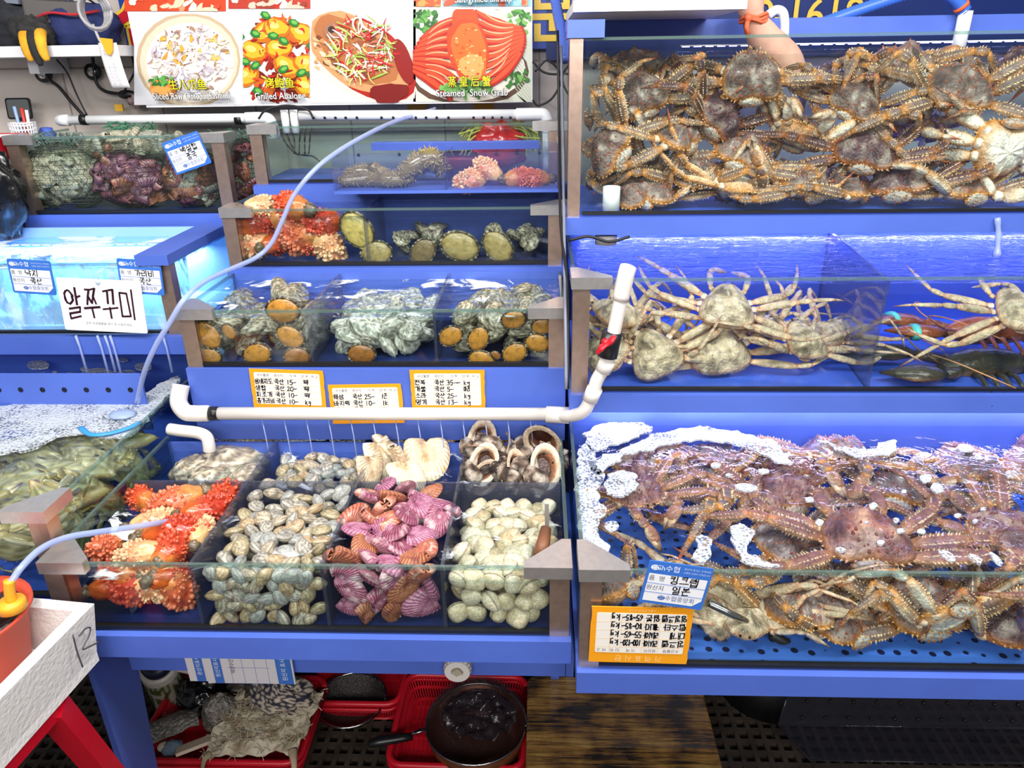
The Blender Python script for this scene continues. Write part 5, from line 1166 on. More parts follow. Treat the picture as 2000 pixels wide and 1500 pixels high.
# sliced raw octopus
p = Paint((262, 27, 474, 205), 1); p.rect(262, 27, 474, 205, S(226, 226, 232)); p.ell(368, 118, 102, 94, S(196, 172, 140)); p.ell(369, 119, 96, 88, S(222, 206, 182)); p.ell(371, 122, 86, 78, S(238, 230, 218))
for i in range(60): p.ell(*spot(p, 372, 122, 78, 66), U(p, 5, 13), U(p, 4, 8), p.r.choice((S(210, 206, 214), S(236, 236, 242), S(196, 186, 196), S(222, 210, 204), S(206, 200, 220))), U(p, 0, 3), .2, 12)
for i in range(22): p.ell(*spot(p, 350 + 40 * (i % 2), 95, 55, 30), U(p, 4, 10), U(p, 3, 6), p.r.choice((S(226, 170, 70), S(216, 150, 60), S(232, 190, 110))), U(p, 0, 3), .25, 12)
for i in range(110): p.stroke(*spot(p, 372, 118, 80, 66), U(p, 8, 22), U(p, 1.2, 3), U(p, 0, 3.1), p.r.choice((S(240, 238, 246), S(224, 216, 226), S(170, 130, 110), S(206, 190, 186), S(248, 248, 250))), U(p, -4, 4))
for i in range(70): p.ell(*spot(p, 375, 110, 75, 60), U(p, 1, 3), U(p, 1, 2), p.r.choice((S(130, 84, 56), S(176, 122, 76), S(240, 220, 170))), 0, 0, 7)
p.ell(322, 172, 26, 17, S(226, 140, 60), .2); p.ell(318, 178, 20, 12, S(238, 160, 84)); 
for i in range(22): p.ell(*spot(p, 320, 158, 22, 8), 6, 3, p.r.choice((S(70, 140, 60), S(96, 168, 80), S(50, 110, 50))), U(p, 0, 3), .3, 9)
p.done('octopus_print')
# grilled abalone
p = Paint((476, 22, 605, 206), 2); p.rect(476, 22, 605, 206, S(240, 240, 244))
for i in range(80): p.ell(*spot(p, 544, 118, 78, 84), U(p, 7, 16), U(p, 5, 11), p.r.choice((S(150, 40, 20), S(190, 60, 26), S(120, 30, 20), S(206, 96, 36), S(170, 44, 30))), U(p, 0, 3), .25, 12)
for x, y, a in ((495, 100, .3), (545, 95, 0), (590, 65, .4), (480, 150, -.2), (560, 130, .6), (600, 125, .1), (520, 62, -.4), (600, 170, .5), (540, 55, .2)):
    p.ell(x, y, 27, 20, S(196, 110, 24), a, .06); p.ell(x, y - 2, 23, 15, S(236, 176, 44), a, .08); p.ell(x - 4, y - 5, 10, 6, S(250, 220, 120), a)
for i in range(60): p.stroke(*spot(p, 544, 115, 72, 80), U(p, 8, 18), U(p, 1.4, 2.6), U(p, 0, 3), p.r.choice((S(214, 40, 30), S(230, 70, 40), S(246, 190, 90), S(150, 26, 20))), U(p, -5, 5))
for x, y in ((500, 66), (535, 70), (575, 45), (610, 88), (555, 80), (500, 128), (555, 135), (590, 142), (480, 120), (610, 145), (505, 178), (470, 70), (520, 30)):
    a = U(p, -.6, .6); p.stroke(x, y, 20, 8, a, S(40, 120, 50)); p.stroke(x + 1, y - 1, 12, 4, a, S(110, 180, 80))
p.done('abalone_print')
# whole fish
p = Paint((607, 0, 812, 201), 3); p.rect(607, 0, 812, 201, S(238, 236, 238)); p.ell(715, 115, 125, 78, S(222, 206, 196), .5); p.ell(712, 112, 118, 66, S(168, 30, 20), .62); p.ell(700, 106, 112, 62, S(206, 150, 100), .62, .04); p.ell(696, 100, 96, 48, S(176, 108, 62), .62, .05)
for i in range(90): p.ell(*spot(p, 690, 105, 85, 55), U(p, 3, 9), U(p, 2, 5), p.r.choice((S(196, 140, 90), S(150, 84, 50), S(222, 176, 126), S(120, 66, 42), S(236, 206, 170))), .6, .2, 9)
p.ell(760, 182, 38, 20, S(120, 20, 16), -.1, .1); p.ell(788, 120, 16, 46, S(140, 24, 20), -.3); p.ell(650, 60, 18, 16, S(160, 110, 80)); p.ell(648, 58, 7, 7, S(60, 40, 36))
for i in range(150): p.stroke(*spot(p, 710, 96, 64, 62), U(p, 14, 40), U(p, 1, 2.2), U(p, -.2, 2.8), p.r.choice((S(240, 240, 220), S(206, 220, 120), S(214, 40, 40), S(190, 30, 36), S(150, 190, 80), S(250, 246, 240), S(236, 120, 110))), U(p, -6, 6))
p.done('fish_print')
# steamed snow crab
p = Paint((807, 18, 1038, 199), 4); p.rect(807, 18, 1038, 199, S(206, 212, 196)); p.ell(915, 140, 118, 70, S(90, 66, 50)); p.ell(915, 135, 112, 64, S(226, 222, 210))
for i in range(16): p.stroke(985 + i * 3, 30 + i * 12, 70, 1.2, .9, S(186, 190, 170))
for i in range(90): p.ell(*spot(p, *p.r.choice(((830, 40, 25, 22), (835, 110, 26, 30), (1015, 45, 24, 28), (915, 165, 50, 20), (1005, 150, 30, 20))[:5])), U(p, 4, 10), U(p, 3, 6), p.r.choice((S(60, 120, 50), S(90, 156, 66), S(44, 96, 44), S(120, 176, 90))), U(p, 0, 3), .3, 10)
for i in range(9):
    p.stroke(862 - i * 2, 50 + i * 14, 100, 9, -.5 + .14 * i, S(176, 34, 20), 6); p.stroke(862 - i * 2, 48 + i * 14, 92, 5, -.5 + .14 * i, S(226, 74, 40), 6); p.stroke(862, 46 + i * 14, 60, 1.6, -.5 + .14 * i, S(246, 160, 120), 6)
    p.stroke(972 + i * 2, 45 + i * 12, 100, 9, .55 - .14 * i - .2, S(186, 36, 22), -6); p.stroke(972 + i * 2, 43 + i * 12, 92, 5, .35 - .14 * i, S(232, 84, 46), -6); p.stroke(972, 41 + i * 12, 60, 1.6, .35 - .14 * i, S(248, 170, 130), -6)
p.ell(908, 40, 26, 34, S(206, 74, 30), 0, .05); p.ell(915, 100, 40, 66, S(196, 66, 26), -.2, .05); p.ell(918, 100, 33, 58, S(226, 104, 40), -.2, .06); p.ell(922, 130, 24, 26, S(240, 160, 90), -.2, .08)
for i in range(50): p.ell(*spot(p, 916, 105, 34, 52), U(p, 1.5, 4), U(p, 1, 3), p.r.choice((S(246, 150, 70), S(210, 80, 30), S(250, 200, 150))), 0, 0, 7)
for i in range(40): p.ell(*spot(p, 912, 172, 48, 16), U(p, 4, 9), U(p, 3, 5), p.r.choice((S(60, 120, 50), S(90, 156, 66), S(120, 176, 90))), U(p, 0, 3), .3, 9)
p.done('snow_crab_print')
# upper row, cut by the top of the frame
for nm, b, base, cs in (('crab_roll_print', (243, -110, 441, 22), S(200, 70, 40), (S(236, 150, 110), S(244, 200, 170), S(214, 80, 50), S(250, 226, 206))), ('chilli_crab_print', (446, -110, 606, 17), S(180, 60, 44), (S(206, 40, 30), S(236, 190, 170), S(150, 60, 40), S(240, 226, 206))), ('roe_print', (808, -110, 861, 13), S(214, 110, 60), (S(240, 150, 80), S(226, 90, 50))), ('shrimp_print', (864, -110, 1037, 12), S(120, 190, 210), (S(150, 206, 220), S(236, 140, 100), S(220, 90, 60)))):
    p = Paint(b, 7); p.rect(*b, base)
    for i in range(80): p.ell(U(p, b[0], b[2]), U(p, b[1], b[3]), U(p, 6, 18), U(p, 4, 9), p.r.choice(cs), U(p, 0, 3), .15, 12)
    p.done(nm)
def caption(s, px, py, size, col, width=None, out=.05):
    q = B2(px, py); w_ = None; mb = MB()
    if width: w_ = abs(B2(px + width / 2, py)[0] - B2(px - width / 2, py)[0])
    for k, (o, c_) in enumerate(((out, S(24, 22, 26)), (.006, col))):
        vs, fs = glyphs(s, o); wd = max(v[0] for v in vs) - min(v[0] for v in vs); sx = (w_ / wd) if w_ else size
        mb.add([(q[0] + v[0] * sx, YP - .022 - .0015 * k, q[1] + v[1] * size) for v in vs], fs, [c_] * len(vs))
    mb.build('caption', m_art, t)
YL = S(246, 232, 40)
caption('生八爪鱼', 373, 166, .030, YL, 72); caption('Sliced Raw Octopu(Sashimi)', 382, 187, .026, WHITE, 152); caption('烤鲍鱼', 551, 163, .030, YL, 56); caption('Grilled Abalone', 552, 187, .026, WHITE, 98)
caption('蒸 皇 后 蟹', 918, 160, .030, YL, 82); caption('Steamed  Snow Crab', 923, 181, .026, WHITE, 138); caption('Salt-grilled Shrimp', 945, -1, .026, WHITE, 110)

# banner behind
t = thing('shop_banner', 'long navy banner with red and yellow Korean letters behind the menu board', 'banner')
MB().box(-1.245, .02, 2.405, 2.41, 1.632, 2.0, col=S(34, 62, 150)).build('cloth', m_art, t); MB().box(.02, 1.7, 2.407, 2.412, 1.60, 2.0, col=S(22, 40, 96)).build('cloth', m_art, t)
def bann(s, px, py, size, layers):
    mb = MB()
    q = at(px, py, 'y', 2.40)
    for k, (o, c_) in enumerate(layers):
        vs, fs = glyphs(s, o); mb.add([(q.x + v[0] * size, 2.402 - .002 * k, q.z + v[1] * size) for v in vs], fs, [c_] * len(vs))
    mb.build('lettering', m_art, t)
bann('산', 292, 44, .24, ((.05, S(232, 196, 60)), (.015, S(196, 30, 50)))); bann('문', 1078, 36, .16, ((.02, S(214, 180, 70)),))
bann('9-1618', 1580, 30, .11, ((.01, S(206, 176, 70)),))

# ---------------------------------------------------------------- pipes and hoses
def pipe(name, lab, pts, r, m=None, cat='pipe', k=8, n=14, parent=None, smooth=True):
    mb = MB(); mb.tube(spline(pts, k) if k else pts, r, n, 1)
    o = mb.build(name, m or m_pvc, parent, smooth)
    return o if parent else tag(o, lab, cat)
def ring(parent, p, d, r, l, m, name='coupling'):
    d = V(d).normalized(); p = V(p); return pipe(name, '', [p - d * l / 2, p + d * l / 2], r, m, k=0, n=16, parent=parent)
t = thing('drain_pipe', 'white plastic pipe lying along the back of the netted scallop tank', 'pipe')
a, b = at(112, 235, 'y', 2.31), at(512, 230, 'y', 2.31); c = b + V((.04, 0, -.0)); pipe('pipe_run', '', [a, b], .0135, m_pvcclean, k=0, parent=t)
pipe('elbow', '', [b - V((.05, 0, 0)), b + V((.0, 0, 0)), b + V((.022, 0, -.006)), b + V((.03, 0, -.03)), b + V((.03, 0, -.06))], .0165, m_pvcclean, parent=t)
for px in (165, 467): ring(t, at(px, 234, 'y', 2.31), (1, 0, 0), .0155, .02, m_black, 'clamp')
ring(t, at(125, 235, 'y', 2.31), (1, 0, 0), .0165, .03, m_pvcclean)
t = thing('spray_pipe', 'white pipe with a row of drilled holes over the nearly empty top tank', 'pipe')
a, b = at(585, 226, 'y', 2.2), at(1050, 223, 'y', 2.2); pipe('pipe_run', '', [a, b], .0135, m_pvcclean, k=0, parent=t)
pipe('elbow', '', [b - V((.06, 0, 0)), b, b + V((.02, 0, -.004)), b + V((.03, 0, -.03)), b + V((.03, 0, -.05))], .017, m_pvcclean, parent=t)
pipe('down_pipe', '', [b + V((.03, 0, -.03)), V((b.x + .03, 2.2, 1.3))], .0165, m_pvcclean, k=0, parent=t)
for px in (556, 574): q = at(px, 225, 'y', 2.2); pipe('riser', '', [V((q.x, 2.2, 1.42)), V((q.x, 2.2, 1.482))], .011, m_pvcclean, k=0, parent=t)
for px in (612, 634, 655, 675, 697, 745, 768, 791, 812, 832, 853, 876, 925, 945, 962, 980, 997): q = at(px, 230, 'y', 2.187); obj('spray_hole', hole, t, loc=q, scale=.62)
t = thing('water_pipe', 'long white plastic pipe over the shellfish compartments that bends up to a red valve', 'pipe')
zp = at(700, 808, 'y', 1.452).z; xa = at(352, 808, 'y', 1.452).x
pipe('pipe_run', '', [(xa + .06, 1.452, zp), (.02, 1.452, zp)], .0145, k=0, parent=t)
pipe('elbow', '', [(xa + .004, 1.475, zp + .06), (xa - .002, 1.46, zp + .025), (xa + .012, 1.452, zp + .004), (xa + .03, 1.452, zp), (xa + .065, 1.452, zp)], .0185, parent=t)
ring(t, (xa + .078, 1.452, zp), (1, 0, 0), .0155, .02, m_black, 'clamp')
RP = [V((-.01, 1.452, zp)), V((.04, 1.448, zp)), V((.066, 1.42, zp + .012)), at(1140, 803, 'y', 1.39), at(1157, 770, 'y', 1.385), at(1166, 742, 'y', 1.385), at(1182, 715, 'y', 1.385), at(1190, 690, 'y', 1.385), at(1205, 620, 'y', 1.385), at(1223, 535, 'y', 1.385)]
pipe('riser', '', RP, .0138, parent=t, k=6); ring(t, RP[1], (1, -.1, 0), .0185, .05, m_pvc, 'coupling'); ring(t, RP[4], RP[5] - RP[3], .0165, .03, m_pvc); ring(t, RP[6], RP[7] - RP[5], .0165, .025, m_pvc)
pipe('elbow', '', [at(1212, 585, 'y', 1.385), RP[9], RP[9] + V((.004, .006, .012))], .0165, parent=t, k=6)
d = (RP[8] - RP[7]).normalized(); vb = ring(t, at(1191, 672, 'y', 1.383), d, .0205, .052, m_black, 'valve_body')
mb = MB(); q = at(1187, 671, 'y', 1.352)
mb.tube([q + V((-.006, .012, .0)), q], .008, 10); mb.tube(spline([q + V((.014, 0, .016)), q + V((.002, -.002, .002)), q + V((-.012, -.002, -.008)), q + V((-.02, 0, -.02))], 5), [.006, .008, .01, .011, .01, .009, .008, .008, .009, .011, .012, .011, .009, .008, .009, .006][:16], 10, .5)
mb.build('valve_lever', m_red, vb, True)
pipe('short_elbow_pipe', 'short white elbow pipe poking over the oyster compartment', [at(331, 838, 'y', 1.44), at(352, 841, 'y', 1.435), at(385, 845, 'y', 1.43), at(403, 853, 'y', 1.42), at(408, 868, 'y', 1.415), at(409, 880, 'y', 1.414)], .0135, k=6)
t = thing('corrugated_hose', 'blue ribbed hose hanging down the gap between the two stands', 'hose'); P = spline([at(1083, -10, 'y', 2.2), at(1092, 40, 'y', 2.15), at(1100, 75, 'y', 2.1), at(1104, 118, 'y', 2.06)], 14); MB().tube(P, [.012 if i % 2 else .0145 for i in range(len(P))], 12).build('hose_wall', m_blue, t, True)
m_hose = mat('blue_ribbed_hose', S(62, 110, 210), .35)
t = thing('corrugated_hose', 'blue ribbed hose slanting over the back rail of the packed king crab tank', 'hose'); P = spline([at(1590, 52, 'y', 2.2), at(1650, 30, 'y', 2.2), at(1720, 6, 'y', 2.2), at(1800, -20, 'y', 2.2)], 22); MB().tube(P, [.014 if i % 2 else .017 for i in range(len(P))], 12).build('hose_wall', m_hose, t, True)
t = thing('corrugated_hose', 'blue ribbed hose running into the short white upright pipe', 'hose'); P = spline([at(1840, -22, 'y', 2.08), at(1868, 0, 'y', 2.08), at(1884, 22, 'y', 2.08)], 12); MB().tube(P, [.014 if i % 2 else .017 for i in range(len(P))], 12).build('hose_wall', m_hose, t, True); ring(t, P[-6], P[-5] - P[-7], .0185, .008, mat('orange_string', S(222, 100, 50), .8), 'string_tie')
q = at(1885, 30, 'y', 2.08); pipe('upright_pipe', 'short white upright pipe at the back rail with a blue hose in it', [q + V((0, 0, .01)), V((q.x, q.y, 1.6))], .0165, m_pvcclean, k=0)
pipe('small_elbow_pipe', 'small white elbow pipe behind the filter sock', [at(1500, 30, 'y', 2.1), at(1515, 20, 'y', 2.1), at(1528, 24, 'y', 2.1), at(1532, 40, 'y', 2.1), at(1532, 75, 'y', 2.1)], .0115, m_pvcclean)
q = at(1190, 400, 'y', 1.78); t = thing('pipe_stub', 'square-cut white pipe stub standing on the floor of the packed king crab tank', 'pipe', (q.x, 1.736, 1.275)); MB().rev([(.018, 0), (.02, .0), (.02, .058), (.016, .058), (.016, .0)], 20).build('pipe_wall', m_pvcclean, t, True)
sk = mat('peach_filter_cloth', S(224, 172, 150), .7, nscale=20, namt=.15, bump=.4, bscale=25)
t = thing('filter_sock', 'peach filter sock tied with orange string, hanging into the packed king crab tank', 'filter sock')
P = spline([at(1462, -20, 'y', 1.98), at(1470, 30, 'y', 1.98), at(1492, 75, 'y', 1.99), at(1530, 115, 'y', 2.0), at(1552, 165, 'y', 2.0)], 8); MB().tube(P, [.033, .034, .034, .033, .032, .031, .03, .028, .026, .026, .028, .03, .032, .034, .036, .037, .038, .038, .039, .04, .04, .04, .04, .041, .041, .041, .041, .04, .039, .037, .033, .026, .01][:len(P)], 18).build('sleeve', sk, t, True)
mo = mat('orange_tie', S(236, 110, 70), .6); mb = MB(); c = P[9]
for k in range(3): mb.tube([c + V((.031 * cos(a * pi / 8), .031 * sin(a * pi / 8), .006 * (k - 1) + .004 * sin(a * 1.3 + k))) for a in range(17)], .004, 6)
mb.tube([c + V((-.02, -.028, 0)), c + V((-.024, -.034, -.02)), c + V((-.018, -.032, -.035))], .006, 6); mb.ell(c + V((-.02, -.03, 0)), (.01, .008, .01), 8, 6); mb.build('string_tie', mo, t, True)
tube_pts = [(850, 213, 2.28), (770, 238, 2.12), (700, 272, 1.95), (640, 310, 1.845), (602, 345, 1.81), (572, 385, 1.80), (552, 430, 1.795), (530, 475, 1.79), (500, 503, 1.77), (445, 528, 1.68), (400, 550, 1.58), (362, 582, 1.48), (332, 630, 1.46), (302, 680, 1.46), (281, 730, 1.47), (268, 785, 1.5)]
pipe('air_tube', 'clear bluish air tube looping from the top pipe down past every tier into the foam', [at(x, y, 'y', v) for x, y, v in tube_pts], .0058, m_tubing, 'tube', 8, 10)
t = thing('water_tube', 'clear tube arching from the sea squirt tank into the red basin', 'tube'); P = [at(330, 1018, 'z', .80), at(280, 1026, 'z', .825), at(200, 1038, 'z', .85), at(130, 1050, 'z', .87), at(80, 1072, 'z', .88), at(42, 1108, 'z', .875), at(20, 1140, 'z', .86)]; pipe('tube_wall', '', P, .0055, m_tubing, parent=t)
my = mat('yellow_connector', S(240, 170, 40), .4); pipe('connector', '', [P[-1] + V((0, 0, .006)), P[-1] + V((-.004, -.002, -.016)), P[-1] + V((-.005, -.003, -.03))], .008, my, parent=t); MB().rev([(.0, .004), (.019, .004), (.021, 0), (.021, -.012), (.0, -.014)], 18).build('cap', my, t, True, loc=P[-1] + V((-.006, -.004, -.034)))
for k, (xy, lab, m_) in enumerate(((((1096, 90), (1099, 250), (1101, 380), (1102, 470), (1104, 600), (1106, 760)), 'grey cable hanging down the gap between the two stands', mat('grey_cable', S(120, 124, 140), .5)), (((1089, 60), (1092, 240), (1094, 400), (1098, 470), (1108, 560), (1109, 760)), 'black cable beside the grey one in the gap between the stands', m_rubber), (((1110, 470), (1150, 462), (1190, 472), (1230, 462)), 'thin black cable under the base of the packed king crab tank', m_rubber))):
    pipe('cable', lab, [at(x, y, 'y', 1.98 - .62 * sm(90, 760, y) if k < 2 else 1.66) for x, y in xy], .0035, m_, 'cable', 6, 8)
tag(MB().rev([(0, 0), (.026, 0), (.026, .022), (0, .022)], 20).build('float_knob', m_pvc, None, True, loc=at(1185, 463, 'y', 1.72) + V((0, .02, -.02))), 'round cream plastic knob under the base of the packed king crab tank', 'knob')
# white cooler lid over the tall tank
t = thing('cooler_lid', 'white box lid lying across the corner of the packed king crab tank', 'lid'); MB().box(.07, .425, 1.705, 2.14, 1.691, 1.712).build('lip', m_pvcclean, t); MB().box(.083, .412, 1.72, 2.12, 1.712, 1.80).build('shell', m_pvcclean, t)
# ---------------------------------------------------------------- net bags of scallops in the corner tank
def net_bag(px, py, rx, rz, ry, Y, lab, col, kinds, n, slab, grp, tie=None, seed=0, sz=(.05, .066)):
    c = at(px, py, 'y', Y); r = random.Random(seed)
    t = thing('net_bag', lab, 'net bag', c)
    mb = MB(); mb.col = col; nu, nv = 40, 22
    vs, fs = [], []
    for j in range(nv + 1):
        p_ = pi * j / nv
        for i in range(nu):
            a = 2 * pi * (i + .5 * (j % 2)) / nu; d = V((sin(p_) * cos(a), sin(p_) * sin(a), cos(p_))); k = 1.08 + .07 * noise.noise(d * 2.5 + V((seed, 0, 0)))
            vs.append((d.x * rx * k, d.y * ry * k, d.z * rz * k))
    for j in range(nv):
        for i in range(nu):
            if j % 2 == 0: fs += [(j * nu + i, (j + 1) * nu + i, (j + 1) * nu + (i - 1) % nu)] if False else [(j * nu + i, (j + 1) * nu + i, (j + 1) * nu + (i + 1) % nu, j * nu + (i + 1) % nu)]
            else: fs.append((j * nu + i, (j + 1) * nu + i, (j + 1) * nu + (i + 1) % nu, j * nu + (i + 1) % nu))
    mb.add(vs, fs, [col] * len(vs)); o = mb.build('netting', m_cloth, t)
    w_ = o.modifiers.new('wire', 'WIREFRAME'); w_.thickness = .0019; w_.use_boundary = True; w_.use_even_offset = False
    if tie:
        mb = MB()
        for k in range(26):
            x = r.uniform(-.06, .06); mb.tube(spline([(x, r.uniform(-.02, .02), rz * 1.02), (x + r.uniform(-.03, .03), r.uniform(-.03, .01), rz * 1.02 + r.uniform(.01, .035)), (x + r.uniform(-.05, .05), r.uniform(-.03, .02), rz * 1.02 + r.uniform(-.004, .02))], 4), .0014, 5, col=mixc(tie, WHITE, r.uniform(0, .15)))
        mb.build('drawstring', m_cloth, t)
    for i in range(n):
        k = r.random() * .8 + .2; a = -pi / 2 + (i / n - .5) * 2 * pi * .74 * (1 if i % 3 else .5); el = r.uniform(-1.05, 1.25)
        d = V((cos(el) * cos(a), cos(el) * sin(a), sin(el))); q = r.uniform(.78, .9)
        p = c + V((d.x * rx * q, d.y * ry * q, d.z * rz * q)); rot = tuple((d.to_track_quat('Z', 'Y') @ Euler((r.gauss(0, .35), r.gauss(0, .35), 0)).to_quaternion() @ Euler((0, 0, r.uniform(0, 6.28))).to_quaternion()).to_euler())
        kd = kinds[0] if (len(kinds) == 1 or r.random() < .75) else kinds[1]
        kd.put(p, rot, r.uniform(*sz), slab, grp)
net_bag(128, 345, .115, .086, .07, 2.145, 'dark net bag of pale scallops at the outer steel post of the corner tank', S(70, 74, 62), (pal,), 50, 'pale ribbed scallop in the dark net bag at the outer post', 'pale scallops in the outer net bag', S(60, 90, 76), 1)
net_bag(258, 348, .10, .078, .07, 2.145, 'dark net bag of purple-brown scallops in the middle of the corner tank', S(54, 44, 46), (dpu,), 38, 'purple-brown scallop in the middle net bag', 'purple scallops in the middle net bag', None, 2, (.06, .078))
net_bag(378, 348, .085, .075, .07, 2.15, 'dark net bag of purple scallops behind the inner steel post of the corner tank', S(56, 50, 48), (dpu, pal), 34, 'purple or grey scallop in the net bag behind the inner post', 'scallops in the inner net bag', None, 3, (.056, .074))
net_bag(265, 286, .17, .035, .08, 2.20, 'net bag of pale scallops on top of the others, tied with green string', S(90, 100, 84), (pal,), 34, 'pale scallop in the topmost net bag with the green string', 'pale scallops in the topmost net bag', S(20, 120, 80), 4)
net_bag(478, 335, .05, .085, .06, 2.20, 'narrow dark net bag against the side glass of the corner tank', S(60, 56, 54), (dpu,), 14, 'purple scallop in the narrow net bag at the side glass', 'scallops in the narrow net bag', S(40, 96, 70), 5)

# ---------------------------------------------------------------- contents of the nearly empty tank
def sheet(name, mat_, nx, ny, fx, parent=None, thick=.003, seed=0, colf=None, **kw):
    mb = MB(); vs, cs = [], []
    for j in range(ny + 1):
        for i in range(nx + 1):
            p = fx(i / nx, j / ny); vs.append(p); cs.append(colf(i / nx, j / ny, p) if colf else WHITE)
    mb.add(vs, [(j * (nx + 1) + i, j * (nx + 1) + i + 1, (j + 1) * (nx + 1) + i + 1, (j + 1) * (nx + 1) + i) for j in range(ny) for i in range(nx)], cs)
    o = mb.build(name, mat_, parent, True, **kw)
    m = o.modifiers.new('thickness', 'SOLIDIFY'); m.thickness = thick; return o
q = at(975, 262, 'y', 2.24); t = thing('red_net', 'crumpled red net bag with yellow strings in the nearly empty top tank', 'net bag', (q.x, 2.24, 1.335))
MB().ell((0, 0, .04), (.075, .05, .06), 40, 24, lambda d: mixc(S(190, 16, 22), S(230, 50, 40), .5 + .5 * noise.noise(d * 4)), disp=lambda d: .35 * noise.noise(d * 3) + .12 * abs(noise.noise(d * 9))).build('bag', m_flesh, t, True)
mb = MB(); r = random.Random(5)
for k in range(30): s_ = 1 if k % 2 else -1; mb.tube(spline([(s_ * .03, 0, .09), (s_ * r.uniform(.05, .1), r.uniform(-.04, .03), r.uniform(.06, .11)), (s_ * r.uniform(.07, .12), r.uniform(-.04, .03), r.uniform(.0, .08))], 5), .0022, 5, col=S(196, 202, 96))
mb.build('string', m_cloth, t)
q = at(935, 278, 'y', 2.3); tag(MB().rev([(0, 0), (.07, .0), (.11, .02), (.108, .024), (.066, .006), (0, .006)], 28, S(170, 40, 40)).build('red_dish', m_plast, None, True, loc=(q.x, 2.24, 1.30), scale=(1.2, .9, 2.2)), 'dull red plastic dish behind the crumpled red net', 'dish')
t = thing('seaweed', 'dark seaweed strand hanging inside the nearly empty tank', 'seaweed'); r = random.Random(8)
for k in range(6):
    P = [at(548 + 12 * k + r.uniform(-6, 6), 245, 'y', 2.2), at(555 + 10 * k, 275, 'y', 2.2), at(568 + 7 * k + r.uniform(-8, 8), 300, 'y', 2.19)]
    if k == 2: P += [at(610, 305, 'y', 2.18), at(632, 322, 'y', 2.18)]
    MB().tube(spline(P, 6), [.003 + .004 * abs(sin(i * .9)) for i in range(6 * (len(P) - 1) + 1)], 6, .35, col=S(52, 46, 30)).build('frond', m_flesh, t, True)
# bits on the back wall under the board
for k, (px, py) in enumerate(((815, 208), (945, 208))): tag(MB().box(-.03, .03, -.01, .0, -.02, .02).build('yellow_hook_box', mat('amber_plastic', S(206, 150, 40), .4), loc=at(px, py, 'y', 2.455)), ('amber plastic hook box under the board, nearer its middle', 'amber plastic hook box under the board, nearer the king crab tank')[k], 'hook')
for k, pts in enumerate((((1040, 195), (1052, 206), (1080, 190), (1096, 150), (1070, 118), (1045, 140)), ((505, 232), (520, 215), (560, 206), (600, 214), (612, 232)), ((1040, 120), (1060, 140), (1085, 145), (1105, 138)))):
    pipe('cable', ('black cable looping at the corner of the menu board', 'black cable arching over the twin white risers', 'black cable running from the menu board to the king crab tank')[k], [at(x, y, 'y', 2.28 if k != 1 else 2.17) for x, y in pts], .003, m_rubber, 'cable', 6, 8)

# ---------------------------------------------------------------- shelf corner
m_white = mat('white_laminate', S(226, 226, 230), .35)
t = thing('wall_shelf', 'white wall shelf in the corner, crowded with bags and a grey box', 'shelf'); zs = at(120, 98, 'y', 2.2).z
MB().box(-1.9, -1.19, 2.2, 2.455, zs - .016, zs + .012).build('board', m_white, t); MB().box(-1.5, -1.47, 2.3, 2.455, zs - .06, zs - .016).build('bracket', m_white, t)
zt = zs + .012
def onshelf(px, py, Y): q = at(px, py, 'y', Y); return q
q = onshelf(100, 25, 2.28); t = thing('grey_case', 'flat grey case lying on the navy bag on the shelf', 'case', (q.x, 2.34, q.z)); MB().prism(rrect(.17, .12, .012), -.03, .03, m=M.Rotation(R_(4), 4, 'Y')).build('case_body', mat('grey_plastic', S(96, 92, 90), .5), t); MB().prism(rrect(.155, .105, .01), .03, .034, m=M.Rotation(R_(4), 4, 'Y')).build('case_lid', mat('dark_grey_plastic', S(58, 56, 58), .5), t)
q = onshelf(140, 65, 2.3); t = thing('duffel_bag', 'crumpled navy bag with red piping on the shelf', 'bag', (q.x, 2.34, zt)); MB().ell((0, 0, .055), (.125, .07, .062), 40, 22, lambda d: mixc(S(28, 38, 84), S(40, 54, 110), .5 + .5 * noise.noise(d * 4)), disp=lambda d: .22 * noise.noise(d * 2.4 + V((3, 1, 0))) + .07 * noise.noise(d * 7)).build('bag_body', m_cloth, t, True)
MB().tube(spline([(-.09, -.06, .07), (-.03, -.076, .085), (.04, -.075, .08), (.1, -.05, .09)], 6), .004, 6, col=S(180, 40, 50)).build('piping', m_cloth, t, True); MB().tube(spline([(-.08, -.02, .1), (-.02, -.05, .135), (.05, -.04, .13), (.08, 0, .1)], 6), .006, 6, .5, col=S(24, 30, 66)).build('handle', m_cloth, t, True)
t = thing('work_gloves', 'black and yellow gloves drooping over the shelf edge', 'gloves', at(62, 85, 'y', 2.19))
MB().ell((-.03, .06, .03), (.06, .05, .04), 26, 16, lambda d: mixc(S(26, 26, 26), S(54, 52, 52), .5 + noise.noise(d * 5)), disp=lambda d: .4 * noise.noise(d * 3)).build('cuff', m_cloth, t, True)
for k, (dx, c) in enumerate(((-.01, S(226, 160, 30)), (.012, S(36, 34, 34)), (.034, S(232, 170, 40)))): MB().tube(spline([(dx - .02, .03, .03), (dx, -.01, .012), (dx + .006, -.022, -.02), (dx + .012, -.02, -.045 - .012 * (k == 1))], 5), [.016, .016, .016, .016, .015, .015, .014, .014, .013, .013, .012, .012, .011, .01, .009, .005], 10, .7, col=c).build('finger', m_cloth, t, True)
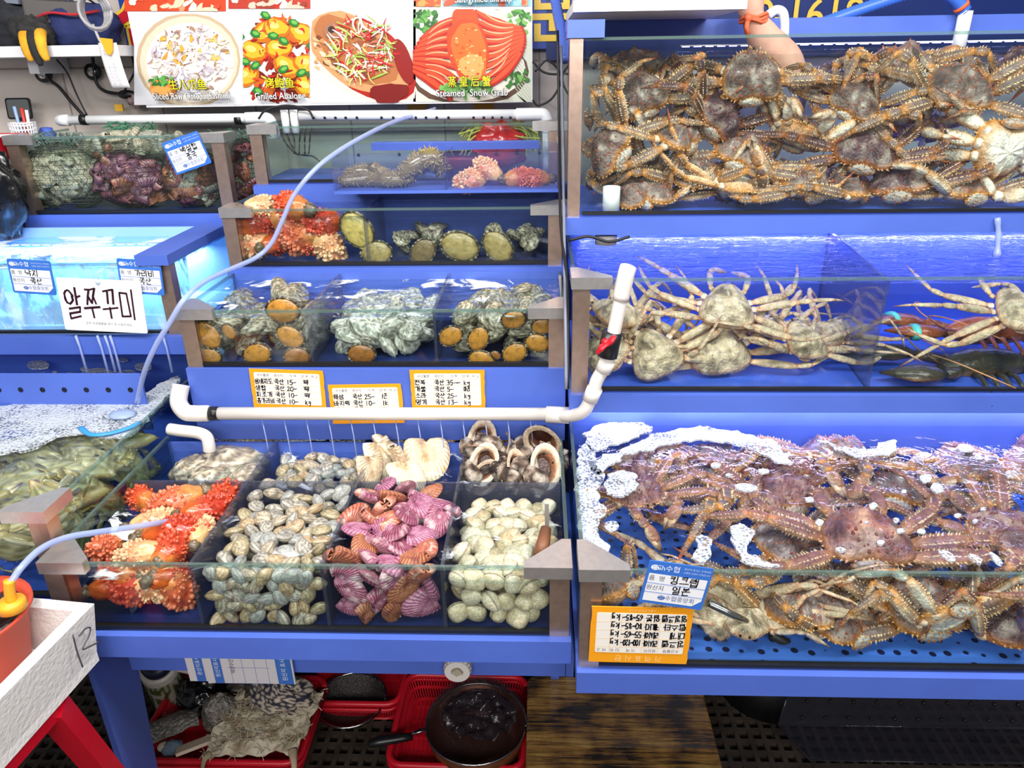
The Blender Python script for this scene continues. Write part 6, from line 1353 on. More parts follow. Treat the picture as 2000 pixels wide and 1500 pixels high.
t = thing('black_pouch', 'dark pouch heaped at the outer end of the shelf', 'pouch', (at(20, 70, 'y', 2.3).x, 2.33, zt)); MB().ell((0, 0, .06), (.1, .07, .066), 34, 20, lambda d: mixc(S(18, 18, 22), S(44, 46, 56), .5 + .5 * noise.noise(d * 4)), disp=lambda d: .35 * noise.noise(d * 3.2)).build('pouch_body', m_cloth, t, True); MB().box(-.07, .05, -.05, .05, .115, .17, M.Rotation(.1, 4, 'Y')).build('grey_packet', mat('grey_packet', S(120, 126, 140), .4), t)
t = thing('cable_coil', 'coiled grey cable hanging in front of the navy bag', 'cable'); mb = MB(); r = random.Random(2); q = at(184, 25, 'y', 2.24)
for k in range(6): mb.tube([q + V((.03 * cos(a * pi / 9) * (1 + .1 * k % 3) + .004 * k, -.006 * k, .045 * sin(a * pi / 9) + .004 * (k % 2))) for a in range(19)], .0045, 7, col=S(168, 166, 168))
mb.build('loop', m_plast, t, True); MB().tube(spline([q + V((0, -.02, -.03)), q + V((.02, -.03, -.08)), q + V((.06, -.03, -.12))], 6), .004, 7, col=S(168, 166, 168)).build('loose_end', m_plast, t, True)
t = thing('memo_slip', 'white memo slip of faint handwriting held by a yellow clip on the shelf edge', 'paper', at(222, 128, 'y', 2.185))
sheet('paper', m_paper, 6, 12, lambda u, v: ((u - .5) * .052 + .012 * (1 - v) - .004, -.006 * sin(3 * v), (v - .5) * .115), t, .0006, colf=lambda u, v, p: S(236, 230, 226))
mb = MB(); r = random.Random(4)
for k in range(11): handwrite(mb, r.choice(('가 나 다', '국산 이오', '바다 가자', '나고 기다')), -.018 + .012 * (k / 11), .035 - .0085 * k, .0055, 0, S(150, 150, 170), .09, k)
o = mb.build('handwriting', m_paper, t); o.rotation_euler = (pi / 2, 0, 0); o.location = (0, -.009, 0)
MB().prism([(-.016, .07), (.018, .066), (.012, .036), (.004, .026), (-.006, .03)], -.003, .003, M.Rotation(pi / 2, 4, 'X')).build('clip', my, t, loc=(0, -.011, 0))
for k, (px, py, lab) in enumerate(((90, 145, 'round black plug hub nearest the corner under the shelf'), (186, 140, 'round black plug hub beside the memo slip'))):
    t = thing('plug_hub', lab, 'plug'); q = at(px, py, 'y', 2.44); MB().rev([(0, .0), (.02, 0), (.024, .005), (.024, .02), (0, .02)], 20).build('hub', m_black, t, True, loc=q, rot=(pi / 2, 0, 0)); MB().rev([(0, .021), (.015, .021), (.012, .024), (0, .024)], 14).build('socket_face', m_chrome, t, True, loc=q, rot=(pi / 2, 0, 0))
    pts = (((88, 112), (92, 150), (115, 170), (140, 200), (165, 228)), ((178, 95), (182, 120), (188, 160), (205, 178), (238, 184)))[k]
    pipe('lead', '', [at(x, y, 'y', 2.42) for x, y in pts], .005, m_rubber, k=6, parent=t)
pipe('cable', 'thin black cable running from the shelf down to the drain pipe', [at(x, y, 'y', 2.40) for x, y in ((105, 110), (130, 140), (150, 185), (170, 225))], .0025, m_rubber, 'cable', 6, 7)
pipe('cable', 'black cable from the banner to the plug tangle', [at(x, y, 'y', 2.38) for x, y in ((258, 110), (262, 140), (250, 165), (240, 182))], .003, m_rubber, 'cable', 6, 7)
t = thing('plug_tangle', 'tangle of plugs and small trinkets beside the menu board corner', 'plug', at(255, 190, 'y', 2.40))
MB().ell((-.01, 0, .008), (.03, .014, .014), 14, 9, col=S(24, 24, 26)).build('plug', m_plast, t, True); MB().ell((.015, 0, -.01), (.028, .014, .02), 16, 10, lambda d: mixc(S(170, 150, 150), S(120, 80, 70), .5 + noise.noise(d * 4)), disp=lambda d: .4 * noise.noise(d * 3)).build('trinket', m_plast, t, True); MB().box(-.055, -.03, -.005, .005, -.04, -.02, col=S(206, 160, 50)).build('gold_tag', m_plast, t)
# low counter behind the corner tank with mirror, basket, box
zc = at(60, 262, 'y', 2.38).z - .012
t = thing('back_counter', 'white counter top behind the netted scallop tank', 'counter'); MB().box(-2.0, -1.46, 2.12, 2.455, zc - .03, zc).build('top', m_white, t); MB().box(-2.0, -1.48, 2.3, 2.455, 0, zc - .03).build('base', m_white, t)
q = at(32, 212, 'y', 2.36); t = thing('stand_mirror', 'small black-framed mirror standing on the back counter', 'mirror', (q.x, 2.36, zc), (R_(-8), 0, 0))
MB().prism(rrect(.078, .062, .008), -.003, .003, M.Translation((0, 0, q.z - zc)) @ M.Rotation(pi / 2, 4, 'X')).build('frame', m_black, t); MB().prism(rrect(.068, .052, .006), .003, .0036, M.Translation((0, 0, q.z - zc)) @ M.Rotation(pi / 2, 4, 'X')).build('mirror_glass', m_chrome, t); MB().box(-.004, .004, -.002, .03, 0, q.z - zc - .02).build('stand', m_black, t)
q = at(53, 247, 'y', 2.26); t = thing('pen_basket', 'white woven-look plastic basket of pens on the back counter', 'basket', (q.x, 2.24, zc)); h = .055
mb = MB()
for k in range(26):
    a = 2 * pi * k / 26; mb.tube([(.032 * cos(a), .026 * sin(a), 0), (.037 * cos(a), .03 * sin(a), h)], .0022, 5)
for z in (0, .012, .024, .036, .048, h): mb.tube([((.032 + .005 * z / h) * cos(2 * pi * k / 26), (.026 + .004 * z / h) * sin(2 * pi * k / 26), z) for k in range(27)], .0026, 5)
mb.build('basket_wall', m_white, t, True)
for dx, c, hh in ((-.01, S(150, 180, 220), .1), (.006, S(210, 60, 50), .095), (.016, S(230, 230, 240), .09)): tag(MB().tube([(q.x + dx, 2.24, zc + .004), (q.x + dx * 1.3, 2.245, zc + hh)], .0045, 8, col=c).build('pen', m_plast, None, True), {0: 'pale blue pen in the woven-look basket', 1: 'red pen in the woven-look basket', 2: 'white pen in the woven-look basket'}[int(dx > 0) + int(dx > .01)], 'pen')
q = at(10, 252, 'y', 2.2); tag(MB().box(-.07, .05, -.03, .03, 0, .03, M.Rotation(.3, 4, 'Z')).build('tissue_box', m_white, loc=(q.x, 2.17, zc)), 'white tissue box on the back counter before the mirror', 'box')
q = at(88, 243, 'y', 2.3); tag(MB().ell((0, 0, .018), (.025, .02, .02), 16, 10, disp=lambda d: .25 * noise.noise(d * 3)).build('blue_pouch', m_blue, None, True, loc=(q.x, 2.3, zc)), 'small blue pouch beside the woven-look basket', 'pouch')
q = at(8, 285, 'y', 2.1); t = thing('red_tray', 'red slotted plastic tray at the picture edge beside the scallop tank', 'tray', (q.x - .1, 2.06, q.z - .03)); MB().box(-.12, .12, -.02, .12, 0, .004).build('tray_floor', m_red, t)
for y in (-.02, .12):
    mb = MB()
    for k in range(25): mb.box(-.12 + .0097 * k, -.115 + .0097 * k, y - .003, y + .003, .0, .05)
    mb.box(-.123, .123, y - .005, y + .005, .05, .058); mb.build('tray_side', m_red, t)
for x in (-.12, .12): MB().box(x - .003, x + .003, -.02, .12, 0, .056).build('tray_end', m_red, t)
t = thing('side_shelf', 'grey shelf edge carrying the red tray beside the scallop tank', 'shelf'); MB().box(-2.0, -1.475, 2.03, 2.115, at(8, 285, 'y', 2.1).z - .05, at(8, 285, 'y', 2.1).z - .03).build('board', m_white, t)
for x in (-1.95, -1.5): MB().box(x, x + .02, 2.06, 2.08, 0, at(8, 285, 'y', 2.1).z - .05).build('shelf_leg', m_steel, t)
m_bag = mat('black_bin_liner', S(12, 12, 14), .22, bump=.6, bscale=14)
q = at(40, 400, 'y', 2.04); tag(MB().ell((0, 0, 0), (.075, .05, .12), 36, 24, disp=lambda d: .25 * noise.noise(d * 2.6) + .06 * noise.noise(d * 8)).build('bin_bag', m_bag, None, True, loc=(q.x - .02, 1.985, 1.29)), 'shiny black bin bag squeezed beside the scallop tank', 'bag')
q = at(5, 420, 'y', 2.0); tag(MB().ell((0, 0, 0), (.05, .05, .11), 26, 18, disp=lambda d: .2 * noise.noise(d * 2.6)).build('green_bag', mat('green_plastic_bag', S(40, 150, 70), .35, bump=.3, bscale=12), None, True, loc=(q.x - .06, 1.95, 1.28)), 'green plastic bag at the picture edge beside the black bin bag', 'bag')
t = thing('rear_bench', 'narrow white bench behind the bubbling tank under the bags', 'bench'); MB().box(-2.0, -1.56, 1.84, 2.03, 1.185, 1.20).build('top', m_white, t)

# ---------------------------------------------------------------- under the tanks
def basket(name, lab, x0, x1, y0, y1, h, rot=0):
    cx, cy = (x0 + x1) / 2, (y0 + y1) / 2; t = thing(name, lab, 'basket', (cx, cy, 0), (0, 0, R_(rot)))
    a, b = (x1 - x0) / 2, (y1 - y0) / 2; k = .88
    top, bot = rrect(2 * a, 2 * b, .035, 5), rrect(2 * a * k, 2 * b * k, .03, 5)
    mb = MB(); mb.tube([(x, y, h) for x, y in top + top[:1]], .0085, 8, .9); mb.tube([(x * 1.015, y * 1.015, h - .018) for x, y in top + top[:1]], .005, 6); mb.build('rim', m_red, t, True)
    mb = MB()
    def walk(poly, n):
        L = [0]; P = poly + poly[:1]
        for i in range(len(P) - 1): L.append(L[-1] + math.dist(P[i], P[i + 1]))
        out = []
        for s_ in range(n):
            d = L[-1] * s_ / n; i = max(j for j in range(len(L) - 1) if L[j] <= d); f = (d - L[i]) / max(1e-9, L[i + 1] - L[i]); out.append((P[i][0] + (P[i + 1][0] - P[i][0]) * f, P[i][1] + (P[i + 1][1] - P[i][1]) * f))
        return out
    n = 150; T_, B_ = walk(top, n), walk(bot, n)
    for (tx, ty), (ux, uy) in zip(T_, B_): mb.tube([(ux, uy, .004), (tx, ty, h)], .0024, 4)
    for f in (.04, .5): mb.tube([(u[0] + (v[0] - u[0]) * f, u[1] + (v[1] - u[1]) * f, h * f + .003) for u, v in zip(B_ + B_[:1], T_ + T_[:1])], .004, 5)
    mb.build('slotted_wall', m_red, t)
    mb = MB(); mb.box(-a * k, a * k, -b * k, b * k, .0005, .002)
    for i in range(24): x = -a * k + 2 * a * k * (i + .5) / 24; mb.box(x - .003, x + .003, -b * k, b * k, .002, .006)
    for i in range(5): y = -b * k + 2 * b * k * (i + .5) / 5; mb.box(-a * k, a * k, y - .004, y + .004, .002, .0065)
    mb.build('slotted_floor', m_red, t); return t
basket('red_basket', 'red slotted basket heaped with nets and rags below the sea squirts', -.965, -.565, 1.20, 1.46, .1)
basket('red_basket', 'shallow red slotted basket holding the metal sieve', -.60, -.365, 1.40, 1.70, .075)
basket('red_basket', 'red slotted basket under the copper-coloured pan beside the chopping block', -.36, -.035, 1.22, 1.50, .075, -1)
q = at(685, 1365, 'z', .06); t = thing('sieve', 'round dark metal sieve lying in the shallow red basket', 'sieve', (q.x, q.y, .045)); m_sieve = mat('dull_steel_mesh', S(70, 66, 64), .4, metal=.6, nscale=220, namt=.6, bump=.4, bscale=260)
MB().rev([(0, -.03), (.04, -.027), (.075, -.012), (.09, .012), (.092, .014)], 32).build('bowl', m_sieve, t, True); MB().tube([(.092 * cos(a * pi / 16), .092 * sin(a * pi / 16), .014) for a in range(33)], .0035, 8).build('rim', m_chrome, t, True)
# pan with a smoky plastic cover
q = at(930, 1412, 'z', .11); t = thing('pan', 'copper-coloured pan with a black handle under a smoky plastic cover', 'pan', (q.x, q.y, .018), (0, 0, R_(-6)))
m_cop = mat('copper_brown_enamel', S(128, 78, 52), .25, metal=.5); R0 = .122
MB().rev([(0, 0), (.085, 0), (.107, .02), (.118, .06), (R0, .095), (R0 - .003, .095), (.114, .06), (.102, .022), (.08, .006), (0, .006)], 40).build('bowl', m_cop, t, True)
MB().tube([(R0 * cos(a * pi / 20), R0 * sin(a * pi / 20), .096) for a in range(41)], .003, 8).build('rim', m_chrome, t, True)
MB().rev([(0, .04), (.06, .044), (.095, .065), (.112, .092), (.121, .108), (.123, .11)], 44, m=M.Translation((0, .012, 0)) @ M.Rotation(R_(9), 4, 'X')).build('cover', m_film, t, True)
mb = MB(); mb.tube([(-R0 + .005, -.03, .09), (-R0 - .03, -.045, .085)], .006, 8, .6); mb.build('handle_stem', m_chrome, t, True)
MB().tube([(-R0 - .028, -.044, .075), (-R0 - .05, -.052, .078), (-R0 - .1, -.07, .08), (-R0 - .125, -.079, .078), (-R0 - .13, -.08, .078)], [.009, .012, .014, .011, .004], 10, .8).build('handle', m_black, t, True)
def film(u, v): a = v * 2 * pi; return (.09 * u * cos(a) + .01, .075 * u * sin(a) - .01, .062 + .03 * noise.noise(V((u * 3 * cos(a), u * 3 * sin(a), 4))) + .012 * noise.noise(V((u * 8 * cos(a), u * 8 * sin(a), 1))))
tag(sheet('plastic_film', clear('crumpled_clear_film', (.7, .68, .7), rough=.04, body=S(70, 66, 74), bodyfac=.15, bump=.8, bscale=30), 14, 40, film, None, .0005, loc=(q.x, q.y, .09)), 'crumpled clear plastic film lying in the covered pan', 'film')
# chopping block
def wood():
    m, nt, b, _ = _new('blackened_wet_wood'); tc = _node(nt, 'ShaderNodeTexCoord'); mp = _node(nt, 'ShaderNodeMapping'); mp.inputs['Scale'].default_value = (5, 70, 20)
    n = _node(nt, 'ShaderNodeTexNoise'); n.inputs['Scale'].default_value = 1.6; n.inputs['Detail'].default_value = 6; n.inputs['Roughness'].default_value = .7
    n2 = _noise(nt, 9, 5); mx = _node(nt, 'ShaderNodeMath', operation='ADD'); ml = _node(nt, 'ShaderNodeMath', operation='MULTIPLY'); ml.inputs[1].default_value = 1.15
    cr = _node(nt, 'ShaderNodeValToRGB'); e = cr.color_ramp.elements; e[0].position = .37; e[0].color = (*S(24, 18, 14), 1); e[1].position = .7; e[1].color = (*S(206, 168, 96), 1)
    for p_, c_ in ((.46, S(48, 36, 24)), (.52, S(124, 86, 40)), (.59, S(172, 128, 60))): q_ = e.new(p_); q_.color = (*c_, 1)  # yellowish grain, with the wet top's highlights put into the colour too
    nt.links.new(tc.outputs['Object'], mp.inputs[0]); nt.links.new(mp.outputs[0], n.inputs['Vector']); nt.links.new(n2.outputs[0], ml.inputs[0]); nt.links.new(n.outputs[0], mx.inputs[0]); nt.links.new(ml.outputs[0], mx.inputs[1])
    hv = _node(nt, 'ShaderNodeMath', operation='MULTIPLY'); hv.inputs[1].default_value = .5; nt.links.new(mx.outputs[0], hv.inputs[0]); nt.links.new(hv.outputs[0], cr.inputs[0]); nt.links.new(cr.outputs[0], b.inputs['Base Color'])
    b.inputs['Roughness'].default_value = .2; b.inputs['Coat Weight'].default_value = .5; _bump(nt, b, n.outputs[0], 1.0, .015); return m
p0, p1 = at(1030, 1318, 'z', .12), at(1367, 1325, 'z', .12)
mb = MB(); outl = rrect(p1.x - p0.x, .36, .022, 4); o = mb.prism(outl, 0, .12).build('chopping_block', wood(), None, False, loc=((p0.x + p1.x) / 2, p0.y - .18, 0), rot=(0, 0, R_(0)))
bv = o.modifiers.new('edge', 'BEVEL'); bv.width = .007; bv.segments = 3; tag(o, 'thick blackened wet wooden chopping block on the floor grate', 'chopping block')
# drain cap on the sump tray
q = at(893, 1312, 'y', 1.05); t = thing('pipe_plug', 'round white ridged drain cap on the blue sump tray', 'pipe plug', (q.x, 1.069, q.z), (pi / 2, 0, 0))
MB().rev([(.0, .0), (.027, .0), (.027, .014), (.024, .018)], 36, colf=lambda r_, z, u: S(206, 200, 194) if int(u * 36) % 2 else S(120, 116, 112)).build('ridged_ring', m_plast, t); MB().rev([(.0245, .016), (.024, .021), (.012, .021), (.010, .015), (0, .015)], 30, S(214, 208, 202)).build('face', m_plast, t); MB().box(-.007, .007, -.007, .007, .012, .0225, M.Rotation(.6, 4, 'Z'), S(170, 160, 140)).build('square_stub', m_plast, t)  # grey stripes paint the shade between ridges on a smooth ring
# rags and nets in the heaped basket
q = at(518, 1408, 'z', .15)
def fluff(u, v):
    x, y = (u - .5) * .215, (v - .5) * .17
    return (x + .02 * (v - .5) + .012 * noise.noise(V((u * 5, v * 5, 1))), y + .014 * noise.noise(V((u * 6, v * 4, 5))) + .02 * (u - .5), .016 * noise.noise(V((u * 4, v * 4, 2))) + .006 * noise.noise(V((u * 14, v * 14, 3))) - .06 * max(0, .35 - v) ** 1.2 - .03 * max(0, u - .75) + .05)
t = thing('fleecy_net', 'matted off-white fleecy net draped over the heaped red basket, nearest the sieve', 'net', (q.x, q.y, .105))
fl = lambda u, v, p: mixc(S(196, 186, 162), S(146, 126, 96), sm(-.1, .5, noise.noise(V((u * 7, v * 7, 8)))))
sheet('matted_sheet', m_cloth, 60, 50, fluff, t, .006, colf=fl)
mb = MB(); r = random.Random(3)
for k in range(420):
    u, v = r.random(), r.random(); p = V(fluff(u, v)); d = V((r.gauss(0, 1), r.gauss(0, 1), abs(r.gauss(0, .4)))).normalized()
    mb.tube([p + V((0, 0, .003)), p + d * r.uniform(.005, .012) + V((0, 0, .006)), p + d * r.uniform(.014, .03) + V((0, 0, r.uniform(-.002, .006)))], .0008, 3, col=mixc(S(206, 196, 172), S(150, 134, 108), r.random()))
mb.build('loose_fibres', m_cloth, t)['kind'] = 'stuff'
for k, (u, v, dx, dy) in enumerate(((.95, .05, .02, -.06), (.08, .04, -.02, -.03))): p = V(fluff(u, v)); MB().tube(spline([p, p + V((dx * .5, dy * .4, -.004)), p + V((dx, dy, -.05))], 6), [.012 - .0007 * i for i in range(13)], 8, .6, col=S(170, 150, 120)).build('twisted_end', m_cloth, t, True)
m_mesh = mat('silver_mesh_cloth', S(150, 144, 136), .35, metal=.5, nscale=90, namt=.5, bump=1.0, bscale=120)
q = at(330, 1412, 'z', .14)
def roll(u, v): a = v * 2.6 - .4; return ((u - .5) * .16, .055 * cos(a) - .02, .045 * sin(a) + .012 * noise.noise(V((u * 4, v * 3, 2))) + .01)
tag(sheet('silver_net', m_mesh, 30, 24, roll, None, .003, loc=(q.x, q.y, .1), rot=(0, R_(-8), R_(22))), 'folded silver mesh net at the outer corner of the heaped red basket', 'net')
q = at(450, 1340, 'z', .2)
tag(MB().ell((0, 0, 0), (.08, .05, .06), 44, 30, lambda d: mixc(S(40, 36, 34), S(130, 120, 108), sm(.1, .5, noise.noise(d * 14))), disp=lambda d: .5 * noise.noise(d * 3) + .15 * noise.noise(d * 9)).build('wire_net', m_cloth, None, True, loc=(at(490, 1330, 'z', .2).x, 1.40, .155)), 'dark crumpled wire net at the back of the heaped red basket', 'net')
def pat(d):
    v_ = noise.voronoi(d * 7)[0]; return S(190, 176, 156) if v_[1] - v_[0] < .11 else S(38, 38, 58)
tag(MB().ell((0, 0, 0), (.075, .05, .05), 56, 36, pat, disp=lambda d: .28 * noise.noise(d * 2.5)).build('patterned_rag', m_cloth, None, True, loc=(at(540, 1350, 'z', .2).x, 1.335, .165)), 'dark blue rag with a pale cracked pattern behind the fleecy net', 'rag')
tag(MB().ell((0, 0, 0), (.06, .045, .05), 36, 24, disp=lambda d: .4 * noise.noise(d * 2.6)).build('black_bag', m_bag, None, True, loc=(at(385, 1365, 'z', .15).x, 1.36, .135)), 'crumpled black plastic bag in the heaped red basket', 'bag')
tag(MB().ell((0, 0, 0), (.045, .04, .06), 36, 24, lambda d: mixc(S(90, 82, 72), S(140, 130, 116), .5 + .5 * sin(d.z * 40)), disp=lambda d: .15 * noise.noise(d * 4)).build('grey_net_roll', m_mesh, None, True, loc=(at(425, 1390, 'z', .15).x, 1.31, .13)), 'grey net roll standing between the black bag and the fleecy net', 'net')
m_cream = mat('cream_plastic', S(214, 194, 172), .45)
for k, (px, py, l, lab) in enumerate(((380, 1452, .085, 'wide cream plastic strip sticking out from under the fleecy net'), (400, 1460, .08, 'narrow cream plastic strip below the wide one in the heaped basket'))):
    q = at(px, py, 'z', .12); mb = MB(); mb.prism(rrect(l, .034 - .012 * k, .004), -.004, .004); tag(mb.build('plastic_board', m_cream, None, False, loc=(q.x, q.y + .02 * k, .115 + .003 * k), rot=(R_(-20), R_(-6), R_(24))), lab, 'strip')
q = at(335, 1455, 'z', .11); t = thing('scrub_sponge', 'blue-grey sponge with a cream edge at the front of the heaped basket', 'sponge', (q.x, q.y, .1), (0, 0, .5)); MB().ell((0, 0, 0), (.025, .016, .02), 24, 16, lambda d: S(104, 122, 140), disp=lambda d: .2 * noise.noise(d * 5)).build('sponge', m_cloth, t, True); MB().ell((-.018, .008, .006), (.014, .012, .012), 16, 10, lambda d: S(206, 190, 160)).build('cream_edge', m_cloth, t, True)
# flask, signs leaning behind
q = at(312, 1350, 'y', 1.42); t = thing('moss_flask', 'white can with a green moss-and-stone print leaning behind the heaped basket', 'can', (-.995, 1.455, .012), (R_(20), R_(9), 0))
def mossy(d, z):
    n_ = noise.noise(V((d * 9, z * 22, 1))); return S(196, 190, 176) if n_ < .05 else mixc(S(92, 110, 50), S(50, 70, 30), sm(.05, .5, n_))
MB().rev([(0, 0), (.043, 0), (.045, .004), (.045, .21), (.043, .215), (.036, .216)], 40, colf=lambda r_, z, u: mixc(mossy(sin(u * 6.28), z * 1.0), S(216, 208, 196), sm(.18, .2, z))).build('can_body', m_plast, t, True)
mb = MB(); mb.rev([(.045, k * .01) for k in range(1, 20)], 48, colf=lambda r_, z, u: mossy(3 * sin(u * 6.28) , z)); mb.v = [(x * 1.006, y * 1.006, z) for x, y, z in mb.v]; mb.build('printed_wrap', m_plast, t, True)
MB().rev([(.036, .216), (.038, .235), (.03, .245), (0, .245)], 30, S(26, 34, 60)).build('lid', m_plast, t, True); MB().box(-.03, .04, -.02, .02, .255, .259, M.Rotation(.2, 4, 'Y'), S(206, 190, 180)).build('cream_flap', m_plast, t)
for k, (x0_, x1_, y_, lab) in enumerate((((390, 470, 1.064, 'blue-edged white form card on the blue tray, partly behind the other')), (400, 572, 1.060, 'wide white form card with a blue edge on the blue tray, print turned sideways'))):
    a, b = at(x0_ - (25 if k == 0 else 0), 1300, 'y', y_), at(x1_, 1300, 'y', y_); W = b.x - a.x; H = .122
    t = thing('form_card', lab, 'card', ((a.x + b.x) / 2, y_, .496), (pi / 2, 0, 0))
    MB().box(-W / 2, W / 2, 0, H, -.0015, .0015, col=S(206, 204, 208)).build('card', m_paper, t)
    mb = MB()
    for xx in ((-W / 2 + .024, .018), (W / 2 - .018, .03)): mb.box(xx[0] - xx[1] / 2, xx[0] + xx[1] / 2, 0, H, .0015, .0018, col=S(60, 110, 190))
    mb.build('blue_band', m_paper, t)
    mb = MB()
    for i in range(5): mb.box(-W / 2 + .05 + i * .024, -W / 2 + .0507 + i * .024, 0, H, .0016, .0019, col=S(120, 130, 180))
    for i in range(4): mb.box(-W / 2 + .045, W / 2 - .045, i * .04, i * .04 + .0008, .0016, .0019, col=S(120, 130, 180))
    mb.build('rule', m_paper, t)
    mb = MB(); put_text(mb, '원산지표시판 스스여', -W / 2 + .024, H * .5, .0105, .002, S(220, 228, 240), rot=pi / 2); put_text(mb, '원산지 표시 중형 시민', W / 2 - .018, H * .5, .0115, .002, S(220, 228, 240), rot=pi / 2); put_text(mb, '명', W / 2 - .062, H - .04, .018, .002, S(50, 50, 60), rot=pi / 2); put_text(mb, '해양수산부', -W / 2 + .055, H * .4, .010, .002, S(60, 60, 70), rot=pi / 2)
    logo(mb, -W / 2 + .055, H - .05, .008, .002, S(40, 46, 80), S(190, 60, 70)); mb.build('printed_text', m_paper, t)
# bent clear panel and black tub under the king crabs
m_clr = clear('dusty_clear_acrylic', (.74, .74, .78), rough=.06, body=S(70, 70, 84), bodyfac=.12)
a0, a1, b0, c0 = at(1540, 1352, 'z', .2), at(2000, 1370, 'z', .2), at(1520, 1415, 'z', .12), at(1580, 1484, 'z', .004)
t = thing('bent_clear_panel', 'long bent clear acrylic panel with rows of bolts on the dark grate', 'acrylic panel')
XE = 1.3
def slab(nm, p, q_, th=.004): MB().add([(p[0], p[1], p[2]), (XE, p[1], p[2]), (XE, q_[1], q_[2]), (q_[0], q_[1], q_[2]), (p[0], p[1] + th, p[2] + th), (XE, p[1] + th, p[2] + th), (XE, q_[1] + th, q_[2] + th), (q_[0], q_[1] + th, q_[2] + th)], [(0, 1, 2, 3), (7, 6, 5, 4), (0, 4, 5, 1), (1, 5, 6, 2), (2, 6, 7, 3), (3, 7, 4, 0)]).build(nm, m_clr, t)
slab('upper_sheet', a0, b0); slab('lower_sheet', b0, c0)
mb = MB(); mb.tube([b0, (XE, b0.y, b0.z)], .003, 6); mb.tube([c0, (XE, c0.y, c0.z)], .003, 6); mb.tube([a0, b0, c0], .003, 6); mb.build('edge', m_clr, t, True)
bolt = MB().rev([(0, .006), (.004, .005), (.0055, 0)], 10).mesh('bolt', m_black)
for f in (.25, .75):
    for k in range(10): p = a0.lerp(b0, f); obj('bolt', bolt, t, loc=(p.x + .05 + .055 * k, p.y - .001, p.z), rot=(R_(50), 0, 0))
tag(MB().rev([(0, .115), (.10, .11), (.125, .08), (.135, 0), (.13, 0), (.12, .078), (.097, .105), (0, .11)], 36).build('black_tub', m_rubber, None, True, loc=(.63, 1.56, 0)), 'upturned black tub in the dark beneath the wide king crab tank', 'tub')
pipe('black_rag', 'wet black rag lying by the blue end panel', [(-.80, 1.35, .01), (-.76, 1.38, .014), (-.72, 1.37, .012), (-.69, 1.40, .01)], [.01 + .006 * abs(sin(i)) for i in range(25)], m_rubber, 'rag', 8, 10)

# ---------------------------------------------------------------- foreground: red stool, foam box, red basin
P0, P1, P2 = at(184, 1179, 'z', .77), at(0, 1366, 'z', .77), at(62, 1176, 'z', .77)
u, v_ = (P1 - P0).normalized(), (P2 - P0).normalized(); v_ = (v_ - u * v_.dot(u)).normalized(); Lu, Lv, H = .52, .34, .115
BM = M(((u.x, v_.x, 0, P0.x), (u.y, v_.y, 0, P0.y), (0, 0, 1, .77 - H), (0, 0, 0, 1)))
t = thing('foam_box', 'white styrofoam box marked 12 with the red basin standing in it', 'foam box')
mb = MB(); w_ = .022
def ringbox(z0, z1, o0, o1):
    A = [(-o0, -o0), (Lu + o0, -o0), (Lu + o0, Lv + o0), (-o0, Lv + o0)]; B = [(w_, w_), (Lu - w_, w_), (Lu - w_, Lv - w_), (w_, Lv - w_)]
    A1 = [(-o1, -o1), (Lu + o1, -o1), (Lu + o1, Lv + o1), (-o1, Lv + o1)]
    vs = [(x, y, z0) for x, y in A] + [(x, y, z0) for x, y in B] + [(x, y, z1) for x, y in A1] + [(x, y, z1) for x, y in B]; fs = []
    for i in range(4): j = (i + 1) % 4; fs += [(i, j, 8 + j, 8 + i), (4 + j, 4 + i, 12 + i, 12 + j), (8 + i, 8 + j, 12 + j, 12 + i), (j, i, 4 + i, 4 + j)]
    mb.add(vs, fs, m=BM)
ringbox(.018, H, -.012, 0); mb.box(.012, Lu - .012, .012, Lv - .012, 0, .02, m=BM); mb.build('box_body', m_styro, t)
mb = MB(); mb.col = S(70, 68, 74)
fn = u.cross(V((0, 0, 1))); fn = fn if fn.y < 0 else -fn
def onface(px, py):
    d = CF + CR * ((px - 1000) / F_PX) - CU * ((py - 750) / F_PX); o = V((0, 0, CAM_Z)); k_ = (P0 + fn * .006 - o).dot(fn) / d.dot(fn); q_ = o + d * k_
    return q_ + fn * (.004 + .010 * max(0, (.77 - q_.z) / H - .35) * 1.2)
for line in ([(138, 1240), (147, 1275), (154, 1302)], [(150, 1242), (162, 1228), (172, 1226), (170, 1240), (162, 1256), (157, 1268), (170, 1262), (190, 1252)]):
    mb.tube(spline([onface(*q_) for q_ in line], 5), .0013, 6)
mb.build('pencilled_number', m_paper, t, True)
bc = at(-70, 1205, 'z', .80); t = thing('red_basin', 'red plastic basin of foamy water standing in the styrofoam box', 'basin', (bc.x, bc.y, .676))
m_bas = mat('brick_red_plastic', S(200, 74, 50), .4, nscale=4, namt=.1); RB = (at(62, 1180, 'z', .80) - bc).length
MB().rev([(0, 0), (RB * .62, 0), (RB * .7, .01), (RB * .9, .115), (RB, .124), (RB, .13), (RB * .87, .122), (RB * .66, .014), (0, .01)], 48).build('basin_body', m_bas, t, True)
MB().rev([(0, .09), (RB * .8, .09)], 36).build('foamy_water', m_foam, t, True)
tag(MB().ell((0, 0, 0), (.03, .045, .02), 24, 14, lambda d: S(30, 26, 26), disp=lambda d: .2 * noise.noise(d * 3)).build('black_filter', m_plast, None, True, loc=(at(8, 1195, 'z', .78).x - .008, at(8, 1195, 'z', .78).y, .782)), 'dark lump under the yellow connector in the red basin', 'filter')
t = thing('red_stool', 'red plastic stool carrying the styrofoam box', 'stool'); m_rs = mat('bright_red_plastic', S(196, 16, 40), .35)
sx = lambda a_, b_, z: BM @ V((a_, b_, z - (.77 - H)))
top = .77 - H
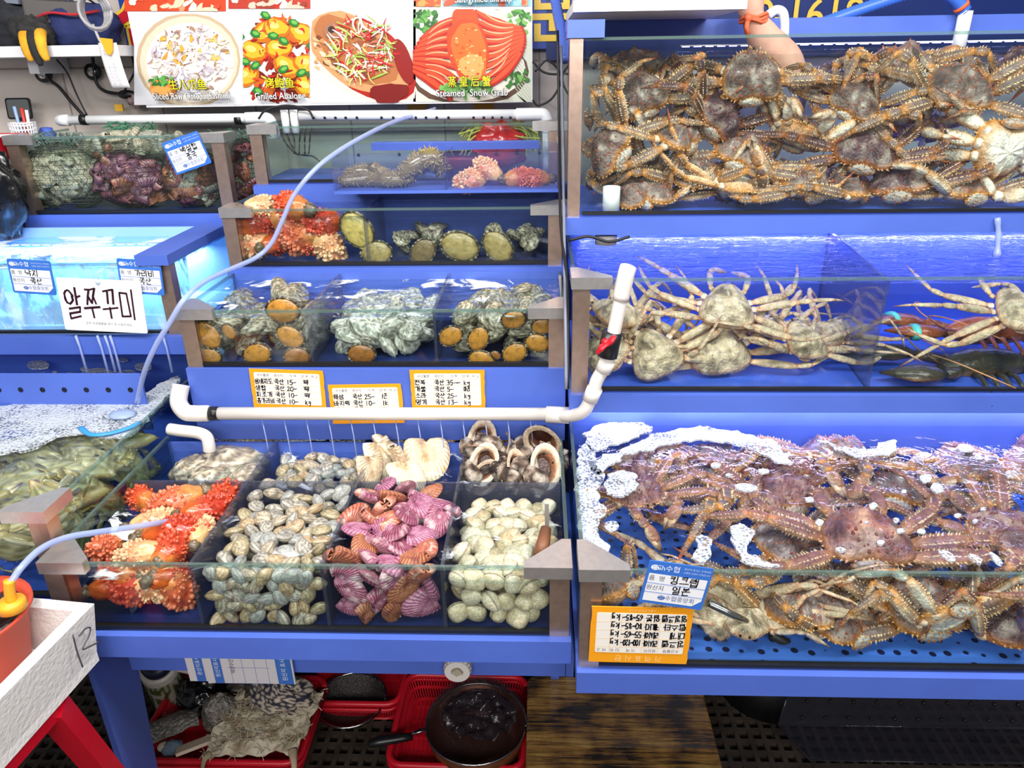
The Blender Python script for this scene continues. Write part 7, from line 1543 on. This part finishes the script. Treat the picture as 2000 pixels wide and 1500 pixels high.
mb = MB(); mb.prism(rrect(.34, .30, .04), top - .03, top - .001); SM_ = M(((u.x, v_.x, 0, sx(.24, .17, 0).x), (u.y, v_.y, 0, sx(.24, .17, 0).y), (0, 0, 1, 0), (0, 0, 0, 1))); mb.v = [tuple(SM_ @ V(q_)) for q_ in mb.v]; mb.build('seat', m_rs, t)
foot = [at(232, 1512, 'z', .30)]
for k, (a_, b_, A_, B_) in enumerate(((.10, .04, -.02, -.03), (.10, .30, -.03, .36), (.38, .04, .48, -.04), (.38, .30, .48, .36))):
    a3, b3 = sx(a_, b_, top - .02), sx(A_, B_, .0); b3.z = 0
    MB().tube([a3, a3.lerp(b3, .5), b3], [.034, .03, .026], 4, .8).build('leg', m_rs, t)
a3, b3 = sx(-.005, -.015, .25), sx(.46, -.02, .25); MB().tube([sx(.02, -.0, .28), sx(.44, .0, .28)], .02, 4, 1).build('stretcher', m_rs, t); MB().tube([sx(.02, .0, .28), sx(.02, .33, .28)], .02, 4, 1).build('stretcher', m_rs, t)

# ---------------------------------------------------------------- froth on the water
from mathutils.geometry import tessellate_polygon
def froth(mb, pts, z, th=.004, seed=0, amp=.011):
    P = spline([at(x, y, 'z', z) for x, y in pts + pts[:1]], 10)[:-1]
    r = random.Random(seed); P = [V((p.x + amp * (noise.noise(p * 40) + .5 * noise.noise(p * 110)), p.y + amp * (noise.noise(p * 40 + V((9, 0, 0))) + .5 * noise.noise(p * 110 + V((4, 0, 0)))), z)) for p in P]
    n = len(P); tri = tessellate_polygon([P])
    vs = [(p.x, p.y, z) for p in P] + [(p.x, p.y, z + th) for p in P]
    mb.add(vs, [tuple(n + i for i in f) for f in tri] + [(i, (i + 1) % n, n + (i + 1) % n, n + i) for i in range(n)])
def bubble(mb, x, y, a, b, z, th=.003, rot=0):
    n = 14; froth(mb, [(x + a * cos(2 * pi * k / n) * cos(rot) - b * sin(2 * pi * k / n) * sin(rot), y + a * cos(2 * pi * k / n) * sin(rot) + b * sin(2 * pi * k / n) * cos(rot)) for k in range(n)], z, th, 0, .003)
mb = MB(); z = .861
froth(mb, [(-140, 830), (-10, 800), (60, 790), (125, 786), (160, 772), (192, 768), (205, 785), (250, 790), (285, 772), (330, 745), (352, 738), (330, 775), (295, 815), (262, 850), (215, 858), (165, 848), (115, 856), (55, 880), (0, 888), (-140, 930)], z, .006)
for x, y, a, b in ((75, 714, 22, 8), (193, 731, 33, 10), (248, 732, 20, 8), (140, 733, 12, 4), (240, 704, 9, 4), (280, 718, 17, 7), (165, 722, 8, 3), (108, 728, 5, 2)): bubble(mb, x, y, a, b, z)
tag(mb.build('crab_tank_foam', m_foam), 'white foam spread over the water of the swimming crab tank', 'foam', kind='stuff')
t = thing('air_stone', 'round pale air stone float bubbling at the end of the long air tube', 'air stone', at(240, 812, 'z', .868)); MB().ell((0, 0, .003), (.03, .024, .008), 20, 10, lambda d: S(150, 168, 200), disp=lambda d: .2 * noise.noise(d * 3)).build('stone', m_plast, t, True)
mb = MB(); mb.tube(spline([at(158, 835, 'z', .87), at(175, 848, 'z', .872), at(205, 848, 'z', .872), at(245, 838, 'z', .872), at(275, 825, 'z', .872)], 6), .007, 8, .5); tag(mb.build('blue_hoop', mat('sky_blue_plastic', S(60, 150, 226), .35), None, True), 'sky blue plastic hoop floating at the edge of the white foam', 'hoop')
mb = MB(); z = .8315
froth(mb, [(1150, 905), (1190, 890), (1235, 868), (1290, 848), (1350, 836), (1420, 842), (1480, 856), (1512, 862), (1525, 880), (1545, 905), (1510, 903), (1480, 885), (1430, 868), (1370, 862), (1310, 868), (1250, 884), (1200, 905), (1165, 930)], z)
froth(mb, [(1128, 880), (1150, 870), (1165, 900), (1175, 935), (1170, 960), (1180, 1000), (1172, 1040), (1190, 1075), (1165, 1095), (1140, 1080), (1130, 1020), (1128, 950)], z)
froth(mb, [(1140, 850), (1180, 830), (1230, 822), (1270, 838), (1240, 858), (1195, 872), (1155, 885)], z)
froth(mb, [(1425, 1035), (1455, 1030), (1470, 1055), (1462, 1080), (1490, 1100), (1530, 1108), (1480, 1112), (1440, 1085)], z)
froth(mb, [(1370, 1045), (1388, 1060), (1385, 1090), (1365, 1105), (1355, 1085)], z)
froth(mb, [(1180, 930), (1215, 922), (1245, 935), (1236, 965), (1200, 975), (1182, 955)], z); froth(mb, [(1600, 860), (1640, 870), (1690, 882), (1740, 862), (1752, 880), (1700, 895), (1640, 885)], z)
r = random.Random(12)
for x, y, a, b, ro in ((1398, 910, 13, 6, 0), (1490, 922, 14, 6, 0), (1457, 954, 27, 10, .1), (1808, 936, 15, 10, -.2), (1830, 955, 16, 12, .4), (1886, 877, 20, 9, .1), (1976, 928, 16, 9, .1), (1195, 1030, 16, 13, 0), (1700, 992, 16, 9, -.4), (1640, 1076, 12, 6, .2), (1758, 1038, 9, 6, 0), (1850, 1088, 22, 9, .5), (1905, 1094, 22, 8, .6), (1945, 1094, 20, 8, .7), (1800, 1040, 11, 5, .3), (1600, 1022, 10, 7, 0), (1720, 1062, 10, 6, 0), (1750, 1018, 8, 5, 0), (1870, 1008, 9, 5, 0), (1905, 1020, 8, 4, 0), (1920, 996, 8, 4, 0), (1690, 1020, 8, 5, 0), (1765, 962, 7, 4, 0), (1425, 930, 8, 4, 0), (1535, 890, 10, 4, 0), (1580, 978, 10, 6, 0)): bubble(mb, x, y, a * .8, b * .8, z, .003, ro)
tag(mb.build('king_crab_foam', m_foam), 'broken white froth drifting over the wide king crab tank', 'foam', kind='stuff')
mb = MB(); z = .7825
for pts in (((520, 852), (560, 845), (610, 850), (640, 858), (600, 862), (555, 866)), ((645, 862), (680, 850), (715, 855), (705, 872), (670, 876)), ((740, 858), (790, 848), (850, 852), (895, 860), (850, 868), (800, 862), (760, 870)), ((420, 858), (455, 846), (500, 850), (480, 862), (440, 868))): froth(mb, list(pts), z + .0, .005)
tag(mb.build('shellfish_foam', m_foam), 'white froth along the back wall of the shellfish tank', 'foam', kind='stuff')
mb = MB()
for k in range(13): x = -.62 + .05 * k; mb.tube([(x, 1.452, zp - .012), (x + .004, 1.448, zp - .05), (x + .007, 1.444, .782)], [.0012, .0014, .002], 6)
for k, (px, l) in enumerate(((148, .05), (190, .06), (205, .05), (215, .06), (318, .05))): q = at(px, 655, 'y', 1.642); mb.tube([q, q + V((.004, -.002, -.03)), q + V((.006, -.004, -.045 - l))], [.004, .003, .004], 6, .6)
mb.tube(spline([at(1948, 425, 'y', 1.68), at(1950, 460, 'y', 1.675), at(1947, 500, 'y', 1.67)], 5), [.006, .007, .006, .005, .006, .007, .006, .005, .006, .008, .01], 8)
tag(mb.build('water_trickles', m_tubing, None, True), 'thin clear water jets and trickles between the tiers', 'water', kind='stuff')
# a short knife in the cream clams
q = at(1060, 1050, 'z', .80); t = thing('clam_knife', 'short knife with a worn wooden handle stuck in the cream surf clams', 'knife', q)
mwd = mat('worn_brown_wood', S(120, 76, 50), .5, nscale=12, namt=.4); MB().tube([(.006, .012, .012), (0, -.02, -.002), (-.004, -.038, -.012)], [.010, .013, .014], 12).build('handle', mwd, t, True); MB().box(.004, .012, .01, .075, .01, .012, M.Rotation(.2, 4, 'X')).build('blade', m_chrome, t)
# metal-tipped pole lying in the king crab tank
t = thing('tongs_pole', 'metal rod with a black sleeve slanting down inside the wide king crab tank', 'rod'); a, b, c = at(1385, 1178, 'y', 1.0), at(1505, 1238, 'y', 1.02), at(1600, 1292, 'y', 1.05); MB().tube([a, b], .0065, 10).build('rod', m_chrome, t, True); MB().tube([b, c], .0085, 10).build('sleeve', m_rubber, t, True)
bpy.data.objects.remove(_fo); bpy.data.curves.remove(_fc)
